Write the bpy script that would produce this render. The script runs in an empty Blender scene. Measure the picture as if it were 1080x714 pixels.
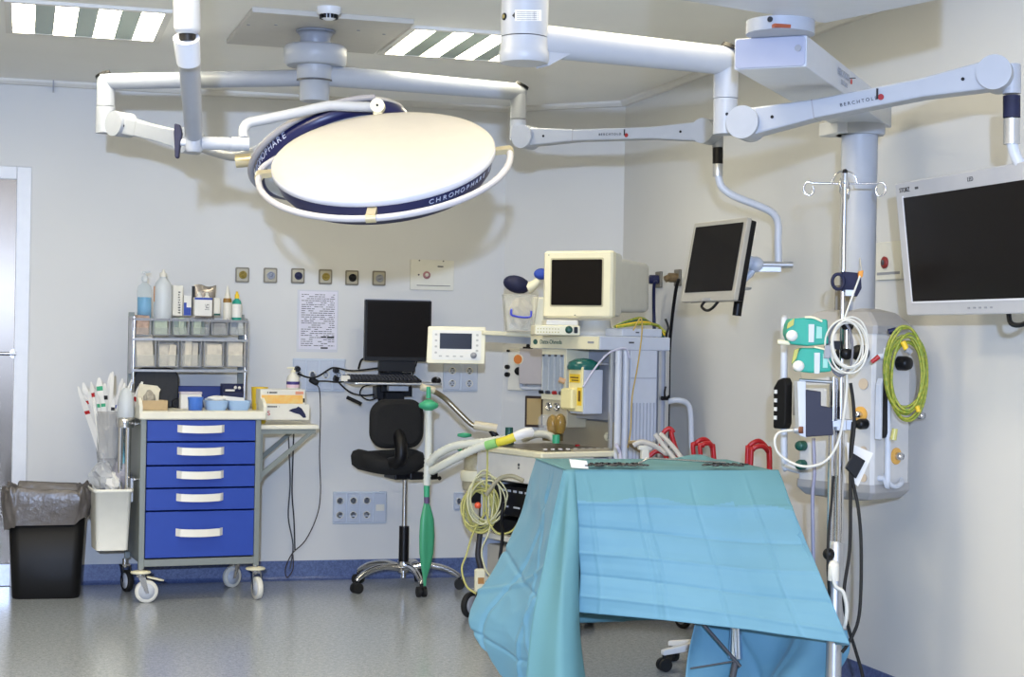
import bpy, bmesh, math, random
from mathutils import Vector, Matrix
from mathutils.geometry import tessellate_polygon
random.seed(4)
SC = bpy.context.scene
COL = SC.collection
PI = math.pi
V = Vector

# ------------------------------------------------------------------ camera
FPX, YAW, PITCH, ROLL = 1799.686, 0.2787528, 0.0006323, 0.0180093
CAM = V((-3.20087, -9.46890, 1.36129))
fw = V((math.sin(YAW)*math.cos(PITCH), math.cos(YAW)*math.cos(PITCH), math.sin(PITCH)))
rt = V((math.cos(YAW), -math.sin(YAW), 0)); up = rt.cross(fw)
RT = rt*math.cos(ROLL) + up*math.sin(ROLL); UP = up*math.cos(ROLL) - rt*math.sin(ROLL)
cd = bpy.data.cameras.new('camera'); cam = bpy.data.objects.new('camera', cd); COL.objects.link(cam)
cam.matrix_world = Matrix(((RT.x, UP.x, -fw.x, CAM.x), (RT.y, UP.y, -fw.y, CAM.y), (RT.z, UP.z, -fw.z, CAM.z), (0, 0, 0, 1)))
cd.sensor_width = 36; cd.lens = 36*FPX/1080; cd.clip_start = 0.05
SC.camera = cam
SC.view_settings.view_transform = 'Standard'; SC.view_settings.look = 'None'
SC.view_settings.gamma = 1; SC.view_settings.use_curve_mapping = False
SC.view_settings.exposure = 0.03

# ------------------------------------------------------------------ light
w = bpy.data.worlds.new('world'); SC.world = w; w.use_nodes = True
w.node_tree.nodes['Background'].inputs[0].default_value = (0.9, 0.92, 1, 1)
w.node_tree.nodes['Background'].inputs[1].default_value = 0.05
FIXTURE = 22.0          # strength of the ceiling fixtures' tubes
def area(name, loc, size, energy, color, target=None, sy=None):
    l = bpy.data.lights.new(name, 'AREA'); l.energy = energy; l.color = color; l.size = size
    if sy: l.shape = 'RECTANGLE'; l.size_y = sy
    o = bpy.data.objects.new(name, l); COL.objects.link(o); o.location = loc
    if target is not None:
        o.rotation_euler = (V(target)-V(loc)).to_track_quat('-Z', 'Y').to_euler()
    return o
# the photographer's flash, set back behind and above the camera for gentler falloff
fl = bpy.data.lights.new('flash', 'SPOT'); fl.energy = 1680; fl.color = (0.52, 0.68, 1.05)
fl.shadow_soft_size = 0.05; fl.spot_size = math.radians(66); fl.spot_blend = 0.8
fo = bpy.data.objects.new('flash', fl); COL.objects.link(fo); fo.location = CAM - fw*1.3 + V((0, 0, 0.42))
fo.rotation_euler = (fw-rt*.07).to_track_quat('-Z', 'Y').to_euler()
# unseen area lights added as warm fill, standing in for nearer ceiling fixtures
for lx, ly, LW in ((-2.96, -4.4, 40), (-1.3, -4.4, 16), (-2.96, -6.8, 40), (-1.3, -6.8, 30), (-4.6, -4.4, 35), (-4.6, -6.8, 35)):
    area('ceiling_fill_light', (lx, ly, 2.68), 0.58, LW, (1.0, 0.86, 0.58))

# ------------------------------------------------------------------ pixel rays -> world points
def ray(px, py): return fw + RT*((px-540)/FPX) + UP*((357-py)/FPX)
def W(px, py, d): return CAM + ray(px, py)*d
def onp(px, py, P0, n):
    r = ray(px, py); t = (V(P0)-CAM).dot(V(n))/r.dot(V(n)); return CAM + r*t
def onz(px, py, z): return onp(px, py, (0, 0, z), (0, 0, 1))
def ony(px, py, y=0): return onp(px, py, (0, y, 0), (0, 1, 0))
def onx(px, py, x=0): return onp(px, py, (x, 0, 0), (1, 0, 0))

# ------------------------------------------------------------------ materials
MATS = {}
def mat(name, col, rough=0.5, metal=0.0, noise=0.0, nscale=20, bump=0.0, emit=None, estr=1.0, trans=0.0, alpha=1.0, coat=0.0, col2=None, spec=None):
    if name in MATS: return MATS[name]
    m = bpy.data.materials.new(name); m.use_nodes = True; nt = m.node_tree; b = nt.nodes['Principled BSDF']
    c = (*col, 1)
    b.inputs['Base Color'].default_value = c; b.inputs['Roughness'].default_value = rough
    b.inputs['Metallic'].default_value = metal
    b.inputs['Transmission Weight'].default_value = trans; b.inputs['Alpha'].default_value = alpha
    b.inputs['Coat Weight'].default_value = coat
    if spec is not None: b.inputs['Specular IOR Level'].default_value = spec
    if emit:
        b.inputs['Emission Color'].default_value = (*emit, 1); b.inputs['Emission Strength'].default_value = estr
    tc = nt.nodes.new('ShaderNodeTexCoord'); nz = nt.nodes.new('ShaderNodeTexNoise')
    nz.inputs['Scale'].default_value = nscale; nz.inputs['Detail'].default_value = 4
    nt.links.new(tc.outputs['Object'], nz.inputs['Vector'])
    amt = noise if noise > 0 else 0.03
    mx = nt.nodes.new('ShaderNodeMix'); mx.data_type = 'RGBA'
    c2 = col2 if col2 else tuple(max(0, x*(1-amt)) for x in col)
    mx.inputs['A'].default_value = c; mx.inputs['B'].default_value = (*c2, 1)
    rp = nt.nodes.new('ShaderNodeValToRGB'); rp.color_ramp.elements[0].position = .35; rp.color_ramp.elements[1].position = .65
    nt.links.new(nz.outputs['Fac'], rp.inputs['Fac']); nt.links.new(rp.outputs['Color'], mx.inputs['Factor'])
    nt.links.new(mx.outputs['Result'], b.inputs['Base Color'])
    if bump:
        bp = nt.nodes.new('ShaderNodeBump'); bp.inputs['Strength'].default_value = bump; bp.inputs['Distance'].default_value = .01
        nt.links.new(nz.outputs['Fac'], bp.inputs['Height']); nt.links.new(bp.outputs['Normal'], b.inputs['Normal'])
    MATS[name] = m; return m
def s2l(*c): return tuple(((x/255)/12.92 if x <= 10 else (((x/255)+.055)/1.055)**2.4) for x in c)
WHITE = mat('white enamel', s2l(226, 228, 232), .35)
OFFW = mat('off white plastic', s2l(225, 222, 210), .4)
CREAM = mat('cream plastic', s2l(232, 226, 196), .4)
LGREY = mat('light grey enamel', s2l(200, 205, 214), .35)
MGREY = mat('mid grey plastic', s2l(150, 152, 158), .45)
DGREY = mat('dark grey plastic', s2l(70, 72, 78), .5)
BLACK = mat('black plastic', s2l(14, 14, 17), .42, spec=.3)
RUB = mat('black rubber', s2l(20, 20, 20), .7)
SCREEN = mat('dark screen glass', s2l(24, 21, 20), .3, spec=.12)
CHROME = mat('chrome', s2l(215, 215, 218), .16, 1.0)
STEEL = mat('brushed steel', s2l(190, 190, 192), .32, 1.0, noise=.1, nscale=60)
ALU = mat('aluminium', s2l(195, 197, 200), .4, .8)
BLUE = mat('blue drawer laminate', s2l(38, 70, 165), .4)
NAVY = mat('navy plastic', s2l(22, 27, 68), .45)
DNAVY = mat('dark navy cloth', s2l(20, 25, 62), .7, noise=.3)
TEAL = mat('teal plastic', s2l(40, 160, 140), .4)
GREEN = mat('green plastic', s2l(60, 165, 120), .4)
DGREEN = mat('dark green plastic', s2l(20, 80, 70), .4)
RED = mat('red rubber hose', s2l(175, 22, 28), .35)
ORANGE = mat('orange plastic', s2l(226, 150, 50), .45)
YEL = mat('yellow plastic', s2l(238, 200, 50), .45)
PAPER = mat('white paper', s2l(232, 230, 224), .8)
PACK = mat('sterile paper packet', s2l(214, 206, 190), .7, noise=.14, nscale=35)
PACKG = mat('green tinted packet', s2l(178, 190, 172), .6, noise=.2, nscale=35)
PACKR = mat('brown film packet', s2l(190, 160, 140), .5, noise=.35, nscale=45)
FILM = mat('clear film packaging', s2l(215, 218, 222), .25, alpha=.55, noise=.2)
CLEAR = mat('clear plastic', s2l(225, 230, 235), .15, alpha=.22, spec=.6)
FROST = mat('frosted plastic', s2l(222, 228, 232), .35, alpha=.72)
INK = mat('black ink', s2l(30, 30, 34), .6)
REDINK = mat('red ink', s2l(200, 40, 30), .6)
BEIGE = mat('beige cardboard', s2l(190, 165, 125), .7, noise=.1)
HOSE = mat('white corrugated hose', s2l(226, 228, 218), .35, alpha=.85)
TUBEY = mat('yellowish clear tubing', s2l(205, 200, 120), .3, alpha=.8)
CABG = mat('green and yellow cable', s2l(112, 138, 40), .45, noise=.3, nscale=70, col2=s2l(176, 172, 60))
CABW = mat('white cable', s2l(215, 214, 205), .45)

# ------------------------------------------------------------------ mesh helpers
class MB:
    def __init__(s): s.v = []; s.f = []; s.m = []; s.mats = []; s.cm = 0; s.sm = []; s.smooth = True
    def use(s, m):
        if m not in s.mats: s.mats.append(m)
        s.cm = s.mats.index(m); return s
    def add(s, vs, fs, smooth=False):
        o = len(s.v); s.v += [V(x) for x in vs]
        for f in fs: s.f.append([o+i for i in f]); s.m.append(s.cm); s.sm.append(smooth)
        return s
    def box(s, c, size, rz=0, M=None, ch=0.0):
        hx, hy, hz = size[0]/2, size[1]/2, size[2]/2
        if M is None: M = Matrix.Rotation(rz, 3, 'Z')
        c = V(c)
        b = min(ch, hx*.9, hy*.9, hz*.9)
        if b <= 0:
            vs = [c + M @ V((x, y, z)) for z in (-hz, hz) for x, y in ((-hx, -hy), (hx, -hy), (hx, hy), (-hx, hy))]
            return s.add(vs, [(0, 3, 2, 1), (4, 5, 6, 7), (0, 1, 5, 4), (1, 2, 6, 5), (2, 3, 7, 6), (3, 0, 4, 7)])
        def ring(x, y, z):
            return [(x-b, -y, z), (x, -y+b, z), (x, y-b, z), (x-b, y, z), (-x+b, y, z), (-x, y-b, z), (-x, -y+b, z), (-x+b, -y, z)]
        rs = [ring(hx-b, hy-b, -hz), ring(hx, hy, -hz+b), ring(hx, hy, hz-b), ring(hx-b, hy-b, hz)]
        # keep inner rings rectangular-ish
        vs = [c + M @ V(p) for r in rs for p in r]; fs = [tuple(range(7, -1, -1)), tuple(range(24, 32))]
        for k in range(3):
            for i in range(8):
                j = (i+1) % 8; fs.append((k*8+i, k*8+j, k*8+8+j, k*8+8+i))
        return s.add(vs, fs)
    def b2(s, x0, x1, y0, y1, z0, z1, ch=0.0):
        return s.box(((x0+x1)/2, (y0+y1)/2, (z0+z1)/2), (abs(x1-x0), abs(y1-y0), abs(z1-z0)), ch=ch)
    def frame(s, a, b):
        d = (V(b)-V(a)); L = d.length; d.normalize()
        t = V((0, 0, 1)) if abs(d.z) < .95 else V((1, 0, 0))
        x = t.cross(d).normalized(); y = d.cross(x); return d, x, y, L
    def cyl(s, a, b, r0, r1=None, n=20, cap=True):
        a, b = V(a), V(b); r1 = r0 if r1 is None else r1; d, x, y, L = s.frame(a, b)
        vs = [a + (x*math.cos(2*PI*i/n)+y*math.sin(2*PI*i/n))*r0 for i in range(n)] + [b + (x*math.cos(2*PI*i/n)+y*math.sin(2*PI*i/n))*r1 for i in range(n)]
        s.add(vs, [(i, (i+1) % n, n+(i+1) % n, n+i) for i in range(n)], True)
        if cap: 
            s.add(vs, [tuple(range(n-1, -1, -1)), tuple(range(n, 2*n))])
        return s
    def lathe(s, prof, o=(0, 0, 0), ax=(0, 0, 1), n=28, sx=1, cap=True):
        o, ax = V(o), V(ax).normalized(); d, x, y, L = s.frame(o, o+ax)
        vs = []
        for r, h in prof:
            r = max(r, 1e-4)
            for i in range(n):
                a = 2*PI*i/n; vs.append(o + d*h + x*math.cos(a)*r*sx + y*math.sin(a)*r)
        fs = []
        for k in range(len(prof)-1):
            for i in range(n):
                j = (i+1) % n; fs.append((k*n+i, k*n+j, k*n+n+j, k*n+n+i))
        s.add(vs, fs, True)
        if cap:
            K = (len(prof)-1)*n
            s.add(vs[:n], [tuple(range(n-1, -1, -1))]); s.add(vs[K:], [tuple(range(n))])
        return s
    def tube(s, pts, r, n=10, sm=4, cap=True, closed=False, corr=0, taper=None):
        P = [V(p) for p in pts]
        if sm > 1 and len(P) > 2: P = spline(P, sm, closed)
        if corr:
            L = sum((P[i+1]-P[i]).length for i in range(len(P)-1)); P = resample(P, max(4, int(L/corr)))
        m = len(P); rad = []
        for k in range(m):
            rr = r if taper is None else r + (taper-r)*k/(m-1)
            if corr: rr *= (1.12 if k % 2 else .9)
            rad.append(rr)
        vs = []; x = None
        for k in range(m):
            if closed: d = P[(k+1) % m]-P[k-1]
            else: d = P[min(k+1, m-1)]-P[max(k-1, 0)]
            if d.length < 1e-9: d = V((0, 0, 1))
            d.normalize()
            if x is None:
                t = V((0, 0, 1)) if abs(d.z) < .9 else V((1, 0, 0)); x = t.cross(d).normalized()
            else:
                x = x - d*x.dot(d)
                x = x.normalized() if x.length > 1e-6 else V((1, 0, 0)).cross(d).normalized()
            y = d.cross(x)
            for i in range(n):
                a = 2*PI*i/n; vs.append(P[k] + (x*math.cos(a)+y*math.sin(a))*rad[k])
        fs = []
        for k in range(m if closed else m-1):
            k2 = (k+1) % m
            for i in range(n):
                j = (i+1) % n; fs.append((k*n+i, k*n+j, k2*n+j, k2*n+i))
        s.add(vs, fs, True)
        if cap and not closed:
            s.add(vs[:n], [tuple(range(n-1, -1, -1))]); s.add(vs[-n:], [tuple(range(n))])
        return s
    def sph(s, c, r, n=16, sz=None, M=None):
        c = V(c); sz = sz or (1, 1, 1); vs = []; fs = []; m = n//2
        for k in range(m+1):
            t = PI*k/m
            for i in range(n):
                a = 2*PI*i/n; p = V((math.sin(t)*math.cos(a)*sz[0], math.sin(t)*math.sin(a)*sz[1], math.cos(t)*sz[2]))*r
                if M is not None: p = M @ p
                vs.append(c+p)
        for k in range(m):
            for i in range(n):
                j = (i+1) % n; fs.append((k*n+i, k*n+n+i, k*n+n+j, k*n+j))
        return s.add(vs, fs, True)
    def prism(s, poly, z0, z1, M=None, o=(0, 0, 0), poly2=None):
        """poly in local xy, extruded z0..z1, mapped by M (3x3) and o"""
        M = M or Matrix.Identity(3); o = V(o); q = poly2 or poly; n = len(poly)
        vs = [o+M @ V((x, y, z0)) for x, y in poly] + [o+M @ V((x, y, z1)) for x, y in q]
        fs = [(i, (i+1) % n, n+(i+1) % n, n+i) for i in range(n)] + [tuple(range(n-1, -1, -1)), tuple(range(n, 2*n))]
        return s.add(vs, fs)
    def rrect(s, w_, h, r, z0, z1, M=None, o=(0, 0, 0), k=4, scale2=1.0):
        p = rr(w_, h, r, k); return s.prism(p, z0, z1, M, o, [(x*scale2, y*scale2) for x, y in p])
    def build(s, name, m=None, parent=None, bev=0.0, sub=0, solid=0.0):
        me = bpy.data.meshes.new(name); me.from_pydata([tuple(x) for x in s.v], [], s.f)
        if s.mats:
            for k in s.mats: me.materials.append(k)
            me.polygons.foreach_set('material_index', s.m)
        elif m: me.materials.append(m)
        me.polygons.foreach_set('use_smooth', s.sm)
        me.update()
        bm = bmesh.new(); bm.from_mesh(me); bmesh.ops.recalc_face_normals(bm, faces=bm.faces); bm.to_mesh(me); bm.free()
        o = bpy.data.objects.new(name, me); COL.objects.link(o)
        if parent: o.parent = parent
        if solid: k = o.modifiers.new('s', 'SOLIDIFY'); k.thickness = solid; k.offset = 0
        if bev: k = o.modifiers.new('b', 'BEVEL'); k.width = bev; k.segments = 2; k.limit_method = 'ANGLE'
        if sub: k = o.modifiers.new('u', 'SUBSURF'); k.levels = sub; k.render_levels = sub
        return o
def rr(w_, h, r, k=4):
    p = []
    for cx, cy, a0 in ((w_/2-r, h/2-r, 0), (-w_/2+r, h/2-r, 90), (-w_/2+r, -h/2+r, 180), (w_/2-r, -h/2+r, 270)):
        for i in range(k+1):
            a = math.radians(a0+90*i/k); p.append((cx+r*math.cos(a), cy+r*math.sin(a)))
    return p
def spline(P, k, closed=False):
    out = []; n = len(P)
    rng = range(n if closed else n-1)
    for i in rng:
        p0 = P[i-1] if (closed or i > 0) else P[0]*2-P[1]
        p1 = P[i]; p2 = P[(i+1) % n]
        p3 = P[(i+2) % n] if (closed or i+2 < n) else P[-1]*2-P[-2]
        for j in range(k):
            t = j/k
            out.append(0.5*((2*p1)+(p2-p0)*t+(2*p0-5*p1+4*p2-p3)*t*t+(3*p1-p0-3*p2+p3)*t**3))
    if not closed: out.append(P[-1])
    return out
def resample(P, n):
    L = [0]
    for i in range(len(P)-1): L.append(L[-1]+(P[i+1]-P[i]).length)
    out = []; j = 0
    for k in range(n+1):
        t = L[-1]*k/n
        while j < len(L)-2 and L[j+1] < t: j += 1
        s = (t-L[j])/max(L[j+1]-L[j], 1e-9); out.append(P[j].lerp(P[j+1], min(s, 1)))
    return out
def tag(o, label=None, cat=None, group=None, kind=None):
    if label: o['label'] = label
    if cat: o['category'] = cat
    if group: o['group'] = group
    if kind: o['kind'] = kind
    return o
def thing(name, label, cat, loc=(0, 0, 0), rz=0, group=None):
    o = bpy.data.objects.new(name, None); COL.objects.link(o); o.location = loc; o.rotation_euler = (0, 0, rz)
    o.empty_display_size = .05
    tag(o, label, cat, group); o['_m'] = 0; del o['_m']
    FR[o.name] = (V(loc), Matrix.Rotation(rz, 3, 'Z')); return o
FR = {}
def L(root, p):                 # world point -> the thing's own frame
    o, M = FR[root.name]; return M.transposed() @ (V(p)-o)
def G(root, p):
    o, M = FR[root.name]; return o + M @ V(p)
def LY(root, px, py, y=0):      # pixel ray met with the plane local y = y
    o, M = FR[root.name]; n = M @ V((0, 1, 0)); return L(root, onp(px, py, o+n*y, n))
def LX(root, px, py, x=0):
    o, M = FR[root.name]; n = M @ V((1, 0, 0)); return L(root, onp(px, py, o+n*x, n))
def copy_tree(o, loc=None, parent=None):
    c = o.copy(); COL.objects.link(c)
    if parent: c.parent = parent
    if loc is not None: c.location = loc
    for ch in list(o.children): copy_tree(ch, None, c)
    return c
def text(s, size, M, o, m, name='lettering', parent=None, align='CENTER', depth=.0006, flip=False):
    cu = bpy.data.curves.new(name, 'FONT'); cu.body = s; cu.size = size; cu.align_x = align; cu.align_y = 'CENTER'; cu.extrude = depth
    t = bpy.data.objects.new(name, cu); COL.objects.link(t)
    me = bpy.data.meshes.new_from_object(t.evaluated_get(bpy.context.evaluated_depsgraph_get()))
    bpy.data.objects.remove(t)
    me.transform(M.to_4x4()); me.transform(Matrix.Translation(V(o)))
    me.materials.clear(); me.materials.append(m)
    ob = bpy.data.objects.new(name, me); COL.objects.link(ob)
    if parent: ob.parent = parent
    return ob
def basis(x, y):                # columns x,y,z from two directions
    x = V(x).normalized(); z = x.cross(V(y)).normalized(); y = z.cross(x)
    return Matrix((x, y, z)).transposed()
XZ = basis((1, 0, 0), (0, 0, 1))       # draws on a plane facing -y
# ================================================================== THE ROOM
HC = 2.70; XL, YF = -6.2, -11.2; C1 = -0.545; C2 = -0.50      # chamfered corner from (C1,0) to (0,C2)
def wallmat(name, col):
    return mat(name, col, .55, noise=.035, nscale=1.3, bump=.02)
WALL = wallmat('painted wall', s2l(216, 216, 214))
CEIL = mat('painted ceiling', s2l(246, 245, 240), .7, noise=.03, nscale=2)
def floor_mat(name, a, b, rough):
    m = bpy.data.materials.new(name); m.use_nodes = True; nt = m.node_tree; B = nt.nodes['Principled BSDF']
    tc = nt.nodes.new('ShaderNodeTexCoord'); n1 = nt.nodes.new('ShaderNodeTexNoise'); n1.inputs['Scale'].default_value = 130; n1.inputs['Detail'].default_value = 3
    n2 = nt.nodes.new('ShaderNodeTexNoise'); n2.inputs['Scale'].default_value = 48
    nt.links.new(tc.outputs['Object'], n1.inputs['Vector']); nt.links.new(tc.outputs['Object'], n2.inputs['Vector'])
    mx = nt.nodes.new('ShaderNodeMix'); mx.data_type = 'RGBA'; mx.inputs['A'].default_value = (*a, 1); mx.inputs['B'].default_value = (*b, 1)
    r = nt.nodes.new('ShaderNodeValToRGB'); r.color_ramp.elements[0].position = .38; r.color_ramp.elements[1].position = .62
    ad = nt.nodes.new('ShaderNodeMath'); ad.operation = 'MULTIPLY_ADD'; ad.inputs[1].default_value = .4; 
    nt.links.new(n2.outputs['Fac'], ad.inputs[0])
    sc = nt.nodes.new('ShaderNodeMath'); sc.operation = 'MULTIPLY'; sc.inputs[1].default_value = .6
    nt.links.new(n1.outputs['Fac'], sc.inputs[0]); nt.links.new(sc.outputs[0], ad.inputs[2])
    nt.links.new(ad.outputs[0], r.inputs['Fac']); nt.links.new(r.outputs['Color'], mx.inputs['Factor']); nt.links.new(mx.outputs['Result'], B.inputs['Base Color'])
    B.inputs['Roughness'].default_value = rough; B.inputs['Specular IOR Level'].default_value = .6
    return m
FLOOR = floor_mat('speckled vinyl floor', s2l(178, 184, 190), s2l(144, 150, 158), .2)
BASE = floor_mat('speckled blue cove vinyl', s2l(92, 110, 156), s2l(66, 82, 126), .4)
T = .12
plan = [(XL, YF), (0, YF), (0, C2), (C1, 0), (XL, 0)]
o = MB().prism(plan, -T, 0).build('floor', FLOOR); tag(o, kind='structure')
o = MB().prism([(XL-T, YF-T), (T, YF-T), (T, T), (XL-T, T)], HC, HC+T).build('ceiling', CEIL); tag(o, kind='structure')
# back wall with the door opening
DX1 = -3.245                                    # right edge of the door opening
o = MB().b2(DX1, C1, 0, T, 0, HC).b2(XL-T, DX1-1.1, 0, T, 0, HC).b2(DX1-1.1, DX1, 0, T, 2.17, HC).build('wall_back', WALL); tag(o, kind='structure')
o = MB().prism([(C1, 0), (0, C2), (T, C2), (T, T), (C1, T)], 0, HC).build('wall_corner', WALL); tag(o, kind='structure')
o = MB().b2(0, T, YF-T, C2, 0, HC).build('wall_right', WALL); tag(o, kind='structure')
o = MB().b2(XL-T, XL, YF-T, 0, 0, HC).build('wall_left', WALL); tag(o, kind='structure')
o = MB().b2(XL, 0, YF-T, YF, 0, HC).build('wall_front', WALL); tag(o, kind='structure')
def cove(a, b, name, h=.108):
    a, b = V(a), V(b); d = (b-a).normalized(); n = V((d.y, -d.x, 0))     # into the room
    prof = [(0, 0), (.028, 0), (.012, .008), (.005, .02), (.004, h), (0, h)]
    vs = [p + n*x + V((0, 0, z)) for p in (a, b) for x, z in prof]; k = len(prof)
    fs = [(i, (i+1) % k, k+(i+1) % k, k+i) for i in range(k)]
    return tag(MB().add(vs, fs).build(name, BASE), kind='structure')
cove((DX1+.07, 0, 0), (C1, 0, 0), 'baseboard_back'); cove((C1, 0, 0), (0, C2, 0), 'baseboard_corner'); cove((0, C2, 0), (0, YF, 0), 'baseboard_right')
# white cove trim under the ceiling, running round the chamfer
TR = mat('ceiling trim', s2l(224, 222, 216), .5)
def crown(a, b, name):
    a, b = V(a), V(b); d = (b-a).normalized(); n = V((d.y, -d.x, 0))
    vs = []; prof = [(0, -.03), (.02, -.028), (.035, -.012), (.036, 0), (0, 0)]
    vs = [p + n*x + V((0, 0, HC+z)) for p in (a, b) for x, z in prof]
    return tag(MB().add(vs, [(i, (i+1) % 5, 5+(i+1) % 5, 5+i) for i in range(5)]).build(name, TR), kind='structure')
crown((XL, 0, 0), (C1, 0, 0), 'trim_1'); crown((C1, 0, 0), (0, C2, 0), 'trim_2'); crown((0, C2, 0), (0, YF, 0), 'trim_3')
tag(MB().b2(-3.075, -3.068, -.045, 0, HC-.06, HC).build('trim_4', MGREY), kind='structure')

# door: brushed stainless leaf in a white frame
DOORM = mat('brushed stainless door', s2l(88, 80, 70), .26, .9, noise=.12, nscale=3)
d1 = tag(bpy.data.objects.new('door_1', None), kind='structure'); COL.objects.link(d1); d1.location = (DX1-.5, 0, 0); FR['door_1'] = (V(d1.location), Matrix.Identity(3))
MB().b2(-.6, .495, -.0, .06, .12, 2.165).build('door_leaf', DOORM, d1)
MB().b2(-.6, .495, -.004, .06, .004, .118).build('kick_plate', STEEL, d1)
MB().b2(.495, .572, -.018, .04, 0, 2.235, ch=.004).b2(-.68, -.6, -.018, .04, 0, 2.235, ch=.004).b2(-.6, .495, -.018, .04, 2.165, 2.235, ch=.004).build('door_frame', WHITE, d1)
hp = L(d1, ony(13, 373, -.05))
MB().cyl((hp.x+.01, -.0, hp.z), (hp.x+.01, -.055, hp.z), .009).cyl((hp.x+.02, -.055, hp.z), (hp.x-.11, -.055, hp.z), .008).cyl((hp.x+.01, -.0, hp.z), (hp.x+.01, -.008, hp.z), .025).build('door_handle', STEEL, d1)

# ---- ceiling light fixtures (four lit strips between grey louvres)
TUBE = mat('lit diffuser', (1, 1, 1), .5, emit=(1.0, .90, .66), estr=FIXTURE)
LOUV = mat('grey green louvre', s2l(176, 190, 180), .4, .3)
def ceiling_light(x0, x1, y0, y1, label):
    t = thing('ceiling_light', label, 'ceiling light', ((x0+x1)/2, (y0+y1)/2, HC), 0, 'recessed ceiling light fixtures')
    a, b = (x1-x0)/2, (y1-y0)/2
    f = MB(); e = .03
    f.b2(-a, a, -b, -b+e, -.014, 0).b2(-a, a, b-e, b, -.014, 0).b2(-a, -a+e, -b+e, b-e, -.014, 0).b2(a-e, a, -b+e, b-e, -.014, 0)
    f.build('fixture_frame', TR, t)
    for sx in (-1, 1):
        for sy in (-1, 1): pass
    m = MB(); xs = -a+e; wid = 2*(a-e); u = wid/7.0*1.0
    segs = []; x = xs
    for k in range(7):
        wd = u*(1.05 if k % 2 == 0 else .93); segs.append((x, x+wd, k % 2 == 0)); x += wd
    lou = MB(); i = 0
    for xa, xb, lit in segs:
        if lit: MB().b2(xa, xb, -b+e, b-e, -.008, -.002).build('lit_strip', TUBE, t)
        else: MB().b2(xa, xb, -b+e, b-e, -.012, -.002).build('louvre', LOUV, t)
    return t
ceiling_light(-3.30, -2.63, -2.29, -1.53, 'recessed ceiling light with four lit strips at the upper left corner of the photo')
ceiling_light(-1.63, -.97, -2.32, -1.59, 'recessed ceiling light with lit strips behind the square ceiling plate')
# smoke detector
sp = onz(347, 8, HC)
t = thing('smoke_detector', 'small round white smoke detector with black vents on the ceiling', 'smoke detector', sp)
MB().lathe([(.05, 0), (.05, -.02), (.042, -.03)]).build('base', WHITE, t)
v = MB()
for i in range(14):
    a = 2*PI*i/14; v.box((math.cos(a)*.034, math.sin(a)*.034, -.038), (.008, .009, .016), rz=a)
v.build('vent', BLACK, t)
MB().lathe([(.028, -.03), (.03, -.044), (.015, -.052), (0, -.053)]).build('sensor_cap', WHITE, t)
# ================================================================== LEFT: BIN, CART AND WHAT STANDS ON IT
# waste bin: black tapered body, grey bag folded over the rim
bx = (onz(14, 631, 0)+onz(84, 631, 0))/2
t = thing('waste_bin', 'black plastic waste bin with a grey liner bag folded over its rim', 'waste bin', (bx.x, -.36, 0), math.radians(-3))
def rrp(w_, h, r, z, k=5): return [V((x, y, z)) for x, y in rr(w_, h, r, k)]
def loft(mb, rings, cap0=True, cap1=True, smooth=True):
    n = len(rings[0]); vs = [p for r in rings for p in r]; fs = []
    for k in range(len(rings)-1):
        for i in range(n):
            j = (i+1) % n; fs.append((k*n+i, k*n+j, k*n+n+j, k*n+n+i))
    mb.add(vs, fs, smooth)
    if cap0: mb.add(rings[0], [tuple(range(n-1, -1, -1))])
    if cap1: mb.add(rings[-1], [tuple(range(n))])
    return mb
BINM = mat('glossy black bin plastic', s2l(12, 12, 14), .5, spec=.3)
loft(MB(), [rrp(.325, .24, .05, .0), rrp(.335, .25, .05, .01), rrp(.385, .30, .055, .50), rrp(.375, .29, .05, .50), rrp(.33, .24, .05, .03)], cap1=True).build('body', BINM, t)
BAG = mat('grey translucent bin bag', s2l(104, 98, 94), .3, noise=.3, nscale=14, bump=.8)
rings = []; N = 72; base = rr(.40, .315, .07, 17)
for k, (sc, z) in enumerate([(.86, .44), (.93, .50), (.985, .555), (1.04, .572), (1.09, .56), (1.12, .53), (1.13, .49), (1.10, .45), (1.07, .41), (1.045, .375)]):
    r_ = []
    for i, (x, y) in enumerate(base):
        a = i/len(base)*2*PI
        wv = .016*math.sin(a*7+k*.9)+.014*math.sin(a*13+1.3-k*1.0)+.010*math.sin(a*23+k*1.3)
        dip = 0
        if k >= 6: dip = (k-5)*.010*(math.cos(a)+.25)+.006*math.sin(a*5+.7)
        q = sc*(1+wv*(1.0 if k > 1 else .5)); r_.append(V((x*q, y*q, z+dip+wv*.6*(1 if 0 < k < 7 else .4))))
    rings.append(r_)
loft(MB(), rings, False, False).build('liner_bag', BAG, t, sub=1)

# ---- the drawer cart
CA = math.radians(5.5)
cart = thing('drawer_cart', 'blue five drawer equipment cart on castors with a bin rack above its worktop', 'cart', (-2.625, -.70, 0), CA)
CW, CD = .615, .47
GREYM = mat('grey frame enamel', s2l(140, 146, 142), .4, .3)
MB().b2(0, .028, 0, .028, .17, .93).b2(CW-.028, CW, 0, .028, .17, .93).b2(0, .028, CD-.028, CD, .17, 1.47).b2(CW-.028, CW, CD-.028, CD, .17, 1.47)\
    .b2(.028, CW-.028, 0, CD, .182, .218).b2(.003, .016, .028, CD-.028, .218, .925).b2(CW-.016, CW-.003, .028, CD-.028, .218, .925).b2(.02, CW-.02, CD-.02, CD-.008, .218, .925).build('frame', GREYM, cart, bev=.002)
WT = mat('cream worktop', s2l(236, 232, 214), .4)
wt = MB().b2(-.012, CW+.022, -.02, CD, .925, .968, ch=.006)
for x in (-.012, CW+.006):
    wt.prism([(-.02, 0), (-.02, .03), (.0, .055), (.04, .075), (.09, .075), (.09, 0)], 0, .016, basis((0, 1, 0), (0, 0, 1)), (x, 0, .960))
wt.build('worktop', WT, cart)
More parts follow.
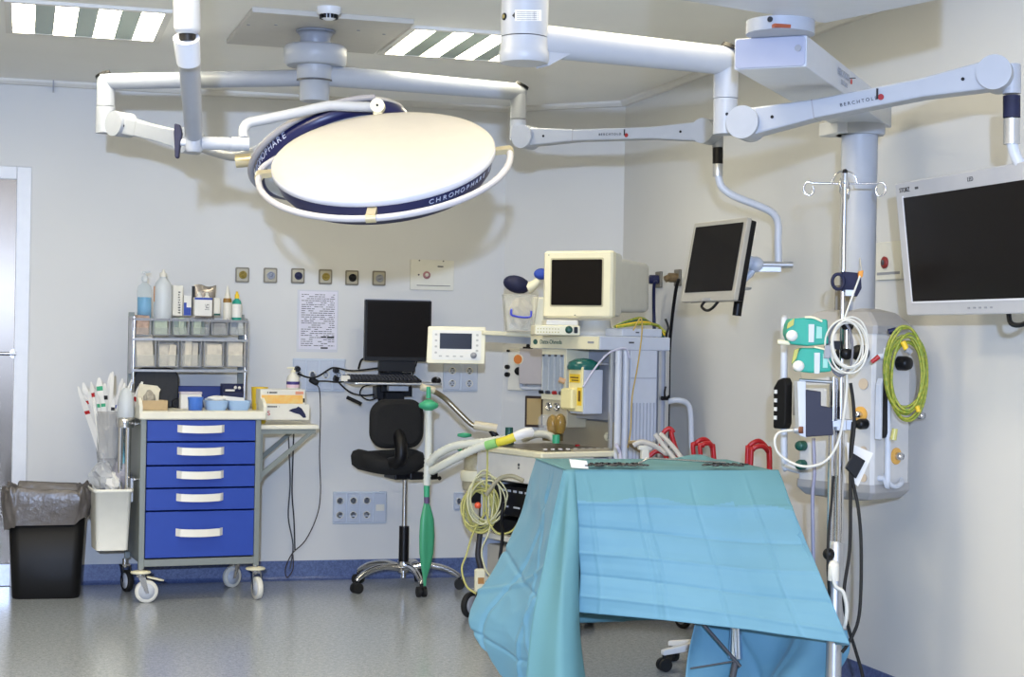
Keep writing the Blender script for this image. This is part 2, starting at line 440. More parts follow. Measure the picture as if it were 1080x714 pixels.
zz = [.925, .812, .692, .577, .462, .222]
HND = mat('cream drawer handle', s2l(240, 236, 222), .35)
for k in range(5):
    z1, z0 = zz[k]-.004, zz[k+1]+.004
    d = MB().b2(.031, CW-.031, -.006, .30, z0, z1, ch=.002).build('drawer', BLUE, cart)
    hz = z1-.045 if k < 4 else z1-.108
    hm = MB(); n = 12
    for i in range(n+1):
        pass
    ws = .12; prof = []
    vs = []; fs = []
    for i in range(n+1):
        u = -1+2*i/n; x = CW/2-.005+u*ws; y = -.045+.018*u*u; dz = .004*u*u
        if i in (0, n): y = -.006
        vs += [V((x, y, hz+.019+dz)), V((x, y, hz-.019+dz)), V((x, y+.008, hz-.019+dz)), V((x, y+.008, hz+.019+dz))]
    for i in range(n):
        for j in range(4): fs.append((i*4+j, i*4+(j+1) % 4, i*4+4+(j+1) % 4, i*4+4+j))
    fs += [(0, 1, 2, 3), tuple(n*4+j for j in (3, 2, 1, 0))]
    MB().add(vs, fs, False).build('handle', HND, d)
TYRE = mat('white wheel tyre', s2l(226, 224, 214), .5)
def castor(parent, x, y, ang, rad=.058, brake=False, bumper=True, tyre=TYRE, hubm=LGREY, name='castor', zt=.17):
    c = MB(); ca, sa = math.cos(ang), math.sin(ang)
    wx, wy = x+ca*.03, y+sa*.03
    nx, ny = -sa, ca
    MBf = MB().cyl((x, y, zt-.045), (x, y, zt), .013)
    for s_ in (-1, 1):
        MBf.add([V((x+nx*s_*.019+ca*q[0], y+ny*s_*.019+sa*q[0], q[1])) for q in ((-.016, zt-.03), (.02, zt-.03), (.042, rad-.008), (.024, rad-.008))] +
                [V((x+nx*s_*.023+ca*q[0], y+ny*s_*.023+sa*q[0], q[1])) for q in ((-.016, zt-.03), (.02, zt-.03), (.042, rad-.008), (.024, rad-.008))],
                [(0, 1, 2, 3), (7, 6, 5, 4), (0, 4, 5, 1), (1, 5, 6, 2), (2, 6, 7, 3), (3, 7, 4, 0)])
    MBf.box((x, y, zt-.033), (.042, .046, .01), rz=ang)
    f = MBf.build(name, CHROME, parent)
    MB().lathe([(rad*.72, -.013), (rad*.95, -.013), (rad, -.008), (rad, .008), (rad*.95, .013), (rad*.72, .013)], (wx, wy, rad), (nx, ny, 0), n=32).build('tyre', tyre, f)
    MB().lathe([(rad*.2, -.016), (rad*.24, -.0145), (rad*.7, -.0135), (rad*.7, .0135), (rad*.24, .0145), (rad*.2, .016)], (wx, wy, rad), (nx, ny, 0), n=24).build('wheel_hub', hubm, f)
    if bumper: MB().lathe([(.0, 0), (.048, .001), (.052, .006), (.048, .012), (.016, .016)], (x, y, zt-.022), n=28).build('bumper_disc', CREAM, f)
    if brake:
        MB().prism([(0, -.02), (.075, -.014), (.088, 0), (.075, .014), (0, .02)], 0, .008, Matrix.Rotation(ang, 3, 'Z') @ Matrix.Rotation(.25, 3, 'Y'), (x+ca*.03, y+sa*.03, zt-.042)).build('brake_pedal', CREAM, f)
    return f
castor(cart, .014, .014, math.radians(-5), brake=True)
castor(cart, CW-.014, .014, math.radians(-82))
castor(cart, CW-.02, CD-.03, math.radians(-150), bumper=False)
castor(cart, -.0, CD-.03, math.radians(-75), bumper=False, tyre=RUB)
# rack shelves
r = MB()
RY = CD
zs = [1.435, 1.332, 1.168]
r.b2(0, CW, RY-.13, RY, zs[0]-.005, zs[0]+.002).b2(0, CW, RY-.13, RY-.124, zs[0]-.008, zs[0]+.004)
for z in zs[1:]: r.b2(0, CW, RY-.13, RY, z-.004, z).b2(0, CW, RY-.137, RY-.13, z-.009, z+.003)
r.b2(-.0, .004, RY-.13, RY-.02, zs[2]-.02, zs[0]+.012).b2(CW-.004, CW, RY-.13, RY-.02, zs[2]-.02, zs[0]+.004)
r.build('bin_rack', STEEL, cart)
for x in (.012, CW-.012): MB().cyl((x, RY-.12, .968), (x, RY-.12, zs[0]+.012), .010).build('rack_post', CHROME, cart)
# folding side shelf with bracket
sh = MB().b2(CW+.002, CW+.315, .03, CD-.06, .872, .895, ch=.004).build('side_shelf', WT, cart)
for y in (.04, CD-.09):
    b_ = MB()
    b_.b2(CW+.002, CW+.02, y, y+.02, .60, .872).b2(CW+.02, CW+.30, y, y+.02, .848, .871)
    b_.add([V((CW+.02, y+.004, .62)), V((CW+.02, y+.004, .655)), V((CW+.255, y+.004, .848)), V((CW+.285, y+.004, .848)),
            V((CW+.02, y+.014, .62)), V((CW+.02, y+.014, .655)), V((CW+.255, y+.014, .848)), V((CW+.285, y+.014, .848))],
           [(0, 1, 2, 3), (7, 6, 5, 4), (0, 4, 5, 1), (1, 5, 6, 2), (2, 6, 7, 3), (3, 7, 4, 0)])
    b_.build('folding_bracket', GREYM, sh)
# side rail and holders on the left
sr = MB().cyl((-.018, .06, .90), (-.018, CD-.03, .90), .008).cyl((-.018, .06, .62), (-.018, CD-.03, .62), .008)
for y in (.06, CD-.05):
    for z in (.62, .90): sr.cyl((-.018, y, z), (.004, y, z), .007)
sr.build('side_rail', CHROME, cart)
cyl_y = .12
MB().cyl((-.045, cyl_y, .56), (-.045, cyl_y, .93), .017, n=24).cyl((-.082, cyl_y, .56), (-.082, cyl_y, .90), .014).build('chrome_holder_tube', CHROME, cart)
MB().lathe([(.045, .88), (.048, .905), (.046, .93), (.045, .931)], (-.062, cyl_y, 0), n=28).build('holder_collar', CHROME, cart)
MB().lathe([(.042, .931), (.044, .96), (.040, 1.02), (.028, 1.065), (.012, 1.08), (0, 1.082)], (-.058, cyl_y, 0), n=28).build('holder_dome', FROST, cart)
MB().cyl((-.05, cyl_y, .93), (-.03, cyl_y, 1.11), .006).build('holder_rod', CHROME, cart)
# white waste container hung on the side
wb = thing('hanging_bin', 'white rectangular container hooked on the left side of the drawer cart', 'container', G(cart, (-.122, .16, .262)), CA)
loft(MB(), [rrp(.158, .20, .02, 0), rrp(.182, .23, .022, .292), rrp(.200, .245, .024, .294), rrp(.200, .245, .024, .310), rrp(.180, .225, .02, .308), rrp(.154, .196, .018, .012)]).build('bin_body', mat('ivory bin plastic', s2l(236, 234, 222), .45), wb)
MB().b2(.092, .104, -.06, -.02, .24, .36).b2(.092, .104, .03, .07, .24, .36).build('hook', ALU, wb)
def crumple(name, c, size, m, lab, cat, seed, grp=None, par=None):
    rnd = random.Random(seed); t_ = MB(); n = 14; mm = 8; vs = []; fs = []
    ph = [rnd.uniform(0, 6.3) for _ in range(6)]
    for k in range(mm+1):
        th = PI*k/mm
        for i in range(n):
            a = 2*PI*i/n; q = 1+.18*math.sin(3*a+ph[0]+th*2)+.14*math.sin(5*a+ph[1]-th*3)+rnd.uniform(-.09, .09)
            vs.append(V((c[0]+math.sin(th)*math.cos(a)*size[0]*q, c[1]+math.sin(th)*math.sin(a)*size[1]*q, c[2]+math.cos(th)*size[2]*(1+.1*math.sin(4*a+ph[2])))))
    for k in range(mm):
        for i in range(n):
            j = (i+1) % n; fs.append((k*n+i, k*n+n+i, k*n+n+j, k*n+j))
    ob = t_.add(vs, fs, False).build(name, m, par)
    if lab: tag(ob, lab, cat, grp)
    return ob
pc = G(cart, (-.112, .16, .60))
crumple('film_wrapper', pc+V((-.05, 0, .03)), (.055, .06, .075), FILM, 'crumpled clear film wrapper at the left of the white hanging container', 'wrapper', 3)
crumple('film_wrapper', pc+V((.045, 0, .035)), (.045, .05, .085), mat('mauve film', s2l(190, 186, 196), .3, alpha=.7, noise=.2), 'mauve crumpled wrapper at the right of the white hanging container', 'wrapper', 5)
crumple('film_wrapper', pc+V((.0, -.03, .0)), (.04, .04, .05), PAPER, 'white paper wrapper between the two clear wrappers in the hanging container', 'wrapper', 8)
# clear tube full of catheters
tb = thing('catheter_tube', 'tall clear tapered holder at the left of the cart full of sterile packets', 'holder', G(cart, (-.135, .20, .60)), CA)
loft(MB(), [rrp(.075, .07, .02, .0), rrp(.15, .12, .03, .36), rrp(.146, .116, .028, .36), rrp(.071, .066, .018, .006)]).build('clear_sleeve', mat('scuffed clear plastic', s2l(200, 202, 206), .25, alpha=.38, noise=.3, nscale=30), tb)
MB().b2(.06, .12, -.01, .01, .30, .312).build('clip', CHROME, tb)
rnd = random.Random(7)
for k in range(34):
    a = rnd.uniform(-.9, .9); xx = ((k*7 % 34)/33-.5)*.17; yy = rnd.uniform(-.045, .045); hh = rnd.uniform(.05, .17)*(1.15-abs(xx)*3)
    bpt = G(tb, (xx*.35, yy*.6, .12)); tp = G(tb, (xx*1.7+a*.045, yy*1.5, .37+hh))
    d = (tp-bpt).normalized(); x = d.cross(V((a, -1, 0))).normalized(); M_ = Matrix((x, d.cross(x), d)).transposed()
    Ln = (tp-bpt).length; wd = rnd.uniform(.010, .020)
    q = MB().use(PAPER).prism([(-wd, -.001), (wd, -.001), (wd, .001), (-wd, .001)], 0, Ln*.9, M_, bpt, [(-wd*.9, -.001), (wd*.9, -.001), (wd*.9, .001), (-wd*.9, .001)])
    q.prism([(-wd*.9, -.001), (wd*.9, -.001), (wd*.9, .001), (-wd*.9, .001)], Ln*.9, Ln, M_, bpt, [(-wd*.3, -.001), (wd*.3, -.001), (wd*.3, .001), (-wd*.3, .001)])
    cm_ = (RED, GREEN, INK, BLUE, RED)[k % 5]
    q.use(cm_ if k % 3 else PAPER).prism([(-wd*.8, -.002), (wd*.8, -.002), (wd*.8, .002), (-wd*.8, .002)], Ln*(.70+.02*(k % 9)), Ln*(.755+.02*(k % 9)), M_, bpt)
    tag(q.build('catheter_packet', None), 'long white sterile packet standing in the clear tapered holder', 'packet', 'sterile packets in the clear holder')
tp = G(cart, (-.075, .14, .60))
tag(MB().tube([tp+V((0, 0, .28)), tp+V((.002, 0, .18)), tp+V((.012, -.01, .08)), tp+V((.018, 0, .02))], .012, n=8).build('blue_strip', mat('pale teal film', s2l(110, 180, 195), .5)), 'pale blue rolled strip hanging between the clear holder and the chrome tube', 'strip')

# ---- rack bins
BINC = mat('clear tilt bin', s2l(215, 220, 218), .2, alpha=.14)
def place_bin(px0, px1, py0, py1, yloc, label, fill, k, grp):
    a = LY(cart, px0, py1, yloc); b = LY(cart, px1, py0, yloc)
    w_, h = b.x-a.x, b.z-a.z; z0 = a.z
    rt_ = thing('storage_bin', label, 'storage bin', G(cart, ((a.x+b.x)/2, yloc, z0)), CA, grp)
    m = MB(); x = w_/2-.002; dp = .10; e = .002
    m.b2(-x, x, 0, dp, 0, e).b2(-x, -x+e, 0, dp, 0, h).b2(x-e, x, 0, dp, 0, h).b2(-x, x, dp-e, dp, 0, h)
    m.b2(-x, x, 0, e, 0, h*.45)
    m.build('bin_body', BINC, rt_)
    MB().b2(-x, x, -.003, 0, 0, h*.035).b2(-x, -x+.004, -.003, 0, 0, h*.97).b2(x-.004, x, -.003, 0, 0, h*.97).build('bin_rim', MGREY, rt_)
    return rt_, x, h, dp
lm = .34
upper = [(141.5, 159.5), (161, 179.5), (182, 200), (202, 221), (222.5, 241), (242.5, 260)]
nm = ['leftmost', 'second from left', 'third from left', 'fourth from left', 'fifth from left', 'rightmost']
fills = [PACKR, PACKG, PACKG, PACKG, mat('grey film packet', s2l(150, 150, 150), .4, noise=.3), mat('white film packet', s2l(205, 208, 205), .4, noise=.35)]
def packs(rt_, x, h, dp, m_, n, grp, lab, over, seed):
    rnd = random.Random(seed)
    for i in range(n):
        y = .010+ (dp-.025)*i/(n-1); hh = h*over*rnd.uniform(.9, 1.05); nar = rnd.choice((.40, .5, .9)) if i < 3 else .96; w2 = (x-.005)*nar; tl = rnd.uniform(-.12, .12); ox = rnd.uniform(-1, 1)*(x-.006-w2)
        c = G(rt_, (ox, y, .003+hh/2)); M_ = FR[rt_.name][1] @ Matrix.Rotation(tl*.6, 3, 'Y') @ Matrix.Rotation(-.06, 3, 'X')
        q = MB().box(c, (w2*2, .007, hh), M=M_, ch=.003)
        q.use(m_)
        ob = q.build('sterile_packet', m_, None); tag(ob, lab, 'packet', grp)
for k, (a, b) in enumerate(upper):
    top = 334.5 if k else 333
    rt_, x, h, dp = place_bin(a, b, 335.5, 353.5, lm, 'small clear bin, %s in the upper row of the rack' % nm[k], None, k, 'upper row rack bins')
    packs(rt_, x, h, dp, fills[k], 4, 'packets in the upper row bins', 'small sterile packet inside the %s small bin of the upper rack row' % nm[k], [1.08, .97, .97, .8, .7, .85][k], k+20)
lower = [(141.5, 165), (166.5, 189), (190.5, 213), (214.5, 236.5), (238.5, 259.5)]
nm2 = ['leftmost', 'second from left', 'middle', 'second from right', 'rightmost']
for k, (a, b) in enumerate(lower):
    rt_, x, h, dp = place_bin(a, b, 358.5, 387, lm, 'tall clear bin, %s in the lower row of the rack' % nm2[k], None, k, 'lower row rack bins')
    packs(rt_, x, h, dp, PACK, 5, 'packets in the lower row bins', 'tall sterile paper packet inside the %s tall bin of the lower rack row' % nm2[k], [1.12, .84, .96, .9, .93][k], k+40)

# ---- bottles and boxes on top of the rack
def rack(px, py=333.0, y=.40): 
    p = LY(cart, px, py, y); return G(cart, (p.x, y, zs[0]+.002))
SCL = 1/199.
LIQ = mat('blue disinfectant', s2l(70, 165, 215), .2, alpha=.9)
t = thing('pump_bottle', 'clear pump bottle half full of blue liquid on top of the rack', 'bottle', rack(152), CA)
def bottle_prof(r, hb, rn, hn): return [(r*.95, 0), (r, .006), (r, hb*.78), (r*.85, hb*.9), (rn, hb), (rn, hn)]
MB().lathe(bottle_prof(.039, .19, .013, .20)).build('bottle_body', mat('pale blue bottle', s2l(205, 225, 235), .2, alpha=.25), t)
MB().lathe([(.0, .004), (.036, .004), (.036, .112), (0, .112)]).build('liquid', LIQ, t)
MB().lathe([(.016, .195), (.016, .222), (.006, .226), (.006, .243)]).cyl((0, 0, .243), (.028, 0, .246), .006, .005).cyl((-.006, 0, .238), (-.006, 0, .248), .01).build('pump_head', FROST, t)
t = thing('plastic_bottle', 'large frosted bottle with an orange edged label on top of the rack', 'bottle', rack(171.5), CA)
MB().lathe([(.045, 0), (.047, .006), (.047, .165), (.040, .19), (.022, .212), (.018, .215), (.018, .222)]).build('bottle_body', FROST, t)
MB().lathe([(.019, .222), (.019, .242), (.008, .248), (.006, .262)]).build('cap', OFFW, t)
MB().add([V((-.048*math.cos(a), -.048*math.sin(a), z)) for z in (.09, .172) for a in (0, .15, .3)], [(0, 1, 4, 3), (1, 2, 5, 4)]).build('label_edge', ORANGE, t, solid=.001)
def carton(name, px0, px1, ptop, pbot, depth, m_, label, cat, y=.40, rz=0, par=None):
    a = LY(cart, px0, pbot, y); b = LY(cart, px1, ptop, y); w_, h = b.x-a.x, b.z-a.z
    t_ = thing(name, label, cat, G(cart, ((a.x+b.x)/2, y, a.z)), CA+rz)
    MB().b2(-w_/2, w_/2, 0, depth, 0, h, ch=.0015).build('carton', m_, t_); return t_, w_, h
def marks(t_, x0, x1, z0, z1, m_, y=-.0012, name='print'):
    return MB().b2(x0, x1, y, 0.0, z0, z1).build(name, m_, t_)
def printlines(t_, x0, x1, z0, z1, n, m_, seed=1, thick=.45, y=-.0012, name='printed_text', vertical=False):
    rnd = random.Random(seed); q = MB()
    for i in range(n):
        z = z1-(z1-z0)*(i+.5)/n; hh = (z1-z0)/n*thick/2; x = x0
        while x < x1:
            l = rnd.uniform(.01, .05)*(x1-x0)*3; e = min(x1, x+l)
            if rnd.random() < .8: q.b2(x, e, y, 0, z-hh, z+hh)
            x = e+.02*(x1-x0)
    return q.build(name, m_, t_)
t, w_, h = carton('carton', 182, 193, 301, 333, .05, OFFW, 'tall narrow white carton with vertical black print on the rack', 'carton')
printlines(t, .002, .014, .01, h-.03, 9, INK, 3)
t, w_, h = carton('carton', 193.5, 202, 312, 333, .035, PAPER, 'small white and blue carton beside the narrow white carton', 'carton')
marks(t, -w_/2+.001, w_/2-.001, .002, .045, BLUE); marks(t, -w_/2+.001, -.005, .045, .07, BLUE)
t, w_, h = carton('carton', 205, 224, 314, 333, .05, PAPER, 'white carton below the foil pouch, holding two blue capped vials', 'carton')
printlines(t, .008, .03, .03, .065, 4, INK, 5); marks(t, -w_/2, w_/2, h-.012, h-.001, BLUE)
for xx in (-.02, .022):
    v = thing('vial', 'small white vial with blue neck in the white carton below the foil pouch', 'vial', G(t, (xx, .02, h-.01)), 0, 'blue necked vials')
    MB().lathe([(.014, 0), (.015, .012), (.008, .022), (.008, .032), (.003, .04)]).build('vial_cap', OFFW, v); MB().lathe([(.0152, -.008), (.0152, .006)]).build('neck_ring', BLUE, v)
FOIL = mat('foil pouch', s2l(180, 172, 165), .25, .7, noise=.4, nscale=30, bump=.3)
c0 = rack(214, y=.455)
t = thing('foil_pouch', 'shiny foil pouch with a black printed edge standing behind the white carton', 'pouch', c0, CA)
vs = []; fs = []; nx, nz = 10, 10
for s_ in (0, 1):
    for k in range(nz+1):
        for i in range(nx+1):
            u, v2 = i/nx, k/nz; bul = (math.sin(PI*u)*math.sin(PI*v2))**.5 if 0 < u < 1 and 0 < v2 < 1 else 0
            vs.append(V(((u-.5)*.118+.01*v2, (1 if s_ else -1)*(.018*bul)+.0005, v2*.185+.006*math.sin(u*7)*(v2 > .9))))
for s_ in (0, 1):
    for k in range(nz):
        for i in range(nx):
            q = s_*(nx+1)*(nz+1)+k*(nx+1)+i; f_ = (q, q+1, q+nx+2, q+nx+1); fs.append(f_ if s_ else f_[::-1])
MB().add(vs, fs, True).build('pouch_body', FOIL, t)
MB().b2(-.062, -.046, -.006, -.002, .02, .18).build('printed_edge', INK, t)
t, w_, h = carton('carton', 225.5, 232.5, 314, 333, .03, OFFW, 'tiny white carton with a green foot right of the vials', 'carton')
marks(t, -w_/2, w_/2, .002, .012, DGREEN)
t = thing('nozzle_bottle', 'white nozzle bottle with a brown and yellow band on the rack', 'bottle', rack(239.5), CA)
MB().lathe([(.020, 0), (.022, .004), (.022, .105), (.020, .115)]).build('bottle_body', OFFW, t)
MB().lathe([(.0225, .095), (.0225, .108), (.0215, .118)]).build('band', mat('brown gold band', s2l(150, 110, 40), .4), t)
MB().lathe([(.017, .118), (.012, .14), (.006, .17), (.003, .186)]).build('nozzle', OFFW, t)
t = thing('spray_bottle', 'green and white bottle with a yellow nozzle at the right end of the rack top', 'bottle', rack(249.5), CA)
MB().lathe([(.024, 0), (.026, .004), (.026, .085), (.022, .105), (.011, .115), (.011, .122)]).build('bottle_body', TEAL, t)
MB().lathe([(.0265, .016), (.0265, .088)], cap=False).build('bottle_label', PAPER, t)
MB().lathe([(.012, .118), (.012, .14), (.007, .142), (.006, .156)]).build('nozzle', YEL, t)

# ---- on the worktop
def top(px, y): 
    p = LY(cart, px, 430, y); return p.x
ZT = .968
# black rounded back behind
cx = (LY(cart, 140, 400, .40).x+LY(cart, 188, 400, .40).x)/2
t = thing('black_case', 'black case with rounded shoulders standing at the back left of the cart worktop', 'case', G(cart, (cx, .40, ZT)), CA)
MB().rrect(.235, .215, .06, -.02, .03, XZ, (0, 0, .105), k=8).build('case_body', mat('black moulded plastic', s2l(18, 18, 20), .5, bump=.15, nscale=60), t, bev=.006)
MB().rrect(.10, .05, .022, -.05, .03, XZ, (.13, -.02, .025), k=6).build('side_pocket', BLACK, t, bev=.004)
# blue tray rail behind and the tall blue box
a = LY(cart, 188, 430, .40).x; b = LY(cart, 259, 430, .40).x
t = thing('blue_box', 'long low blue box along the back of the cart worktop', 'box', G(cart, ((a+b)/2, .42, ZT)), CA)
MB().b2(-(b-a)/2, (b-a)/2, 0, .03, 0, .115, ch=.003).build('box_body', mat('dark blue plastic', s2l(30, 52, 125), .4), t)
a = LY(cart, 234, 430, .36).x; b = LY(cart, 258, 430, .36).x
t = thing('dispenser_box', 'dark blue dispenser box with white pieces showing in its slot, at the back right', 'box', G(cart, ((a+b)/2, .35, ZT)), CA)
w2 = (b-a)/2
MB().b2(-w2, w2, 0, .06, 0, .085).b2(-w2, w2, .05, .06, .085, .13).b2(-w2, -w2+.006, 0, .06, .085, .125).b2(w2-.006, w2, 0, .06, .085, .125).build('box_body', NAVY, t, bev=.002)
MB().box((-.02, .01, .095), (.05, .012, .01), rz=.1).sph((.01, .012, .11), .009, 8).sph((.032, .014, .108), .009, 8).build('white_pieces', PAPER, t)
a = LY(cart, 190, 430, .30).x; b = LY(cart, 213, 430, .30).x
t = thing('white_box', 'small white lidded box behind the blue cup', 'box', G(cart, ((a+b)/2, .30, ZT)), CA)
MB().b2(-.055, .055, 0, .05, 0, .075, ch=.002).build('box_body', PAPER, t); MB().b2(-.057, .057, -.002, .052, .076, .088, ch=.002).build('lid', mat('pinkish lid', s2l(215, 205, 212), .5), t)
# beige tray with folded bag
a = LY(cart, 149, 430, .08).x; b = LY(cart, 177, 430, .08).x
t = thing('beige_tray', 'beige cardboard tray at the front left of the cart worktop', 'tray', G(cart, ((a+b)/2, .08, ZT)), CA)
w2 = (b-a)/2
MB().b2(-w2, w2, 0, .1, 0, .003).b2(-w2, w2, 0, .003, 0, .05).b2(-w2, w2, .097, .1, 0, .05).b2(-w2, -w2+.003, 0, .1, 0, .06).b2(w2-.003, w2, 0, .1, 0, .05).build('tray_body', BEIGE, t)
p = G(cart, (LY(cart, 156, 420, .12).x, .12, ZT+.006))
pk = thing('paper_packet', 'open cream paper packet standing in the beige tray', 'packet', p, CA)
MB().prism([(-.055, 0), (.05, 0), (.055, .085), (.062, .10), (.045, .118), (-.045, .128), (-.056, .06)], 0, .012, XZ, (0, 0, 0)).build('paper', mat('cream paper', s2l(222, 214, 190), .7, noise=.1, nscale=40, bump=.3), pk)
crumple('crumpled_end', (.005, -.02, .05), (.028, .012, .045), mat('grey tissue', s2l(170, 162, 145), .7, noise=.3, nscale=60), None, None, 11, par=pk)
# blue cup
p = G(cart, (LY(cart, 206, 430, .10).x, .10, ZT))
t = thing('blue_cup', 'light blue plastic cup on the cart worktop', 'cup', p, CA)
MB().lathe([(.032, 0), (.036, .003), (.038, .055), (.040, .062), (.040, .068), (.035, .068), (.033, .01), (0, .01)]).build('cup_body', mat('light blue plastic', s2l(70, 120, 210), .35), t)
# kidney style tray with swabs
a = LY(cart, 217, 430, .08).x; b = LY(cart, 266, 430, .08).x; w2 = (b-a)/2
PB = mat('pale blue plastic', s2l(160, 190, 225), .35)
t = thing('pale_blue_tray', 'pale blue two lobed tray with white swabs at the front right of the worktop', 'tray', G(cart, ((a+b)/2, .09, ZT)), CA)
m = MB()
for cx, ww in ((-w2*.48, w2*.98), (w2*.5, w2*.98)):
    rings = [[V((cx+x, .05+y, z)) for x, y in rr(ww*s_, .11*s_, .025, 5)] for s_, z in ((.8, 0), (.92, .015), (1.0, .045), (1.04, .05), (.97, .05), (.85, .018), (.75, .008))]
    loft(m, rings)
m.build('tray_body', PB, t)
crumple('white_swab', G(t, (-w2*.45, .05, .058)), (.05, .035, .016), PAPER, 'bundle of white swabs in the left lobe of the pale blue tray', 'swab', 21)
tag(MB().prism([(-.06, 0), (.06, -.004), (.058, .012), (-.05, .022)], 0, .02, XZ, G(t, (.03, .05, .052))).build('folded_cloth', PAPER), 'folded white cloth in the right lobe of the pale blue tray', 'cloth')
# yellow cup, glove boxes, lotion bottle on the side shelf
ZS = .895
p = G(cart, (LY(cart, 274, 430, .19).x+.0, .20, ZS))
t = thing('yellow_cup', 'yellow cup behind the glove boxes on the side shelf', 'cup', p, CA)
MB().lathe([(.032, 0), (.036, .01), (.044, .19), (.046, .192), (.041, .19), (.034, .02), (0, .02)]).build('cup_body', YEL, t)
t0, w_, h = carton('glove_box', 275, 326.5, 426.5, 443, .12, OFFW, 'lower white disposable glove box marked S in red, on the side shelf', 'glove box', y=.06)
gy = -.0012
text('S', .034, XZ, (-w_*.34, gy, h*.42), REDINK, parent=t0, name='size_letter')
HDR = INK
printlines(t0, -w_*.42, -w_*.12, h*.8, h*.9, 1, INK, 2, .8)
MB().add([V((w_*.22+x, gy, h*.5+z)) for x, z in ((-.04, .008), (-.02, .018), (.0, .022), (.012, .03), (.03, .02), (.05, -.01), (.055, -.028), (.04, -.03), (.02, -.012), (-.01, -.004))], [tuple(range(10))]).build('glove_picture', NAVY, t0, solid=.001)
ORG = mat('orange box print', s2l(240, 180, 90), .5, noise=.12, nscale=30, col2=s2l(235, 200, 120))
a = LY(cart, 274.5, 426.5, .065); b = LY(cart, 322, 408.5, .065)
w_, h = b.x-a.x, .079
z0 = ZS+ (LY(cart, 300, 426.5, .06).z-ZS)
t1 = thing('glove_box', 'upper disposable glove box with an orange side, topmost of the two on the side shelf', 'glove box', G(cart, ((a.x+b.x)/2, .065, a.z+.0005)), CA)
MB().b2(-w_/2, w_/2, 0, .115, 0, h*.99, ch=.0015).build('carton', OFFW, t1)
MB().b2(-w_/2+.006, w_/2-.012, gy, 0, .004, h*.62).build('orange_panel', ORG, t1)
MB().b2(w_/2-.012, w_/2-.002, gy, 0, .01, h*.4).build('dark_corner_print', INK, t1)
printlines(t1, -w_*.35, -w_*.1, h*.72, h*.84, 1, INK, 9, .8); marks(t1, w_*.28, w_*.46, h*.66, h*.86, mat('pink print', s2l(220, 150, 120), .6), y=gy)
p = G(cart, (LY(cart, 305.5, 408, .17).x, .10, a.z+h+.001))
t = thing('lotion_bottle', 'white lotion pump bottle with a purple banded label on the upper glove box', 'bottle', p, CA)
MB().lathe([(.032, 0), (.034, .004), (.034, .05), (.028, .068), (.012, .082), (.011, .09)]).build('bottle_body', OFFW, t)
MB().lathe([(.0345, .008), (.0345, .024)], cap=False).build('pink_label', mat('pale pink', s2l(226, 196, 205), .5), t)
MB().lathe([(.0345, .024), (.0345, .040)], cap=False).build('purple_label', mat('purple print', s2l(60, 50, 120), .5), t)
MB().lathe([(.012, .088), (.012, .098), (.004, .10), (.004, .112)]).cyl((.006, 0, .112), (-.034, 0, .110), .005, .003).build('pump_head', CREAM, t)
# ================================================================== BACK WALL FITTINGS
SOCK = mat('brushed steel plate', s2l(120, 114, 100), .4, .3)
gas = [(255.5, 290, mat('khaki gold', s2l(150, 130, 50), .45), 'yellow centred'), (285, 290.5, mat('pale outlet', s2l(150, 155, 168), .45), 'grey centred'), (314, 291, NAVY, 'dark blue centred'), (343, 292, mat('khaki gold', s2l(150, 130, 50), .45), 'gold centred'), (371, 293, BLACK, 'black centred'), (399.5, 293.5, MGREY, 'plain grey centred')]
gl = ['first from the left in the row of six', 'second from the left in the row of six', 'third from the left in the row of six', 'fourth from the left in the row of six', 'fifth from the left in the row of six', 'rightmost in the row of six']
for (px, py, m_, nm_), g_ in zip(gas, gl):
    p = ony(px, py)
    t = thing('gas_outlet', '%s square gas outlet, %s' % (nm_, g_), 'gas outlet', p, 0, 'gas outlets on the back wall')
    MB().rrect(.076, .084, .008, 0, .010, XZ).build('plate', SOCK, t, bev=.0015)
    MB().rrect(.060, .066, .006, .010, .013, XZ).build('inner_plate', mat('outlet inner plate', s2l(172, 166, 146), .45, .2), t)
    MB().lathe([(.022, .012), (.022, .022), (.017, .026), (.016, .018), (.007, .018), (.007, .030), (.004, .031)], (.002, 0, .0), (0, -1, 0), n=20).build('outlet_ring', m_, t)
def wallpanel(px0, px1, py0, py1, name, label, cat, d=.012, m_=WALL):
    a, b = ony(px0, py1), ony(px1, py0); c = (a+b)/2
    t = thing(name, label, cat, c); w_, h = b.x-a.x, b.z-a.z
    MB().rrect(w_, h, .006, 0, d, XZ).build('plate', m_, t, bev=.002); return t, w_, h
PCRM = mat('cream wall plate', s2l(226, 224, 212), .45)
t, w_, h = wallpanel(432, 478.5, 275, 305.5, 'wall_panel', 'wide cream wall panel with a round pink call button, above the computer monitor', 'wall panel', .012, PCRM)
MB().lathe([(.020, .012), (.022, .018), (.016, .021)], (-w_*.13, 0, -.001), (0, -1, 0), n=24).build('button_ring', mat('dusky pink', s2l(170, 120, 125), .5), t)
MB().lathe([(.010, .02), (.010, .025), (.0, .026)], (-w_*.13, 0, 0), (0, -1, 0)).build('button', OFFW, t)
MB().cyl((-w_*.31, -.012, 0), (-w_*.31, -.015, 0), .005).cyl((-w_*.3, -.002, h*.47), (-w_*.3, -.015, h*.47), .004).cyl((w_*.25, -.002, h*.47), (w_*.25, -.015, h*.47), .004).b2(w_*.12, w_*.25, -.013, -.012, h*.27, h*.31).b2(-w_*.35, w_*.42, -.014, -.012, -h*.36, -h*.34).build('small_marks', DGREY, t)
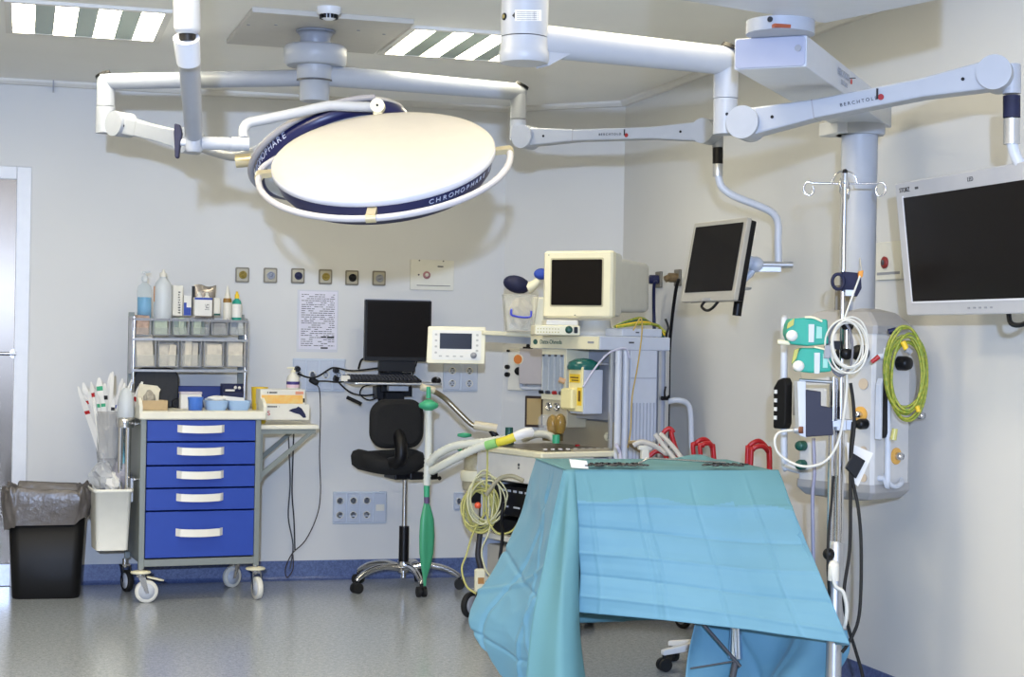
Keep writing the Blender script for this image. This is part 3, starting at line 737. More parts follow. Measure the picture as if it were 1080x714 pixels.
# handwritten sheet
a, b = ony(312.5, 371), ony(357, 306.5); c = (a+b)/2; w_, h = b.x-a.x, b.z-a.z
t = thing('paper_notice', 'white sheet of handwritten notes in a clear sleeve taped to the back wall', 'notice', c)
MB().b2(-w_/2, w_/2, -.0015, -.0005, -h/2, h/2).build('clear_sleeve', mat('plastic sleeve', s2l(228, 230, 238), .2, alpha=.85), t)
MB().b2(-w_/2+.012, w_/2-.006, -.003, -.002, -h/2+.016, h/2-.008).build('sheet', mat('paper lilac white', s2l(226, 224, 236), .7), t)
printlines(t, -w_/2+.024, w_/2-.02, -h/2+.03, h/2-.02, 26, INK, 4, .30, -.0036, 'handwriting')
MB().b2(.02, .05, -.0042, -.003, -h*.27, -h*.245).b2(.056, .095, -.0042, -.003, -h*.275, -h*.245).b2(.02, .06, -.0042, -.003, -h*.445, -h*.42).build('bold_words', INK, t)
# socket strips
SOCKM = mat('silver socket plate', s2l(200, 210, 224), .35, .1)
def sockets(px0, px1, py0, py1, label, n, frame=False, rows=1, blank=None, face=SOCKM):
    a, b = ony(px0, py1), ony(px1, py0); c = (a+b)/2; w_, h = b.x-a.x, b.z-a.z
    t = thing('wall_socket', label, 'wall socket', c)
    MB().b2(-w_/2, w_/2, -.014, 0, -h/2, h/2, ch=.003).build('plate', face, t)
    for i in range(n):
        x = -w_/2+w_*(i+.5)/n; u = w_/n*.9
        MB().b2(x-u/2, x+u/2, -.018, -.014, -h*.44, h*.44, ch=.002).build('module', mat('socket module', s2l(192, 200, 214), .35, .1), t)
        for j in range(rows):
            z = h*(.22-.44*j/(rows-1)) if rows > 1 else 0
            if blank == i: MB().b2(x-u*.35, x+u*.35, -.021, -.018, -h*.1, h*.1).build('blank_switch', OFFW, t); break
            r_ = min(.021, u*.45)
            MB().lathe([(r_, .018), (r_, .022), (r_*.82, .022), (r_*.78, .0145), (.0, .0145)], (x, 0, z), (0, -1, 0), n=24).build('socket_ring', OFFW, t)
            MB().sph((x-r_*.42, -.0165, z), .0035, 8).sph((x+r_*.42, -.0165, z), .0035, 8).b2(x-.006, x+.006, -.021, -.015, z+r_*.5, z+r_*.8).b2(x-.006, x+.006, -.021, -.015, z-r_*.8, z-r_*.5).build('socket_holes', DGREY, t)
    return t, w_, h
sa, sw, sh_ = sockets(308, 364, 378.5, 412.5, 'four gang silver wall socket strip with black plugs, behind the keyboard tray cables', 4)
sockets(350.5, 407.5, 518, 552.5, 'four gang silver wall socket low on the wall beside the office chair', 4, rows=2, blank=3)
sockets(467, 503.5, 383, 412.5, 'small steel framed wall socket behind the ventilator screen', 2, rows=2)
sockets(478, 489, 519, 538, 'small grey socket low on the wall beside the coiled tubing', 1)

# ---- computer on its wall arm
mp = ony(420, 352, -.24)
t = thing('computer_monitor', 'black flat computer monitor above the keyboard shelf on the back wall', 'monitor', (mp.x, -.24, mp.z), math.radians(-2))
a, b = LY(t, 384.5, 380, -.03), LY(t, 455.5, 317.5, -.03); w_, h = b.x-a.x, b.z-a.z; cx, cz = (a.x+b.x)/2, (a.z+b.z)/2
MB().rrect(w_, h, .006, -.02, .03, XZ, (cx, 0, cz)).rrect(w_*.7, h*.7, .02, -.05, -.02, XZ, (cx, 0, cz)).build('housing', BLACK, t, bev=.003)
MB().rrect(w_-.022, h-.026, .002, .0301, .0312, XZ, (cx, 0, cz+.003)).build('screen', SCREEN, t)
MB().b2(cx-w_/2, cx+w_/2, -.0315, -.026, cz-h/2-.002, cz-h/2+.022).b2(cx-.10, cx+.10, -.02, .04, cz-h/2-.06, cz-h/2+.0).build('lower_bezel', BLACK, t, bev=.002)
MB().b2(cx-w_/2, cx+w_/2, -.0, .012, cz+h/2, cz+h/2+.006).build('top_edge', mat('silver edge', s2l(170, 175, 190), .4), t)
zk = ony(420, 403, -.30).z
ks = thing('keyboard_shelf', 'silver edged keyboard shelf on a wall bracket under the computer monitor', 'shelf', (mp.x, 0, zk), 0)
a = LY(ks, 372, 403, -.42); b = LY(ks, 466, 403, -.42)
MB().rrect(b.x-a.x, .30, .02, -.012, 0, None, ((a.x+b.x)/2, -.29, 0)).build('shelf_board', ALU, ks, bev=.003)
MB().b2(-.07, .07, -.16, 0, -.06, -.012).b2(-.05, .05, -.20, -.001, -.11, -.06).b2(-.09, -.05, -.12, 0, -.1, -.03).b2(.05, .11, -.13, 0, -.085, -.03).b2(-.06, .06, -.02, 0, -.13, .10).b2(-.035, .035, -.2, 0, .005, .10).b2(-.09, .09, -.19, -.14, .005, .05).build('wall_bracket', BLACK, ks, bev=.003)
MB().b2(-.05, .06, -.255, -.20, -.05, -.02).build('metal_box', ALU, ks)
MB().cyl((-.04, -.12, -.13), (-.04, -.12, -.07), .012).cyl((.05, -.1, -.13), (.05, -.1, -.07), .012).build('rollers', BLACK, ks)
xa = LY(ks, 366, 400, -.40).x; xb = LY(ks, 444, 400, -.40).x
kb = thing('keyboard', 'long black keyboard lying on the keyboard shelf', 'keyboard', G(ks, ((xa+xb)/2, -.34, 0)))
kw = xb-xa
MB().add([V((x, y, z)) for x in (-kw/2, kw/2) for y, z in ((-.08, .002), (-.08, .014), (.08, .036), (.08, .002))], [(0, 1, 2, 3), (7, 6, 5, 4), (0, 4, 5, 1), (1, 5, 6, 2), (2, 6, 7, 3), (3, 7, 4, 0)]).build('keyboard_body', BLACK, kb, bev=.002)
q = MB()
for j in range(5):
    for i in range(18):
        x = -kw/2+.02+(kw-.04)*(i+.5)/18; y = -.062+j*.029; q.box((x, y, .019+.0042*j+.0), (.015, .022, .010))
tag(q.build('keys', mat('key black', s2l(38, 38, 42), .5), kb), kind='stuff')
MB().rrect(.05, .03, .01, 0, .012, XZ, (-kw/2-.01, -.06, .02)).build('label_clip', OFFW, kb)
ms = thing('computer_mouse', 'black computer mouse at the right end of the keyboard shelf', 'mouse', G(ks, (LY(ks, 461, 400, -.36).x, -.34, .0)))
MB().sph((0, 0, .012), .035, 16, (.75, 1.2, .62)).build('mouse_body', BLACK, ms); MB().b2(-.0035, .0035, -.036, -.018, .022, .032, ch=.001).build('scroll_wheel', MGREY, ms)
def cable(name, label, pts, r, m_, cat='cable', par=None, **k):
    if par is not None: return MB().tube([L(par, p) for p in pts], r, n=8, sm=k.get('sm', 5)).build(name, m_, par)
    return tag(MB().tube(pts, r, n=8, sm=k.get('sm', 5)).build(name, m_), label, cat, k.get('group'))
Y1 = -.05
cable('power_cable', 'black cable from the left socket strip to the keyboard shelf, upper loop', [ony(314, 394, Y1), ony(325, 398, Y1-.03), ony(335, 397, Y1-.04), ony(348, 389, -.1), ony(355, 388, -.12), ony(372, 391, -.18), ony(400, 388, -.2)], .005, BLACK)
cable('power_cable', 'black cable from the socket strip sagging below the keyboard shelf', [ony(353, 396, Y1), ony(358, 404, -.08), ony(370, 414, -.12), ony(384, 417, -.14), ony(395, 416, -.16)], .005, BLACK)
cable('power_cable', 'thin black cable between the socket strip and the shelf, straight run', [ony(332, 402, -.06), ony(345, 402, -.09), ony(356, 403, -.09), ony(366, 402, -.12)], .0045, BLACK)
cable('monitor_cable', 'black cable looping out behind the left side of the monitor', [ony(378, 389, -.15), ony(381, 380, -.17), ony(386, 377, -.15), ony(392, 370, -.15)], .006, BLACK)
cable('monitor_cable', 'black cable hanging behind the right side of the monitor base', [ony(438, 372, -.15), ony(439.5, 382, -.12), ony(436, 391, -.12), ony(434, 405, -.1), ony(428, 418, -.08)], .004, BLACK)
cable('antenna_stick', 'short black rod hanging below the left end of the keyboard shelf', [ony(366, 419, -.2), ony(381, 426, -.24)], .010, BLACK, cat='rod', sm=1)
cable('monitor_cable', 'black cable with plug hanging under the keyboard shelf', [ony(395, 405, -.14), ony(383, 408, -.14), ony(380, 416, -.12), ony(390, 422, -.1), ony(404, 416, -.1)], .004, BLACK)
for px, py, l_ in ((313, 389, 'black plug in the first gang of the left socket strip'), (353.5, 390.5, 'upper black plug in the last gang of the left socket strip'), (353.5, 399.5, 'lower black plug in the last gang of the left socket strip')):
    p = ony(px, py, 0); tag(MB().cyl(p+V((0, -.018, 0)), p+V((0, -.055, 0)), .018, .014).build('power_plug', BLACK), l_, 'plug')
p = ony(331, 402, -.07); tag(MB().box(p, (.055, .03, .034), M=Matrix.Rotation(.5, 3, 'Y'), ch=.008).build('power_adapter', BLACK), 'black power adapter hanging in the cables left of the keyboard', 'adapter')
cable('power_cable', 'thin brown cable falling from the adapter to the floor', [ony(333, 405, -.07), ony(337, 412, -.06), ony(338, 440, -.05), ony(337, 480, -.05), ony(338, 520, -.05), ony(334, 545, -.05), ony(322, 570, -.05), ony(308, 584, -.06), ony(301, 600, -.08), ony(303, 609, -.08), ony(309, 600, -.06), ony(309, 585, -.05)], .003, mat('brown cable', s2l(52, 40, 36), .5))
cable('power_cable', 'dark cable hanging under the side shelf to the floor, left one', [ony(304, 452, -.05), ony(305, 480, -.04), ony(306, 510, -.04), ony(304, 545, -.04), ony(309, 575, -.04), ony(306, 600, -.06)], .004, DGREY)
cable('power_cable', 'dark cable hanging under the side shelf to the floor, right one', [ony(310, 452, -.05), ony(309, 480, -.03), ony(308, 520, -.03), ony(310, 548, -.03), ony(311, 580, -.04)], .004, INK)

# ---- office chair
cc = V((-1.20, -.42, 0))
ch = thing('office_chair', 'black swivel office chair with a chrome five star base by the computer', 'chair', cc, math.radians(8))
FAB = mat('black chair fabric', s2l(20, 20, 22), .85, noise=.2, nscale=150, bump=.15)
zc = lambda py: ony(412, py, cc.y).z
lx = lambda px, py=450, y=0: LY(ch, px, py, y)
# backrest: its back faces the photographer's left; rounded shield
bk = lx(419, 447, -.16)
m = MB(); rings = []
bw, bh = (LY(ch, 448, 447, -.16).x-LY(ch, 391, 447, -.16).x), (LY(ch, 419, 422, -.16).z-LY(ch, 419, 474, -.16).z)
for y, s_ in ((-.03, .80), (-.02, .95), (0, 1.0), (.02, .97), (.032, .85)):
    rings.append([V((bk.x+x*s_, bk.y+y+.25*x*x*1.2, bk.z+z*s_)) for x, z in rr(bw, bh, .085, 7)])
loft(m, rings).build('backrest', FAB, ch)
MB().tube([V((bk.x, bk.y+.02, bk.z-.03)), V((bk.x+.005, bk.y-.045, bk.z-.10)), V((bk.x+.0, bk.y-.05, bk.z-.19)), V((bk.x-.03, bk.y+.03, bk.z-.215)), V((-.02, 0, bk.z-.225))], .034, n=12).build('back_support', BLACK, ch)
sz = zc(490)
sc_ = LY(ch, 414, 490, 0).x
m = MB(); rings = []
for z, s_ in ((-.045, .80), (-.02, .97), (.005, 1.0), (.03, .95), (.042, .8)):
    rings.append([V((sc_-.025+x*s_, y*s_+.01, sz+z+(.05*(x/.2)**2 if z > 0 else .02*(x/.2)**2))) for x, y in rr(.36, .40, .13, 7)])
loft(m, rings).build('seat', FAB, ch)
MB().b2(-.09, .09, -.09, .09, sz-.075, sz-.045).b2(-.03, .13, -.16, -.10, sz-.07, sz-.03).build('seat_mechanism', BLACK, ch, bev=.006)
MB().cyl((.04, -.1, sz-.06), (.14, -.14, sz-.065), .006).sph((.145, -.142, sz-.065), .012, 8).build('lever', BLACK, ch)
MB().cyl((0, 0, .30), (0, 0, sz-.05), .014).build('gas_lift', CHROME, ch)
MB().cyl((0, 0, .10), (0, 0, .34), .027).build('lift_cover', BLACK, ch)
for k in range(5):
    a = math.radians(-92+72*k); d = V((math.cos(a), math.sin(a), 0))
    l_ = MB(); pp = [d*.02+V((0, 0, .115)), d*.12+V((0, 0, .13)), d*.22+V((0, 0, .115)), d*.29+V((0, 0, .082)), d*.305+V((0, 0, .066))]
    leg = l_.tube(pp, .020, n=10, taper=.012).build('base_leg', CHROME, ch)
    n_ = V((-d.y, d.x, 0)); e_ = d*.305+V((0, 0, .028))
    MB().cyl(e_-n_*.024, e_-n_*.006, .028).cyl(e_+n_*.006, e_+n_*.024, .028).cyl(e_-n_*.01, e_+n_*.01, .012).cyl(e_+V((0, 0, .02)), e_+V((0, 0, .045)), .009).build('castor', RUB, leg)
MB().cyl((0, 0, .09), (0, 0, .15), .034).cyl((0, 0, .06), (0, 0, .09), .015).build('hub', CHROME, ch)
# ================================================================== ANAESTHESIA MACHINE
MA = math.radians(17.0)
am = thing('anaesthesia_machine', 'cream and grey anaesthesia machine with a flowmeter column, work surface and drawers', 'anaesthesia machine', (-.90, -1.97, 0), MA)
# local: x runs back from the front face, y runs from the near side (0) to the far side (MW)
MW = .57
PGR = mat('pale grey panel', s2l(196, 202, 214), .42)
PGR2 = mat('mid grey blue panel', s2l(170, 176, 190), .45)
zw = .845                                       # work surface
xs0, xs1 = .315, .735                           # upper shelf depth
zsh0, zsh1 = 1.320, 1.385
# chassis and lower body
MB().b2(.03, .74, .03, MW-.03, .13, .19).b2(.06, .70, .0, .03, .10, .19).b2(.06, .70, MW-.03, MW, .10, .19).build('chassis', DGREY, am, bev=.004)
MB().b2(.30, .72, .02, MW-.02, .19, zw-.035).build('lower_cabinet', PGR, am, bev=.004)
MB().b2(.02, .30, .01, .03, .19, .72).build('lower_side_panel', PGR, am, bev=.003); MB().b2(.02, .30, MW-.03, MW-.01, .19, .72).build('lower_side_panel', PGR, am, bev=.003)
MB().b2(.015, .30, .03, MW-.03, .40, .425).b2(.015, .30, .03, MW-.03, .19, .21).build('shelves', OFFW, am)
# front drawer
dr = MB().b2(-.002, .30, .005, MW-.005, zw-.155, zw-.028, ch=.004).build('drawer', mat('white drawer front', s2l(222, 220, 214), .4), am)
MB().cyl((-.006, .19, zw-.07), (-.002, .19, zw-.07), .007).cyl((-.006, .19, zw-.085), (-.002, .19, zw-.085), .005).build('lock', DGREY, dr)
# gas module and patient monitor boxes in the open bay
MB().b2(.05, .29, .06, .50, .43, .50, ch=.004).b2(.04, .29, .08, .48, .52, .66, ch=.004).build('black_module', BLACK, am)
q = MB()
for k in range(6): q.b2(.036, .041, .12+k*.05, .145+k*.05, .635, .645)
for k in range(3): q.b2(.036, .041, .14+k*.10, .19+k*.10, .56, .568)
q.build('module_buttons', LGREY, am)
MB().b2(.03, .29, .05, .51, .22, .37, ch=.006).build('lower_module', mat('warm grey panel', s2l(180, 176, 166), .45), am)
# work surface
MB().b2(-.012, .46, -.012, MW+.012, zw-.028, zw, ch=.006).build('work_surface', CREAM, am)
MB().b2(.03, .46, .02, MW-.02, zw, zw+.003).build('steel_tray', mat('dark steel tray', s2l(128, 120, 104), .32, .7, noise=.25, nscale=12), am)
MB().b2(.455, .47, .0, MW, zw, zw+.13, ch=.003).b2(.17, .46, -.004, .012, zw, zw+.012).build('steel_back_plate', mat('champagne steel', s2l(200, 190, 165), .35, .6), am)
MB().cyl((.44, .10, zw+.06), (.455, .10, zw+.06), .022).cyl((.43, .10, zw+.06), (.44, .10, zw+.06), .012).build('outlet_knob', CREAM, am)
# upper shelf
MB().b2(xs0, xs1, -.0, MW+.01, zsh0, zsh1, ch=.004).build('top_shelf', PGR, am)
MB().b2(xs0-.006, xs0+.0, .002, MW+.008, zsh0+.002, zsh1-.002).build('shelf_front_strip', CREAM, am)
YZ = basis((0, -1, 0), (0, 0, 1))               # draws on a plane facing -x
text('Datex-Ohmeda', .030, YZ, (xs0-.0065, .40, (zsh0+zsh1)/2), DGREEN, parent=am, name='maker_lettering')
MB().lathe([(.013, 0), (.013, .002)], (xs0-.006, MW-.035, (zsh0+zsh1)/2), (-1, 0, 0), sx=1.4).build('maker_emblem', DGREEN, am)
MB().b2(xs0-.0075, xs0-.006, .04, .09, zsh0+.03, zsh0+.04).build('model_print', MGREY, am)
MB().b2(xs0+.17, xs0+.2, -.0015, 0, zsh1-.032, zsh1-.024).build('side_print', DGREY, am)
# uprights and rear body (near side panels seen in the photo)
zt_ = zsh0
MB().b2(.47, .735, .012, MW-.01, zw-.03, zt_).build('rear_body', PGR2, am, bev=.003)
ru = MB()
p = LY(am, 645, 420, 0).x
for a, b in ((643, 646.5), (694, 697), (701, 705)):
    ru.b2(LY(am, a, 420, 0).x, LY(am, b, 420, 0).x, -.004, .012, .25, zt_)
ru.build('side_rails', ALU, am, bev=.002)
gx0, gx1 = LY(am, 664, 420, 0).x, LY(am, 692, 420, 0).x
MB().b2(gx0, gx1, -.002, .012, .55, zt_).build('side_panel', PGR, am, bev=.003)
q = MB(); n = 7
for k in range(n):
    x = gx0+.02+(gx1-gx0-.035)*k/(n-1); q.b2(x-.003, x+.003, -.006, -.002, .55, 1.07)
q.b2(gx0+.004, gx1-.004, -.0045, -.002, 1.185, 1.192)
q.build('grille_ribs', PGR2, am)
for px in (652, 659.5): 
    x = LY(am, px, 420, -.02).x; MB().cyl((x, -.018, .30), (x, -.018, zt_), .016).build('gas_pipe', LGREY, am)
# flowmeter column on the front, near left
fx0 = .335
y1 = LX(am, 571, 400, fx0).y; y0 = LX(am, 597, 400, fx0).y
zf = lambda py: LX(am, 584, py, fx0).z
MB().b2(fx0, .47, y0, y1, zf(422), zt_).build('flowmeter_column', CREAM, am, bev=.003)
MB().b2(fx0-.004, fx0, y0+.02, y1-.012, zf(415), zf(374)).build('flowmeter_glass', mat('flowmeter backing', s2l(166, 176, 188), .25), am)
q = MB()
for k in range(4):
    y = y0+.035+(y1-y0-.06)*k/3; q.cyl((fx0-.009, y, zf(413)), (fx0-.009, y, zf(376)), .006, n=10)
q.build('flow_tubes', CLEAR, am)
q = MB()
for k in range(4): y = y0+.03+(y1-y0-.055)*k/3; q.b2(fx0-.012, fx0-.004, y-.006, y+.006, zf(376), zf(374))
q.build('tube_caps', DGREY, am)
q = MB()
for k, m_ in enumerate((DGREY, RED, DGREY, BLACK)): y = y0+.022+(y1-y0-.04)*k/3; q.use(m_).cyl((fx0-.022, y, zf(414)), (fx0, y, zf(414)), .009)
q.build('flow_knobs', None, am)
MB().b2(fx0+.01, .47, y0, y1, zf(450), zf(422)).build('gauge_panel', mat('grey beige panel', s2l(196, 186, 158), .45), am, bev=.003)
for k in (.3, .62): 
    y = y1+(y0-y1)*k; MB().lathe([(.021, 0), (.021, .012), (.017, .012), (.017, .010), (0, .010)], (fx0+.01, y, zf(429)), (-1, 0, 0)).build('pressure_gauge', CHROME, am)
# vaporiser: cream front with yellow labels, grey side, green dome on top
vx = .255
vy1 = LX(am, 600, 410, vx).y; va = LX(am, 615, 410, vx); vy0 = va.y
vz1, vz0 = LX(am, 615, 387, vx).z, LX(am, 615, 437, vx).z
vd = LY(am, 636, 410, vy0).x
MB().b2(vx+.004, vd, vy0, vy1, vz0, vz1-.012).build('vaporiser_body', PGR, am, bev=.006)
MB().b2(vx-.004, vx+.004, vy0, vy1, vz0+.01, vz1, ch=.003).b2(vx-.03, vx, vy0+.05, vy1+.03, vz0+.02, vz0+.12, ch=.008).build('vaporiser_front', mat('cream yellow plastic', s2l(240, 228, 170), .4), am)
MB().b2(vx-.006, vx-.004, vy0+.02, vy1-.012, vz1-.075, vz1-.035).b2(vx-.006, vx-.004, vy0+.004, vy0+.04, vz0+.04, vz0+.125).build('yellow_label', YEL, am)
MB().b2(vx-.0075, vx-.006, vy0+.03, vy1-.02, vz1-.055, vz1-.048).b2(vx-.0075, vx-.006, vy0+.03, vy1-.03, vz1-.067, vz1-.062).b2(vx-.0075, vx-.006, vy0+.012, vy0+.03, vz0+.06, vz0+.11).build('label_print', mat('brown print', s2l(110, 80, 20), .5), am)
MB().cyl((vx-.02, vy1+.005, vz0+.15), (vx-.045, vy1+.02, vz0+.16), .013).build('filler_spout', mat('tan plastic', s2l(200, 160, 120), .4), am)
dx = (vx+vd)/2-.01
MB().lathe([(.075, 0), (.078, .012), (.070, .035), (.04, .05), (0, .055)], (dx, (vy0+vy1)/2+.01, vz1-.014), n=32).build('vaporiser_dial', mat('dark green dial', s2l(20, 90, 85), .2), am)
MB().b2(xs0+.03, .47, .02, y0-.005, vz1+.01, vz1+.02).b2(.40, .47, .02, y0, vz0-.03, vz1+.02).build('vaporiser_rail', MGREY, am)
# absorber hardware: amber valve domes above the work surface
AMB = mat('amber clear plastic', s2l(165, 130, 55), .15, alpha=.6)
q1 = LX(am, 592, 450, .25); 
for px, py, r_ in ((583, 446, .030), (591, 445, .028)):
    c = LX(am, px, py, .25)
    MB().lathe([(r_*.6, -.055), (r_*.9, -.03), (r_, 0), (r_*.8, .025), (r_*.3, .038), (0, .04)], c).build('valve_dome', AMB, am)
c = LX(am, 575, 445, .28); MB().lathe([(.035, -.06), (.035, .02), (.02, .035), (0, .036)], c).build('flow_sensor', CLEAR, am)
c = LX(am, 583, 458, .25); MB().lathe([(.05, -.03), (.05, .0), (.03, .012)], c).build('valve_base', mat('brass grey', s2l(120, 105, 70), .4, .6), am)
MB().tube([LX(am, 552, 463, .20), LX(am, 566, 458, .20), LX(am, 578, 459, .2), LX(am, 585, 463, .18)], .017, n=10, corr=.008).build('short_hose', HOSE, am)
c = LX(am, 586.5, 463, .18); MB().cyl(c+V((0, 0, -.02)), c+V((0, 0, .02)), .018).build('green_connector', GREEN, am)
c = LX(am, 537, 455, .16); MB().cyl((c.x, c.y, zw), (c.x, c.y, zw+.025), .024).cyl((c.x, c.y, zw+.025), (c.x, c.y, c.z+.02), .02, .019).build('adjustable_valve', DGREEN, am)
q = MB()
rnd = random.Random(3)
for k in range(9): x = .10; y = .03+k*.032; q.box((LX(am, 575+k*8, 469, .09+k*.04).x, LX(am, 575+k*8, 469, .09+k*.04).y, zw+.006), (.012, .018, .006))
q.build('small_marks', PAPER, am)
c = onp(609, 470, (0, 0, zw+.006), (0, 0, 1)); c = L(am, c); MB().box((c.x, c.y, zw+.008), (.015, .018, .008)).build('red_button', RED, am)
# soda lime canister on the far left of the front
cn = LX(am, 500, 490, .06); cx_, cy_ = .04, MW+.06
cn = G(am, (cx_, cy_, 0))
MB().lathe([(.068, .62), (.072, .635), (.072, .70), (.068, .71), (.064, .72), (.064, .785), (.068, .79), (.068, .80)], (cx_, cy_, 0), n=32).build('absorber_canister', mat('beige clear canister', s2l(176, 168, 140), .3, noise=.2, nscale=50), am)
MB().lathe([(.078, .665), (.082, .675), (.082, .705), (.078, .715)], (cx_, cy_, 0), n=32).build('canister_band', CREAM, am)
MB().lathe([(.075, .798), (.075, .825), (.04, .83)], (cx_, cy_, 0), n=32).b2(-.01, .10, MW-.02, MW+.10, .815, .835).build('canister_lid', mat('bronze grey lid', s2l(130, 118, 90), .4, .4), am)
for px, py in ((490, 459), (490, 474)):
    c = LX(am, px, py, cx_); MB().lathe([(.012, -.012), (.036, -.006), (.036, .006), (.012, .012)], c).build('green_cap', GREEN, am)
q = MB(); q.cyl((.06, MW+.045, .43), (.06, MW+.045, .66), .012); q.b2(.02, .1, MW-.01, MW+.12, .555, .615); q.build('black_bracket', BLACK, am)
# breathing bag arm: jointed steel tube with cream ends
D_ = 8.25
bp = [W(452, 411, D_-.05), W(460, 414, D_-.03), W(470, 421, D_), W(486, 437, D_), W(498, 448, D_), W(508, 451, D_)]
MB().tube([L(am, x) for x in bp], .013, n=12).build('bag_arm', mat('bronze steel', s2l(150, 140, 120), .28, .9), am)
AE = mat('beige arm end', s2l(206, 196, 170), .4)
MB().cyl(L(am, W(444, 408, D_-.06)), L(am, W(458, 412, D_-.04)), .017).build('bag_arm_end', AE, am); MB().cyl(L(am, W(500, 448, D_)), L(am, W(524, 452, D_)), .022).build('bag_arm_end', AE, am)
MB().cyl(L(am, W(517, 452, D_)), L(am, W(530, 470, D_+.0)), .016).build('bag_arm_mount', BLACK, am)
# ventilator control screen on its rail arm
vs_ = thing  # (kept short)
c = W(481.5, 364, 8.5)
vr = math.radians(-4)
def part_plane(px0, px1, py0, py1, d):
    a, b = W(px0, py1, d), W(px1, py0, d); return a, b
a, b = W(451, 383, 8.5), W(512, 345, 8.5)
wv, hv = (b-a).dot(rt), (b-a).z
Mv = Matrix((rt, V((0, 0, 1)), -fw)).transposed()     # turned squarely towards the room
Mv = Matrix.Rotation(math.radians(4), 3, 'Z') @ Mv
Ml = FR[am.name][1].transposed() @ Mv; oc = L(am, W(481.5, 364, 8.5))
vp = MB().prism([(-wv/2+.004, hv/2), (-wv/2, hv/2-.006), (-wv/2-.006, -hv/2+.004), (-wv/2, -hv/2), (wv/2, -hv/2), (wv/2+.002, hv/2)], -.055, 0, Ml, oc).build('control_display', CREAM, am, bev=.005)
MB().rrect(wv*.86, hv*.80, .008, 0, .003, Ml, oc).build('display_bezel', OFFW, vp)
MB().rrect(wv*.56, hv*.42, .002, .003, .0045, Ml, oc+Ml @ V((-.004, .02, 0))).build('display_screen', SCREEN, vp)
MB().lathe([(.016, 0), (.014, .018), (.0, .019)], oc+Ml @ V((wv*.30, -hv*.27, .002)), Ml @ V((0, 0, 1))).build('display_knob', MGREY, vp)
q = MB()
for k in range(4): q.rrect(.016, .007, .003, .003, .0045, Ml, oc+Ml @ V((-wv*.28+k*.035, -hv*.3, 0)))
for k in range(4): q.rrect(.012, .010, .003, .003, .0045, Ml, oc+Ml @ V((-wv*.36, hv*.28-k*.030, 0))); q.rrect(.012, .010, .003, .003, .0045, Ml, oc+Ml @ V((wv*.36, hv*.28-k*.026, 0)))
q.build('display_buttons', mat('button grey', s2l(180, 178, 168), .5), vp)
ar = MB().use(ALU)
p0, p1 = L(am, W(507, 355, 8.52)), L(am, W(566, 358, 8.62))
d_ = (p1-p0).normalized(); s_ = V((0, 0, 1)).cross(d_)
M3 = Matrix((d_, s_, V((0, 0, 1)))).transposed(); Ln = (p1-p0).length
ar.box((p0+p1)/2+V((0, 0, -.008)), (Ln, .02, .035), M=M3).use(CREAM).box((p0+p1)/2+V((0, 0, .020)), (Ln, .05, .022), M=M3, ch=.004)
ar.build('display_arm', None, am)
# castors
def mcastor(x, y, ang): castor(am, x, y, ang, rad=.063, bumper=False, tyre=RUB, hubm=MGREY, name='castor', zt=.14)
mcastor(.02, MW+.03, math.radians(200)); mcastor(.20, .02, math.radians(240)); mcastor(.74, -.10, math.radians(265)); mcastor(.66, MW-.05, math.radians(60))
# side handle pipe at the right
hp_ = [LY(am, 702, 424, -.03), LY(am, 714, 422, -.03), LY(am, 724, 425, -.03), LY(am, 728, 434, -.03), LY(am, 729, 460, -.03), LY(am, 730, 500, -.03)]
MB().tube([V((.735, .01, hp_[0].z))]+hp_[1:], .014).build('side_handle', LGREY, am)
MB().tube([LY(am, 702, 408, -.03), LY(am, 701, 414, -.04), LY(am, 702, 421, -.03), LY(am, 706, 417, -.05)], .005).cyl(LY(am, 698, 420, -.02), LY(am, 704, 420, -.02), .01).build('cable_hook', BLACK, am)

# ---- CRT monitor, module box and drive strip on the shelf
ZT2 = zsh1
cr = thing('crt_monitor', 'bulky cream CRT monitor with a dark screen on top of the anaesthesia machine', 'monitor', G(am, (.52, .25, ZT2)), math.radians(-46))
# local -y faces the photographer
ya = -.17
a = LY(cr, 572, 335, ya); b = LY(cr, 646, 264, ya)
w_, h = b.x-a.x, b.z-a.z; cx, z0 = (a.x+b.x)/2, max(a.z, .075)
hh = b.z-z0
MB().b2(cx-w_/2, cx+w_/2, ya, ya+.05, z0, z0+hh, ch=.010).build('front_bezel', CREAM, cr)
q = MB(); 
loft(q, [[V((cx+x, ya+y, z0+hh/2+z)) for x, z in rr(w_*s1, hh*s2, .02, 3)] for y, s1, s2 in ((.05, .98, .97), (.12, .96, .95), (.135, .86, .82), (.46, .80, .77), (.50, .76, .73))], smooth=False)
q.build('rear_housing', mat('warm grey housing', s2l(206, 204, 192), .45), cr, bev=.004)
sw_, sh2 = w_*.73, hh*.68
MB().rrect(sw_+.016, sh2+.016, .008, .0, .003, XZ, (cx-.002, ya+.002, z0+hh*.53)).build('screen_surround', mat('dark cream', s2l(190, 182, 150), .5), cr)
MB().rrect(sw_, sh2, .006, .003, .006, XZ, (cx-.002, ya+.002, z0+hh*.53)).build('screen', SCREEN, cr)
MB().b2(cx-.012, cx-.004, ya-.001, ya, z0+.012, z0+.016).sph((cx-w_*.42, ya, z0+hh*.94), .003, 6).build('small_marks', INK, cr)
MB().lathe([(.11, 0), (.12, .01), (.10, .03), (.08, .05), (.08, .077)], (cx, .02, 0), n=32).build('swivel_foot', OFFW, cr)
mb_ = thing('module_box', 'flat cream module box with small dark slots under the CRT monitor', 'module', G(am, (.50, .28, ZT2+.0)), math.radians(-12))
a = LY(mb_, 564, 350, -.20); b = LY(mb_, 612, 340, -.20)
MB().b2(a.x, b.x, -.20, .05, .001, .048, ch=.004).build('module_body', CREAM, mb_)
q = MB(); 
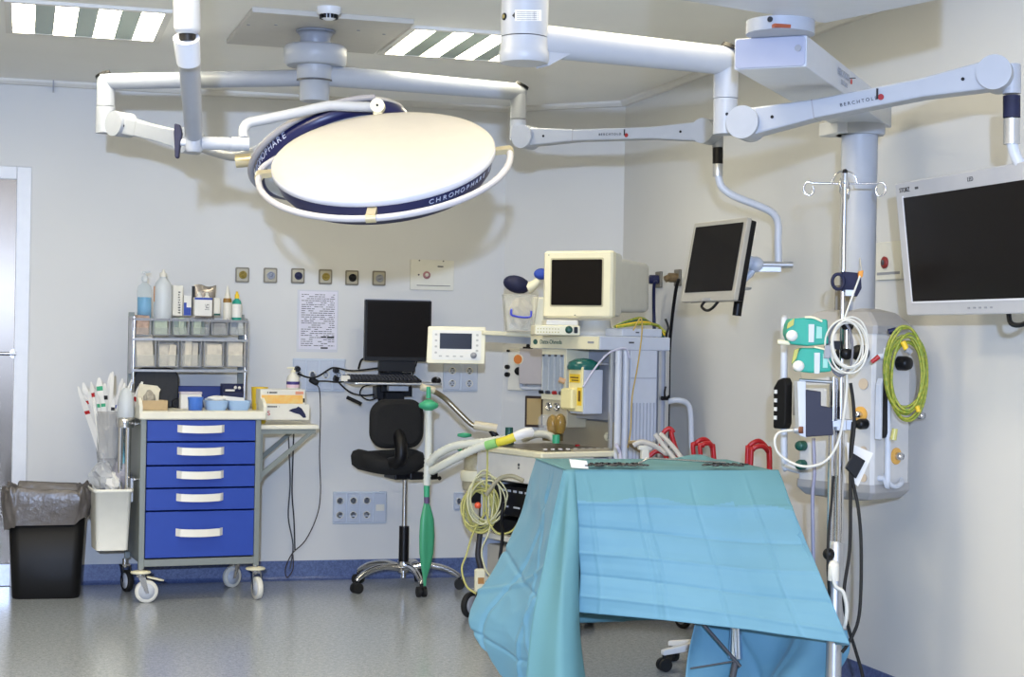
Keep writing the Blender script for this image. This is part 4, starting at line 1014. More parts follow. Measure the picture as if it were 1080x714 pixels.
for k in range(8): q.b2(a.x+.012+k*.014, a.x+.018+k*.014, -.2015, -.20, .012, .018).b2(a.x+.012+k*.014, a.x+.018+k*.014, -.2015, -.20, .028, .033)
q.build('module_keys', mat('key yellow grey', s2l(190, 180, 120), .5), mb_)
MB().lathe([(.016, 0), (.018, .01), (.008, .018)], (b.x-.055, -.2, .028), (0, -1, 0)).build('green_plug', DGREEN, mb_)
MB().b2(b.x-.03, b.x-.012, -.208, -.2, .012, .042, ch=.003).build('black_plug', BLACK, mb_)
a2 = LY(mb_, 576, 341, -.19)
MB().b2(a2.x, b.x-.01, -.19, .05, .0485, .074, ch=.003).b2(a2.x+.045, a2.x+.053, -.1915, -.19, .056, .064).b2(a2.x+.065, a2.x+.09, -.1915, -.19, .056, .064).build('upper_module', OFFW, mb_)
md = thing('module_rack', 'long grey module rack behind the module box on top of the machine', 'module', G(am, (.56, .02, ZT2)), MA)
MB().b2(-.10, .14, -.0, .14, .001, .04, ch=.004).build('rack_body', PGR, md); MB().b2(-.02, .0, -.0015, 0, .018, .024).build('rack_print', DGREY, md)
for k, (dy, c_) in enumerate(((0, CABG), (.012, YEL), (.02, DGREEN), (.03, CABG))):
    cable('sensor_cable', 'green and yellow sensor cable lying across the top of the machine', [G(md, (-.12, .01+dy, .045)), G(md, (-.05, .0+dy, .055+.006*k)), G(md, (.05, .02+dy, .062+.01*k)), G(md, (.13, .03+dy, .06)), G(md, (.16, .02+dy, .035+.005*k)), G(md, (.165, .0+dy, .0-.01*k+.02))], .006, c_, group='sensor cables on the machine')
cable('dark_cable', 'dark cable clipped to the right end of the machine top', [G(md, (.15, -.01, .09)), G(md, (.16, -.02, .05)), G(md, (.155, -.015, .02)), G(md, (.165, .0, .005))], .006, BLACK)
cable('yellow_cord', 'thin yellow cord hanging down the side of the machine', [LYG for LYG in (G(am, (.50, -.012, ZT2+.03)), G(am, (.53, -.03, ZT2+.09)), G(am, (.535, -.035, ZT2+.02)), G(am, (.51, -.04, 1.25)), G(am, (.48, -.04, 1.10)), G(am, (.475, -.04, .95)), G(am, (.46, -.04, .86)))], .0035, mat('tan yellow cord', s2l(186, 158, 80), .5), par=am)
cable('white_cord', 'thin white cord running from the vaporiser to the top of the gas pipes', [G(am, LY(am, 615, 408, -.04)), G(am, LY(am, 628, 388, -.04)), G(am, LY(am, 640, 374, -.04)), G(am, LY(am, 650, 369, -.04)), G(am, LY(am, 660, 368, -.04)), G(am, LY(am, 664, 378, -.04))], .005, mat('lavender cable', s2l(190, 190, 210), .4), par=am)
# self-inflating bag: navy bag with cream neck, and clear accessory bin on the rail
rb = thing('resuscitator_bag', 'dark blue resuscitator bag with a cream neck lying on the clear accessory bin', 'resuscitation bag', W(545, 300, 8.5), 0)
MB().sph((0, 0, 0), .062, 18, (1.15, .8, .70), Matrix.Rotation(.25, 3, 'Y')).build('bag_body', DNAVY, rb, bev=0)
pk_ = MB(); pk_.tube([L(rb, W(556, 304, 8.5)), L(rb, W(562, 301, 8.5)), L(rb, W(568, 296, 8.5))], .030, n=12, taper=.018); pk_.build('bag_neck', CREAM, rb)
tag(MB().sph(W(571, 289, 8.52), .036, 16, (1.1, .8, .8)).build('blue_object', mat('bright blue cloth', s2l(45, 75, 170), .6, noise=.15)), 'bright blue rounded object beside the resuscitator bag, left of the CRT monitor', 'pouch')  # plain rounded shape for a bright blue object of unidentified kind
ab = thing('accessory_bin', 'clear plastic accessory bin with a blue clasp on the rail left of the CRT monitor', 'container', W(548, 349, 8.5), math.radians(-10))
loft(MB(), [rrp(.135, .10, .015, 0), rrp(.175, .13, .02, .18), rrp(.171, .126, .018, .18), rrp(.131, .096, .013, .006)]).build('bin_body', mat('milky clear plastic', s2l(222, 222, 212), .3, alpha=.3), ab)
MB().tube([V((-.05, -.07, .075)), V((-.05, -.072, .105)), V((-.045, -.073, .075)), V((.04, -.073, .068)), V((.048, -.073, .10))], .005, sm=3).build('blue_clasp', mat('violet blue', s2l(60, 70, 200), .4), ab)
crumple('bin_contents', (0, 0, .09), (.055, .035, .075), mat('mixed pale contents', s2l(205, 196, 178), .5, noise=.3, nscale=25), None, None, 31, par=ab)
MB().b2(.06, .12, -.02, .06, .02, .17, ch=.006).build('side_holder', CREAM, ab)
# suction regulator on the corner wall
cn_ = V((C1, 0, 0)); cd_ = (V((0, C2, 0))-cn_).normalized(); nn = V((cd_.y, -cd_.x, 0))    # into the room
ca_ = math.atan2(cd_.y, cd_.x)
def oncorner(px, py, off=0): return onp(px, py, cn_+nn*off, nn)
p = oncorner(551, 388)
sr_ = thing('suction_regulator', 'cream suction regulator with an orange faced gauge and black knobs on the corner wall', 'regulator', p, ca_)
a = LY(sr_, 541, 408, -.02); b = LY(sr_, 573, 368, -.02)
MB().b2(a.x+.07, b.x+.04, -.09, 0, a.z+.02, b.z, ch=.004).build('regulator_body', mat('grey mauve box', s2l(190, 184, 184), .45), sr_)
MB().b2(a.x-.03, a.x+.08, -.03, 0, a.z-.02, b.z, ch=.003).build('regulator_plate', OFFW, sr_)
c = LY(sr_, 545.5, 379, -.1); MB().lathe([(.030, 0), (.032, .03), (.028, .034), (.026, .03)], (c.x, -.06, c.z), (0, -1, 0)).build('gauge_rim', CREAM, sr_); MB().lathe([(.026, .03), (.026, .032)], (c.x, -.06, c.z), (0, -1, 0)).build('gauge_face', mat('orange gauge face', s2l(220, 130, 60), .4), sr_)
c = LY(sr_, 545, 391.5, -.07); MB().lathe([(.022, 0), (.024, .02), (.018, .035), (0, .037)], (c.x, -.03, c.z), (0, -1, 0)).build('large_knob', BLACK, sr_)
q = MB()
for px, py, r_ in ((535, 387, .013), (535, 395, .014), (536, 370, .007)): c = LY(sr_, px, py, -.04); q.cyl((c.x, -.02, c.z), (c.x, -.05, c.z), r_)
q.build('small_knobs', BLACK, sr_)
q = MB(); c = LY(sr_, 556, 367, -.05); q.box((c.x, -.04, c.z), (.05, .03, .014)).sph((c.x, -.04, c.z+.012), .012, 8); q.build('top_switches', BLACK, sr_)
MB().tube([LY(sr_, 550, 400, -.06), LY(sr_, 550, 408, -.06), LY(sr_, 556, 409.5, -.06), LY(sr_, 573, 409.5, -.06)], .012, sm=2).build('rail', LGREY, sr_)
# bronze framed panel lower on the corner wall
p = oncorner(563, 433)
fp = thing('framed_panel', 'small brown framed beige panel on the corner wall under the suction regulator', 'panel', p, ca_)
a = LY(fp, 554, 450, -.01); b = LY(fp, 574, 418, -.01); w_, h = b.x-a.x, b.z-a.z; cx, cz = (a.x+b.x)/2, (a.z+b.z)/2
MB().b2(cx-w_/2, cx+w_/2, -.02, 0, cz-h/2, cz+h/2, ch=.002).build('frame', mat('dark brown frame', s2l(60, 45, 40), .4), fp)
MB().b2(cx-w_/2+.014, cx+w_/2-.014, -.022, -.02, cz-h/2+.014, cz+h/2-.014).build('panel_face', mat('mustard beige', s2l(190, 165, 115), .5), fp)
# hose outlets on the right wall
def wall_outlet(px, py, m_, label):
    p = onx(px, py); t = thing('wall_gas_outlet', label, 'gas outlet', p, -PI/2)
    MB().rrect(.08, .085, .006, 0, .012, XZ).build('plate', SOCK, t, bev=.002)
    MB().cyl((0, -.012, 0), (0, -.055, 0), .024).cyl((0, -.055, 0), (0, -.075, -.01), .017).build('hose_probe', m_, t)
    return p
p1_ = wall_outlet(696, 295, NAVY, 'wall outlet with a dark blue hose probe, left of the two behind the tilted monitor')
p2_ = wall_outlet(716, 293, mat('brass probe', s2l(130, 110, 80), .4, .5), 'wall outlet with a brown probe, right of the two behind the tilted monitor')
cable('gas_hose', 'dark blue hose hanging from the left wall outlet', [onx(693, 297, -.07), onx(690, 300, -.08), onx(689.5, 320, -.06), onx(690, 345, -.05), onx(691, 400, -.05), onx(692, 470, -.05)], .009, NAVY, cat='hose')
cable('gas_hose', 'black hose slanting down from the right wall outlet behind the tilted monitor', [onx(716, 295, -.07), onx(713, 305, -.07), onx(709, 335, -.06), onx(706, 370, -.05), onx(705, 420, -.05), onx(704, 480, -.05)], .009, BLACK, cat='hose')

# ---- breathing circuit
bc = thing('breathing_circuit', 'breathing circuit with white corrugated hoses, green filter and green reservoir bag', 'breathing circuit', W(450, 490, 8.2), 0)
dd = 8.18
MB().tube([L(bc, W(452, 424, dd)), L(bc, W(452, 470, dd)), L(bc, W(450, 512, dd))], .018, n=12, corr=.009).build('vertical_hose', HOSE, bc)
for a_, b_, r0_, r1_ in ((408, 420, .010, .012), (431, 443, .013, .013), (512, 524, .014, .014)): MB().cyl(L(bc, W(452-(a_ > 500)*2, a_, dd)), L(bc, W(452-(a_ > 500)*2, b_, dd)), r0_, r1_).build('green_connector', GREEN, bc)
f = L(bc, W(452, 427.5, dd)); MB().lathe([(.012, -.028), (.026, -.02), (.045, -.010), (.048, 0), (.045, .010), (.026, .02), (.012, .028)], f).build('green_filter', GREEN, bc)
MB().cyl(L(bc, W(450, 524, dd)), L(bc, W(450, 531, dd)), .013).build('purple_ring', mat('purple ring', s2l(90, 70, 110), .5), bc)
bagm = mat('green rubber bag', s2l(62, 150, 110), .38)
q = MB(); pr = [(.012, 0), (.018, -.02), (.032, -.08), (.036, -.16), (.033, -.24), (.022, -.31), (.010, -.36), (.006, -.40)]
o_ = L(bc, W(449.5, 530, dd)); n = 24; vs = []
for r_, z in pr:
    for i in range(n):
        a = 2*PI*i/n; fl_ = 1+.22*math.cos(3*a+.6) if .02 > z > -.35 and r_ > .015 else 1; vs.append(o_+V((math.cos(a)*r_*fl_, math.sin(a)*r_*fl_*.8, z)))
fs = [(k*n+i, k*n+(i+1) % n, (k+1)*n+(i+1) % n, (k+1)*n+i) for k in range(len(pr)-1) for i in range(n)]
q.add(vs, fs, True).build('reservoir_bag', bagm, bc)
def hosep(pts, r, name='corrugated_hose', m_=HOSE, par=bc): return MB().tube([L(par, x) for x in pts], r, n=12, corr=.011).build(name, m_, par)
hosep([W(453, 489, 8.15), W(462, 479, 8.1), W(478, 471, 8.05), W(495, 468, 8.0), W(515, 466, 7.95), W(530, 463, 7.92)], .019)
hosep([W(455, 497, 8.12), W(466, 491, 8.05), W(485, 481, 7.98), W(505, 472, 7.93), W(525, 466, 7.9), W(540, 462, 7.9)], .019)
MB().tube([L(bc, W(524, 467, 7.89)), L(bc, W(535, 464, 7.88)), L(bc, W(545, 460, 7.88))], .020, n=12).build('yellow_connector', mat('lemon plastic', s2l(225, 210, 60), .4), bc)
MB().tube([L(bc, W(543, 461, 7.88)), L(bc, W(553, 457, 7.88)), L(bc, W(560, 456, 7.9))], .022, n=12, taper=.024).build('clear_connector', mat('white connector', s2l(232, 230, 226), .3), bc)
MB().tube([L(bc, W(513, 470, 7.9)), L(bc, W(524, 467, 7.88))], .022, n=12, sm=1).build('green_ring', mat('light green', s2l(140, 200, 120), .4), bc)
# coiled tubing below
rnd = random.Random(12)
def coil(name, label, cx, cy, rx, ry, d, turns, r, m_, cat, tail=None, seed=1, rot=0, jit=.12, head=None):
    rnd = random.Random(seed); pts = list(head or [])
    N_ = int(turns*10)
    for k in range(N_+1):
        if k % 10 == 0 or k == 0: nx_ = [rnd.uniform(-jit, jit) for _ in range(4)]; old = nx_ if k == 0 else cur_
        f_ = (k % 10)/10; cur = [o_*(1-f_)+n_*f_ for o_, n_ in zip(old, nx_)]; cur_ = cur if k % 10 < 9 else nx_
        a = 2*PI*k/10+rot; jr = 1+rnd.uniform(-.03, .03)
        pts.append(W(cx+cur[0]*rx*2+math.cos(a)*rx*jr*(1+cur[1]*1.5), cy+cur[2]*ry*1.2+math.sin(a)*ry*jr*(1+cur[3]), d+.022*math.sin(a*.5+k*.21)))
    pts += list(tail or [])
    return cable(name, label, pts, r, m_, cat=cat, sm=4)
coil('tubing_coil', 'yellowish clear sampling tubing coiled on the left front of the anaesthesia machine', 503, 535, 14, 24, 8.12, 8, .005, TUBEY, 'tubing', tail=[W(500, 560, 8.1), W(492, 585, 8.1), W(487, 600, 8.08), W(492, 618, 8.05), W(502, 626, 8.02)], seed=2, jit=.2)
coil('tubing_coil', 'pale clear tubing looped beside the yellowish coil on the machine', 510, 530, 15, 26, 8.08, 5, .004, mat('pale tube', s2l(214, 212, 170), .3, alpha=.85), 'tubing', tail=[W(516, 560, 8.05), W(508, 580, 8.05), W(512, 600, 8.03), W(519, 610, 8.03)], seed=6, jit=.25)
cable('hanging_tube', 'thin yellowish tube dropping from the breathing hoses to the coil', [W(514, 470, 7.98), W(514, 490, 7.98), W(513, 520, 7.99), W(514, 545, 8.0), W(524, 562, 8.0), W(540, 560, 7.98), W(550, 545, 7.95)], .005, TUBEY, cat='tubing')
cable('pale_hose', 'bundle of pale grey hoses curving over the black module', [W(513, 522, 7.97), W(520, 512, 7.95), W(528, 504, 7.94), W(540, 502, 7.9), W(552, 507, 7.88)], .010, mat('greyish hose', s2l(170, 165, 140), .4, alpha=.9), cat='hose')
cable('pale_hose', 'grey hose curling below the first one over the black module', [W(515, 535, 7.97), W(522, 524, 7.95), W(532, 517, 7.93), W(544, 520, 7.9), (W(555, 528, 7.86))], .009, mat('greyish hose'), cat='hose') if False else None
cable('black_cord', 'black cord hanging in front of the lower machine shelf', [W(531, 530, 7.93), W(529, 548, 7.93), W(530, 565, 7.95), W(527, 590, 7.95)], .008, BLACK, par=am)
tag(MB().sph(W(504, 533, 8.04), .017, 12, (1, .8, .9)).build('orange_connector', mat('coral plastic', s2l(235, 95, 60), .4)), 'coral orange connector in the middle of the coiled tubing', 'connector')
p = W(506, 612, 8.12)
t = thing('supply_pouch', 'cream and white pouch hanging at the foot of the machine beside the tubing', 'pouch', p, 0)
MB().box((0, 0, 0), (.05, .03, .11), ch=.006).build('pouch_body', CREAM, t); MB().box((.002, -.0165, 0), (.03, .002, .03)).build('pouch_print', mat('tan', s2l(180, 130, 70), .5), t)
cable('machine_hose', 'dark bundle of hoses down the front corner of the machine', [W(508, 545, 8.2), W(506, 565, 8.2), W(504, 585, 8.2), W(507, 600, 8.2), W(505, 622, 8.2)], .014, mat('dark grey hose', s2l(48, 46, 50), .5), cat='hose')
# ================================================================== CEILING MOUNTED GEAR
ENM = mat('arm enamel', s2l(168, 173, 182), .42)
ENG = mat('arm enamel grey', s2l(150, 156, 168), .38)
def capm(): return BLACK
# ---- far mount: square plate, drop tube, hub and two swing arms
hub = onz(333, 27, HC)
cm = thing('lamp_ceiling_mount', 'ceiling mount with a square plate, drop tube, round hub and two long swing arms', 'ceiling mount', (hub.x, hub.y, 0))
P4 = [L(cm, onz(*q, HC)) for q in ((266, 7), (437, 20), (394, 52), (239, 41))]
MB().prism([(p.x, p.y) for p in P4], HC-.022, HC).build('ceiling_plate', mat('plate enamel', s2l(196, 193, 186), .5), cm, bev=.003)
q = MB()
for px, py in ((262, 26), (291, 26), (378, 32), (405, 36)): c = L(cm, onz(px, py, HC-.022)); q.cyl(c, c+V((0, 0, -.003)), .007)
q.build('plate_screws', MGREY, cm)
zh = lambda py: (W(333, py, 7.36)).z
MB().lathe([(.085, HC-.03), (.085, HC-.022), (.066, HC-.05), (.064, zh(50))], n=32).build('drop_tube', ENG, cm)
MB().lathe([(.120, zh(70)), (.134, zh(67)), (.136, zh(52)), (.128, zh(49)), (.06, zh(48))], n=40).build('hub_collar', ENM, cm)
MB().lathe([(.060, zh(107)), (.064, zh(105)), (.064, zh(87)), (.078, zh(85)), (.078, zh(70))], n=36).build('hub', ENM, cm)
MB().lathe([(.0785, zh(86.5)), (.0785, zh(84.5))], n=36, cap=False).build('hub_seam', DGREY, cm)
def spring_arm(root, a, b, r0, r1, disc_r, name, side=None, disc_len=.08, mid=None, m_=ENM):
    """tapered box-ish arm with a round hinge disc at each end (flat sides facing the photographer)"""
    a, b = V(a), V(b); d = (b-a); Ln = d.length; d.normalize()
    s_ = V((0, 0, 1)).cross(d).normalized()
    if s_.dot(fw) > 0: s_ = -s_
    u_ = d.cross(s_); 
    if u_.z < 0: u_ = -u_
    M = Matrix((d, u_, d.cross(u_))).transposed()
    Pf = [(0, -r0), (Ln*.28, -r1), (Ln*.30, -r1*.96), (Ln*.72, -r1*.96), (Ln*.74, -r1), (Ln, -r0), (Ln, r0), (Ln*.74, r1), (Ln*.72, r1*.96), (Ln*.30, r1*.96), (Ln*.28, r1), (0, r0)]
    arm = MB().prism(Pf, -disc_len*.42, disc_len*.42, M, a).build(name, m_, root, bev=.006)
    for e in (a, b):
        MB().cyl(e-s_*disc_len*.5, e+s_*disc_len*.62, disc_r, n=32).build('hinge_disc', ENM, arm, bev=.004)
        
    for t_ in (.12, .88):
        c = a+d*Ln*t_+s_*disc_len*.42; MB().cyl(c, c+s_*.002, .0055, n=10).build('screw_hole', BLACK, arm)
    MB().prism([(Ln*.285, -r1*.99), (Ln*.29, -r1*.99), (Ln*.29, r1*.99), (Ln*.285, r1*.99)], -disc_len*.425, disc_len*.425, M, a).build('joint_line', MGREY, arm)
    return arm, M, s_
def swing(root, pts, r, name, m_=ENM, capend=True):
    pts = [V(p) for p in pts]
    arm = MB().tube(pts, r, n=24, sm=1).build(name, m_, root)
    return arm
# left arm of the far mount
zA = hub.z*0+zh(82)
h0 = V((0, 0, zA))
la = L(cm, onz(112, 86, zA+.005)); 
armL = MB().cyl(h0, la, .036, .036, n=24).sph(la, .040, 20).build('left_swing_arm', ENG, cm)
el = L(cm, W(114, 112, (G(cm, la)-CAM).dot(fw)))
MB().cyl(la+V((0, 0, .028)), (la.x, la.y, el.z), .040, n=24).build('left_elbow', ENM, armL)
c_ = la+(-rt*.45+V((0, 0, .9)))*.028; dc_ = (-rt*.45+V((0, 0, .9))).normalized(); MB().cyl(c_, c_+dc_*.012, .036, .034, n=24).build('elbow_cap', BLACK, armL)
dL = (G(cm, la)-CAM).dot(fw)
A_ = L(cm, W(129, 131.5, dL-.08)); B_ = L(cm, W(200, 149, dL-.35))
MB().cyl((la.x, la.y, el.z-.003), (la.x, la.y, A_.z-.03), .042, n=24).build('lower_elbow', ENM, armL)
spring_arm(cm, A_, B_, .040, .036, .055, 'left_spring_arm', disc_len=.085)
# right arm
ra = L(cm, onz(547, 97, zA-.0)); dR = (G(cm, ra)-CAM).dot(fw)
armR = MB().cyl(V((.05, 0, zA+.012)), ra, .046, .038, n=24).sph(ra, .038, 20).build('right_swing_arm', ENM, cm)
dc_ = (rt*.45+V((0, 0, .9))).normalized(); c_ = ra+dc_*.027; MB().cyl(c_, c_+dc_*.012, .033, .031, n=24).build('elbow_cap', BLACK, armR)
e1 = L(cm, W(547, 126, dR))
MB().cyl((ra.x, ra.y, ra.z), (ra.x, ra.y, e1.z+.002), .036, n=24).cyl((ra.x, ra.y, e1.z-.002), (ra.x, ra.y, L(cm, W(547, 148, dR)).z), .037, n=24).build('right_elbow', ENM, armR)
A2 = L(cm, W(556, 145, dR-.07)); B2 = L(cm, W(746, 139, 7.10))
sa_, M_, s_ = spring_arm(cm, A2, B2, .042, .026, .052, 'right_spring_arm', disc_len=.08)
dd_ = (B2-A2); tx = text('B E R C H T O L D', .014, Matrix((M_.col[0], M_.col[1], M_.col[2])).transposed() if M_.col[2].dot(fw) < 0 else Matrix((M_.col[0], M_.col[1], -M_.col[2])).transposed(), A2+dd_*.50+s_*.036+V((0, 0, -.002)), INK, parent=sa_, name='maker_lettering')
ct = A2+dd_*.585+s_*.037+V((0, 0, .0)); d_ = dd_.normalized()
MB().box(ct+V((-.004, 0, .004)), (.005, .002, .026)).build('emblem_stem', INK, sa_); MB().cyl(ct+V((.006, 0, -.008)), ct+V((.006, 0, -.008))+s_*.002, .009).build('emblem_dot', mat('emblem red', s2l(150, 25, 32), .5), sa_)

# ---- tilted monitor hanging from the right arm
def pose(v): 
    a, b, c = v[3:6]
    return V(v[:3]), Matrix.Rotation(a, 3, 'Z') @ Matrix.Rotation(b, 3, 'X') @ Matrix.Rotation(c, 3, 'Y')
c_, M_ = pose((-.4478, -2.8729, 1.7049, -1.4018, -.1836, -.0072))
tm = thing('tilted_monitor', 'flat monitor with a silver bezel, tilted upward on a bent pipe below the ceiling arm', 'monitor', c_)
o0 = V((0, 0, 0)); mp = lambda x, y, z: M_ @ V((x, y, z))
MX = M_ @ XZ
SILV = mat('silver bezel', s2l(186, 182, 172), .35, .3)
MB().rrect(.41, .345, .008, -.022, 0, MX).build('bezel', SILV, tm, bev=.003)
MB().rrect(.40, .335, .008, -.05, -.0225, MX).build('rear_shell', BLACK, tm, bev=.004)
MB().rrect(.365, .285, .002, 0, .0012, MX, mp(0, -.001, .010)).build('screen', SCREEN, tm)
MB().rrect(.06, .012, .003, 0, .004, MX, mp(0, 0, -.166)).build('bezel_plate', ALU, tm)
MB().rrect(.14, .14, .01, -.09, -.05, MX, mp(.02, 0, .0)).build('mount_block', DGREY, tm, bev=.004)
MB().tube([mp(-.03, .01, -.17), mp(-.03, .0, -.195), mp(.0, .01, -.21), mp(.04, .01, -.2), mp(.06, .02, -.17)], .006).build('loop_cable', BLACK, tm)
# joint behind, swivel plate and grip
dM = 7.14
jl = lambda px, py, d=dM: L(tm, W(px, py, d))
MB().cyl(jl(788, 276), jl(803, 280), .030, .024).sph(jl(797, 279), .034, 16).tube([jl(797, 279), jl(792, 288), jl(784, 296), jl(780, 304)], .014).build('tilt_joint', LGREY, tm)
MB().cyl(jl(800, 279), jl(836, 279.5), .014, .014).box(jl(808, 284), (.12, .03, .02), M=Matrix((rt, fw, V((0, 0, 1)))).transposed()).build('support_bar', ALU, tm)
MB().lathe([(.05, 0), (.05, .004)], jl(780, 305), (0, .1, 1)).build('grip_plate', ALU, tm)
MB().tube([jl(781, 305), jl(779, 318), jl(777, 333)], .021, n=14, taper=.019).build('black_grip', BLACK, tm)
# bent pipe up to the arm end
D1 = 7.12
MB().tube([jl(821, 277, D1+.03), jl(820.5, 255, D1+.03), jl(820.5, 236, D1+.03), jl(815, 225, D1+.02), jl(800, 217, D1+.01), jl(775, 207, D1), jl(762, 198, D1), jl(758, 188, D1), jl(757, 178, D1)], .016, n=14).build('bent_pipe', LGREY, tm)
MB().cyl(jl(757, 186, D1), jl(757, 173, D1), .021, n=20).build('pipe_sleeve', ALU, tm)
MB().cyl(jl(757, 172.5, D1), jl(757, 156, D1), .022, n=20).build('black_collar', BLACK, tm)
MB().cyl(jl(757, 155.5, D1), jl(757, 130, D1), .023, n=20).build('hinge_post', ENG, tm)

# ---- near mount: thick column with swing arm and spring arm
zc1 = 2.27
c0 = onz(553, 38, zc1); dC = (c0-CAM).dot(fw)
nm_ = thing('monitor_ceiling_mount', 'thick white ceiling column with a large swing arm and spring arm reaching to the right', 'ceiling mount', (c0.x, c0.y, 0))
zq = lambda py: W(553, py, dC).z
kr = 25.0/FPX*dC
MB().lathe([(kr, HC), (kr, zq(39.5))], n=48).build('column', ENM, nm_)
MB().lathe([(kr*1.002, zq(39.5)), (kr*.985, zq(38.8))], n=48, cap=False).build('column_seam', DGREY, nm_)
MB().lathe([(kr*.99, zq(67)), (kr*1.06, zq(64)), (kr*1.06, zq(56)), (kr, zq(53)), (kr, zq(40.5))], n=48).build('column_foot', ENM, nm_)
lk = L(nm_, W(532, 17, dC)); rr_ = V((lk.x, lk.y, 0)); 
def oncol(px, py, k=1.0):      # point on the column's surface seen at a pixel
    r_ = ray(px, py); o_ = CAM-V((c0.x, c0.y, 0)); a_ = r_.x**2+r_.y**2; b_ = 2*(o_.x*r_.x+o_.y*r_.y); cc_ = o_.x**2+o_.y**2-(kr*k)**2
    t_ = (-b_-math.sqrt(b_*b_-4*a_*cc_))/(2*a_); return L(nm_, CAM+r_*t_)
p = oncol(532, 17.5); n_ = V((p.x, p.y, 0)).normalized(); MB().cyl(p-n_*.004, p+n_*.002, .011, n=20).build('lock_ring', BLACK, nm_)
p2 = p+n_*.002; MB().cyl(p2, p2+n_*.002, .006).build('lock_centre', mat('lock brass', s2l(150, 140, 90), .4, .5), nm_)
q = MB(); g = [[oncol(x, y, 1.004) for x in (543, 549, 555, 561, 567, 571)] for y in (10.5, 22)]
q.add(g[0]+g[1], [(i, i+1, i+7, i+6) for i in range(5)]).build('instruction_label', PAPER, nm_, solid=.0006)
for k in range(5):
    y = 12.5+k*2; a = [oncol(x, y, 1.009) for x in (545, 550, 556, 562, 568)]; b = [oncol(x, y+.7, 1.009) for x in (545, 550, 556, 562, 568)]
    MB().add(a+b, [(i, i+1, i+6, i+5) for i in range(4)]).build('label_text', DGREY, nm_, solid=.0004)
MB().add([oncol(540, 16.3, 1.01), oncol(543, 13, 1.01), oncol(543, 19.5, 1.01)], [(0, 1, 2)]).build('arrow_mark', INK, nm_, solid=.0006)
je = L(nm_, onz(766, 64, zc1)); dJ = (G(nm_, je)-CAM).dot(fw)
d_ = V((je.x, je.y, 0)).normalized(); ar_ = 15.0/FPX*dJ
arm = MB()
arm.cyl(d_*.03+V((0, 0, zc1-.01)), V((je.x, je.y, zc1)), ar_*1.08, ar_, n=32)
arm.sph(je, ar_*.98, 24)
arm.add([d_*kr*.9+V((0, 0, zc1+.02))+s*V((d_.y, -d_.x, 0))*.034 for s in (-1, 1)] + [d_*kr*.9+V((0, 0, zc1-.088))+s*V((d_.y, -d_.x, 0))*.034 for s in (-1, 1)] + [d_*(kr+.10)+V((0, 0, zc1-.028))+s*V((d_.y, -d_.x, 0))*.034 for s in (-1, 1)],
        [(0, 1, 3, 2), (2, 3, 5, 4), (0, 2, 4), (1, 5, 3), (0, 4, 5, 1)])
arm = arm.build('swing_arm', ENM, nm_)
vr_ = 13.0/FPX*dJ
zj = lambda py: W(766, py, dJ).z
MB().cyl((je.x, je.y, zc1), (je.x, je.y, zj(104)), vr_, n=32).build('elbow', ENM, arm)
MB().cyl((je.x, je.y, zj(104)-.0015), (je.x, je.y, zj(142)), vr_*.98, n=32).build('lower_elbow', ENM, arm)
dc_ = (rt*.45+V((0, 0, .9))).normalized(); MB().cyl(je+dc_*ar_*.78, je+dc_*(ar_*.78+.014), ar_*.86, ar_*.8, n=28).build('elbow_cap', BLACK, arm)
pz = V((je.x, je.y, zj(122))); MB().cyl(pz-fw*vr_, pz-fw*(vr_+.002), .005).build('screw_hole', BLACK, arm)
A3 = L(nm_, W(788, 131, dJ-.06)); B3 = L(nm_, W(1051, 79, 5.12))
spa, M_, s_ = spring_arm(nm_, A3, B3, .045, .030, .052, 'right_spring_arm', disc_len=.10)
dd_ = B3-A3; Mt = Matrix((M_.col[0], M_.col[1], M_.col[0].cross(M_.col[1]))).transposed()
text('B E R C H T O L D', .015, Mt, A3+dd_*.475+s_*.0435+V((0, 0, -.006)), INK, parent=spa, name='maker_lettering')
ct = A3+dd_*.552+s_*.0438; MB().box(ct+V((-.004, 0, .006)), (.006, .003, .032)).build('emblem_stem', INK, spa); MB().cyl(ct+rt*.008+V((0, 0, -.004)), ct+rt*.008+V((0, 0, -.004))+s_*.004, .0095).build('emblem_dot', mat('emblem red', s2l(150, 25, 32), .5), spa)
pe = L(nm_, W(1066, 92, 5.12)); MB().cyl(L(nm_, W(1067, 68, 5.12)), L(nm_, W(1067, 99, 5.12)), .027, n=24).box(L(nm_, W(1059, 82, 5.12)), (.05, .05, .07), M=Matrix((rt, fw, V((0, 0, 1)))).transposed()).build('end_joint', ENM, nm_, bev=.004)

# ---- large wall-side monitor hanging from the near arm (faces the table)
TL_ = math.radians(7.0); ns = V((-math.cos(TL_), 0, -math.sin(TL_))).normalized(); ux = V((0, -1, 0)); uz = V((-math.sin(TL_), 0, math.cos(TL_)))
Ps = W(958, 263, 5.78)
def onm(px, py, off=0): 
    p_ = onp(px, py, Ps+ns*off, ns); q_ = p_-Ps; return q_.dot(ux), q_.dot(uz)
lm_ = thing('large_monitor', 'large grey framed monitor facing the table beside the right wall, cropped by the photo edge', 'monitor', Ps)
MM = Matrix((ux, uz, ns)).transposed()
x0 = min(onm(944, 200)[0], onm(957, 330)[0]); zt1 = onm(946, 193)[1]; zb1 = onm(957, 333)[1]; x1 = x0+.84; 
sx0 = onm(958, 263)[0]; st = onm(951.5, 209)[1]; sb = onm(965, 318)[1]
FRM = mat('monitor grey bezel', s2l(186, 187, 192), .4)
MB().rrect(x1-x0, zt1-zb1, .012, -.035, 0, MM, MM @ V(((x0+x1)/2, (zt1+zb1)/2, 0))).build('bezel', FRM, lm_, bev=.005)
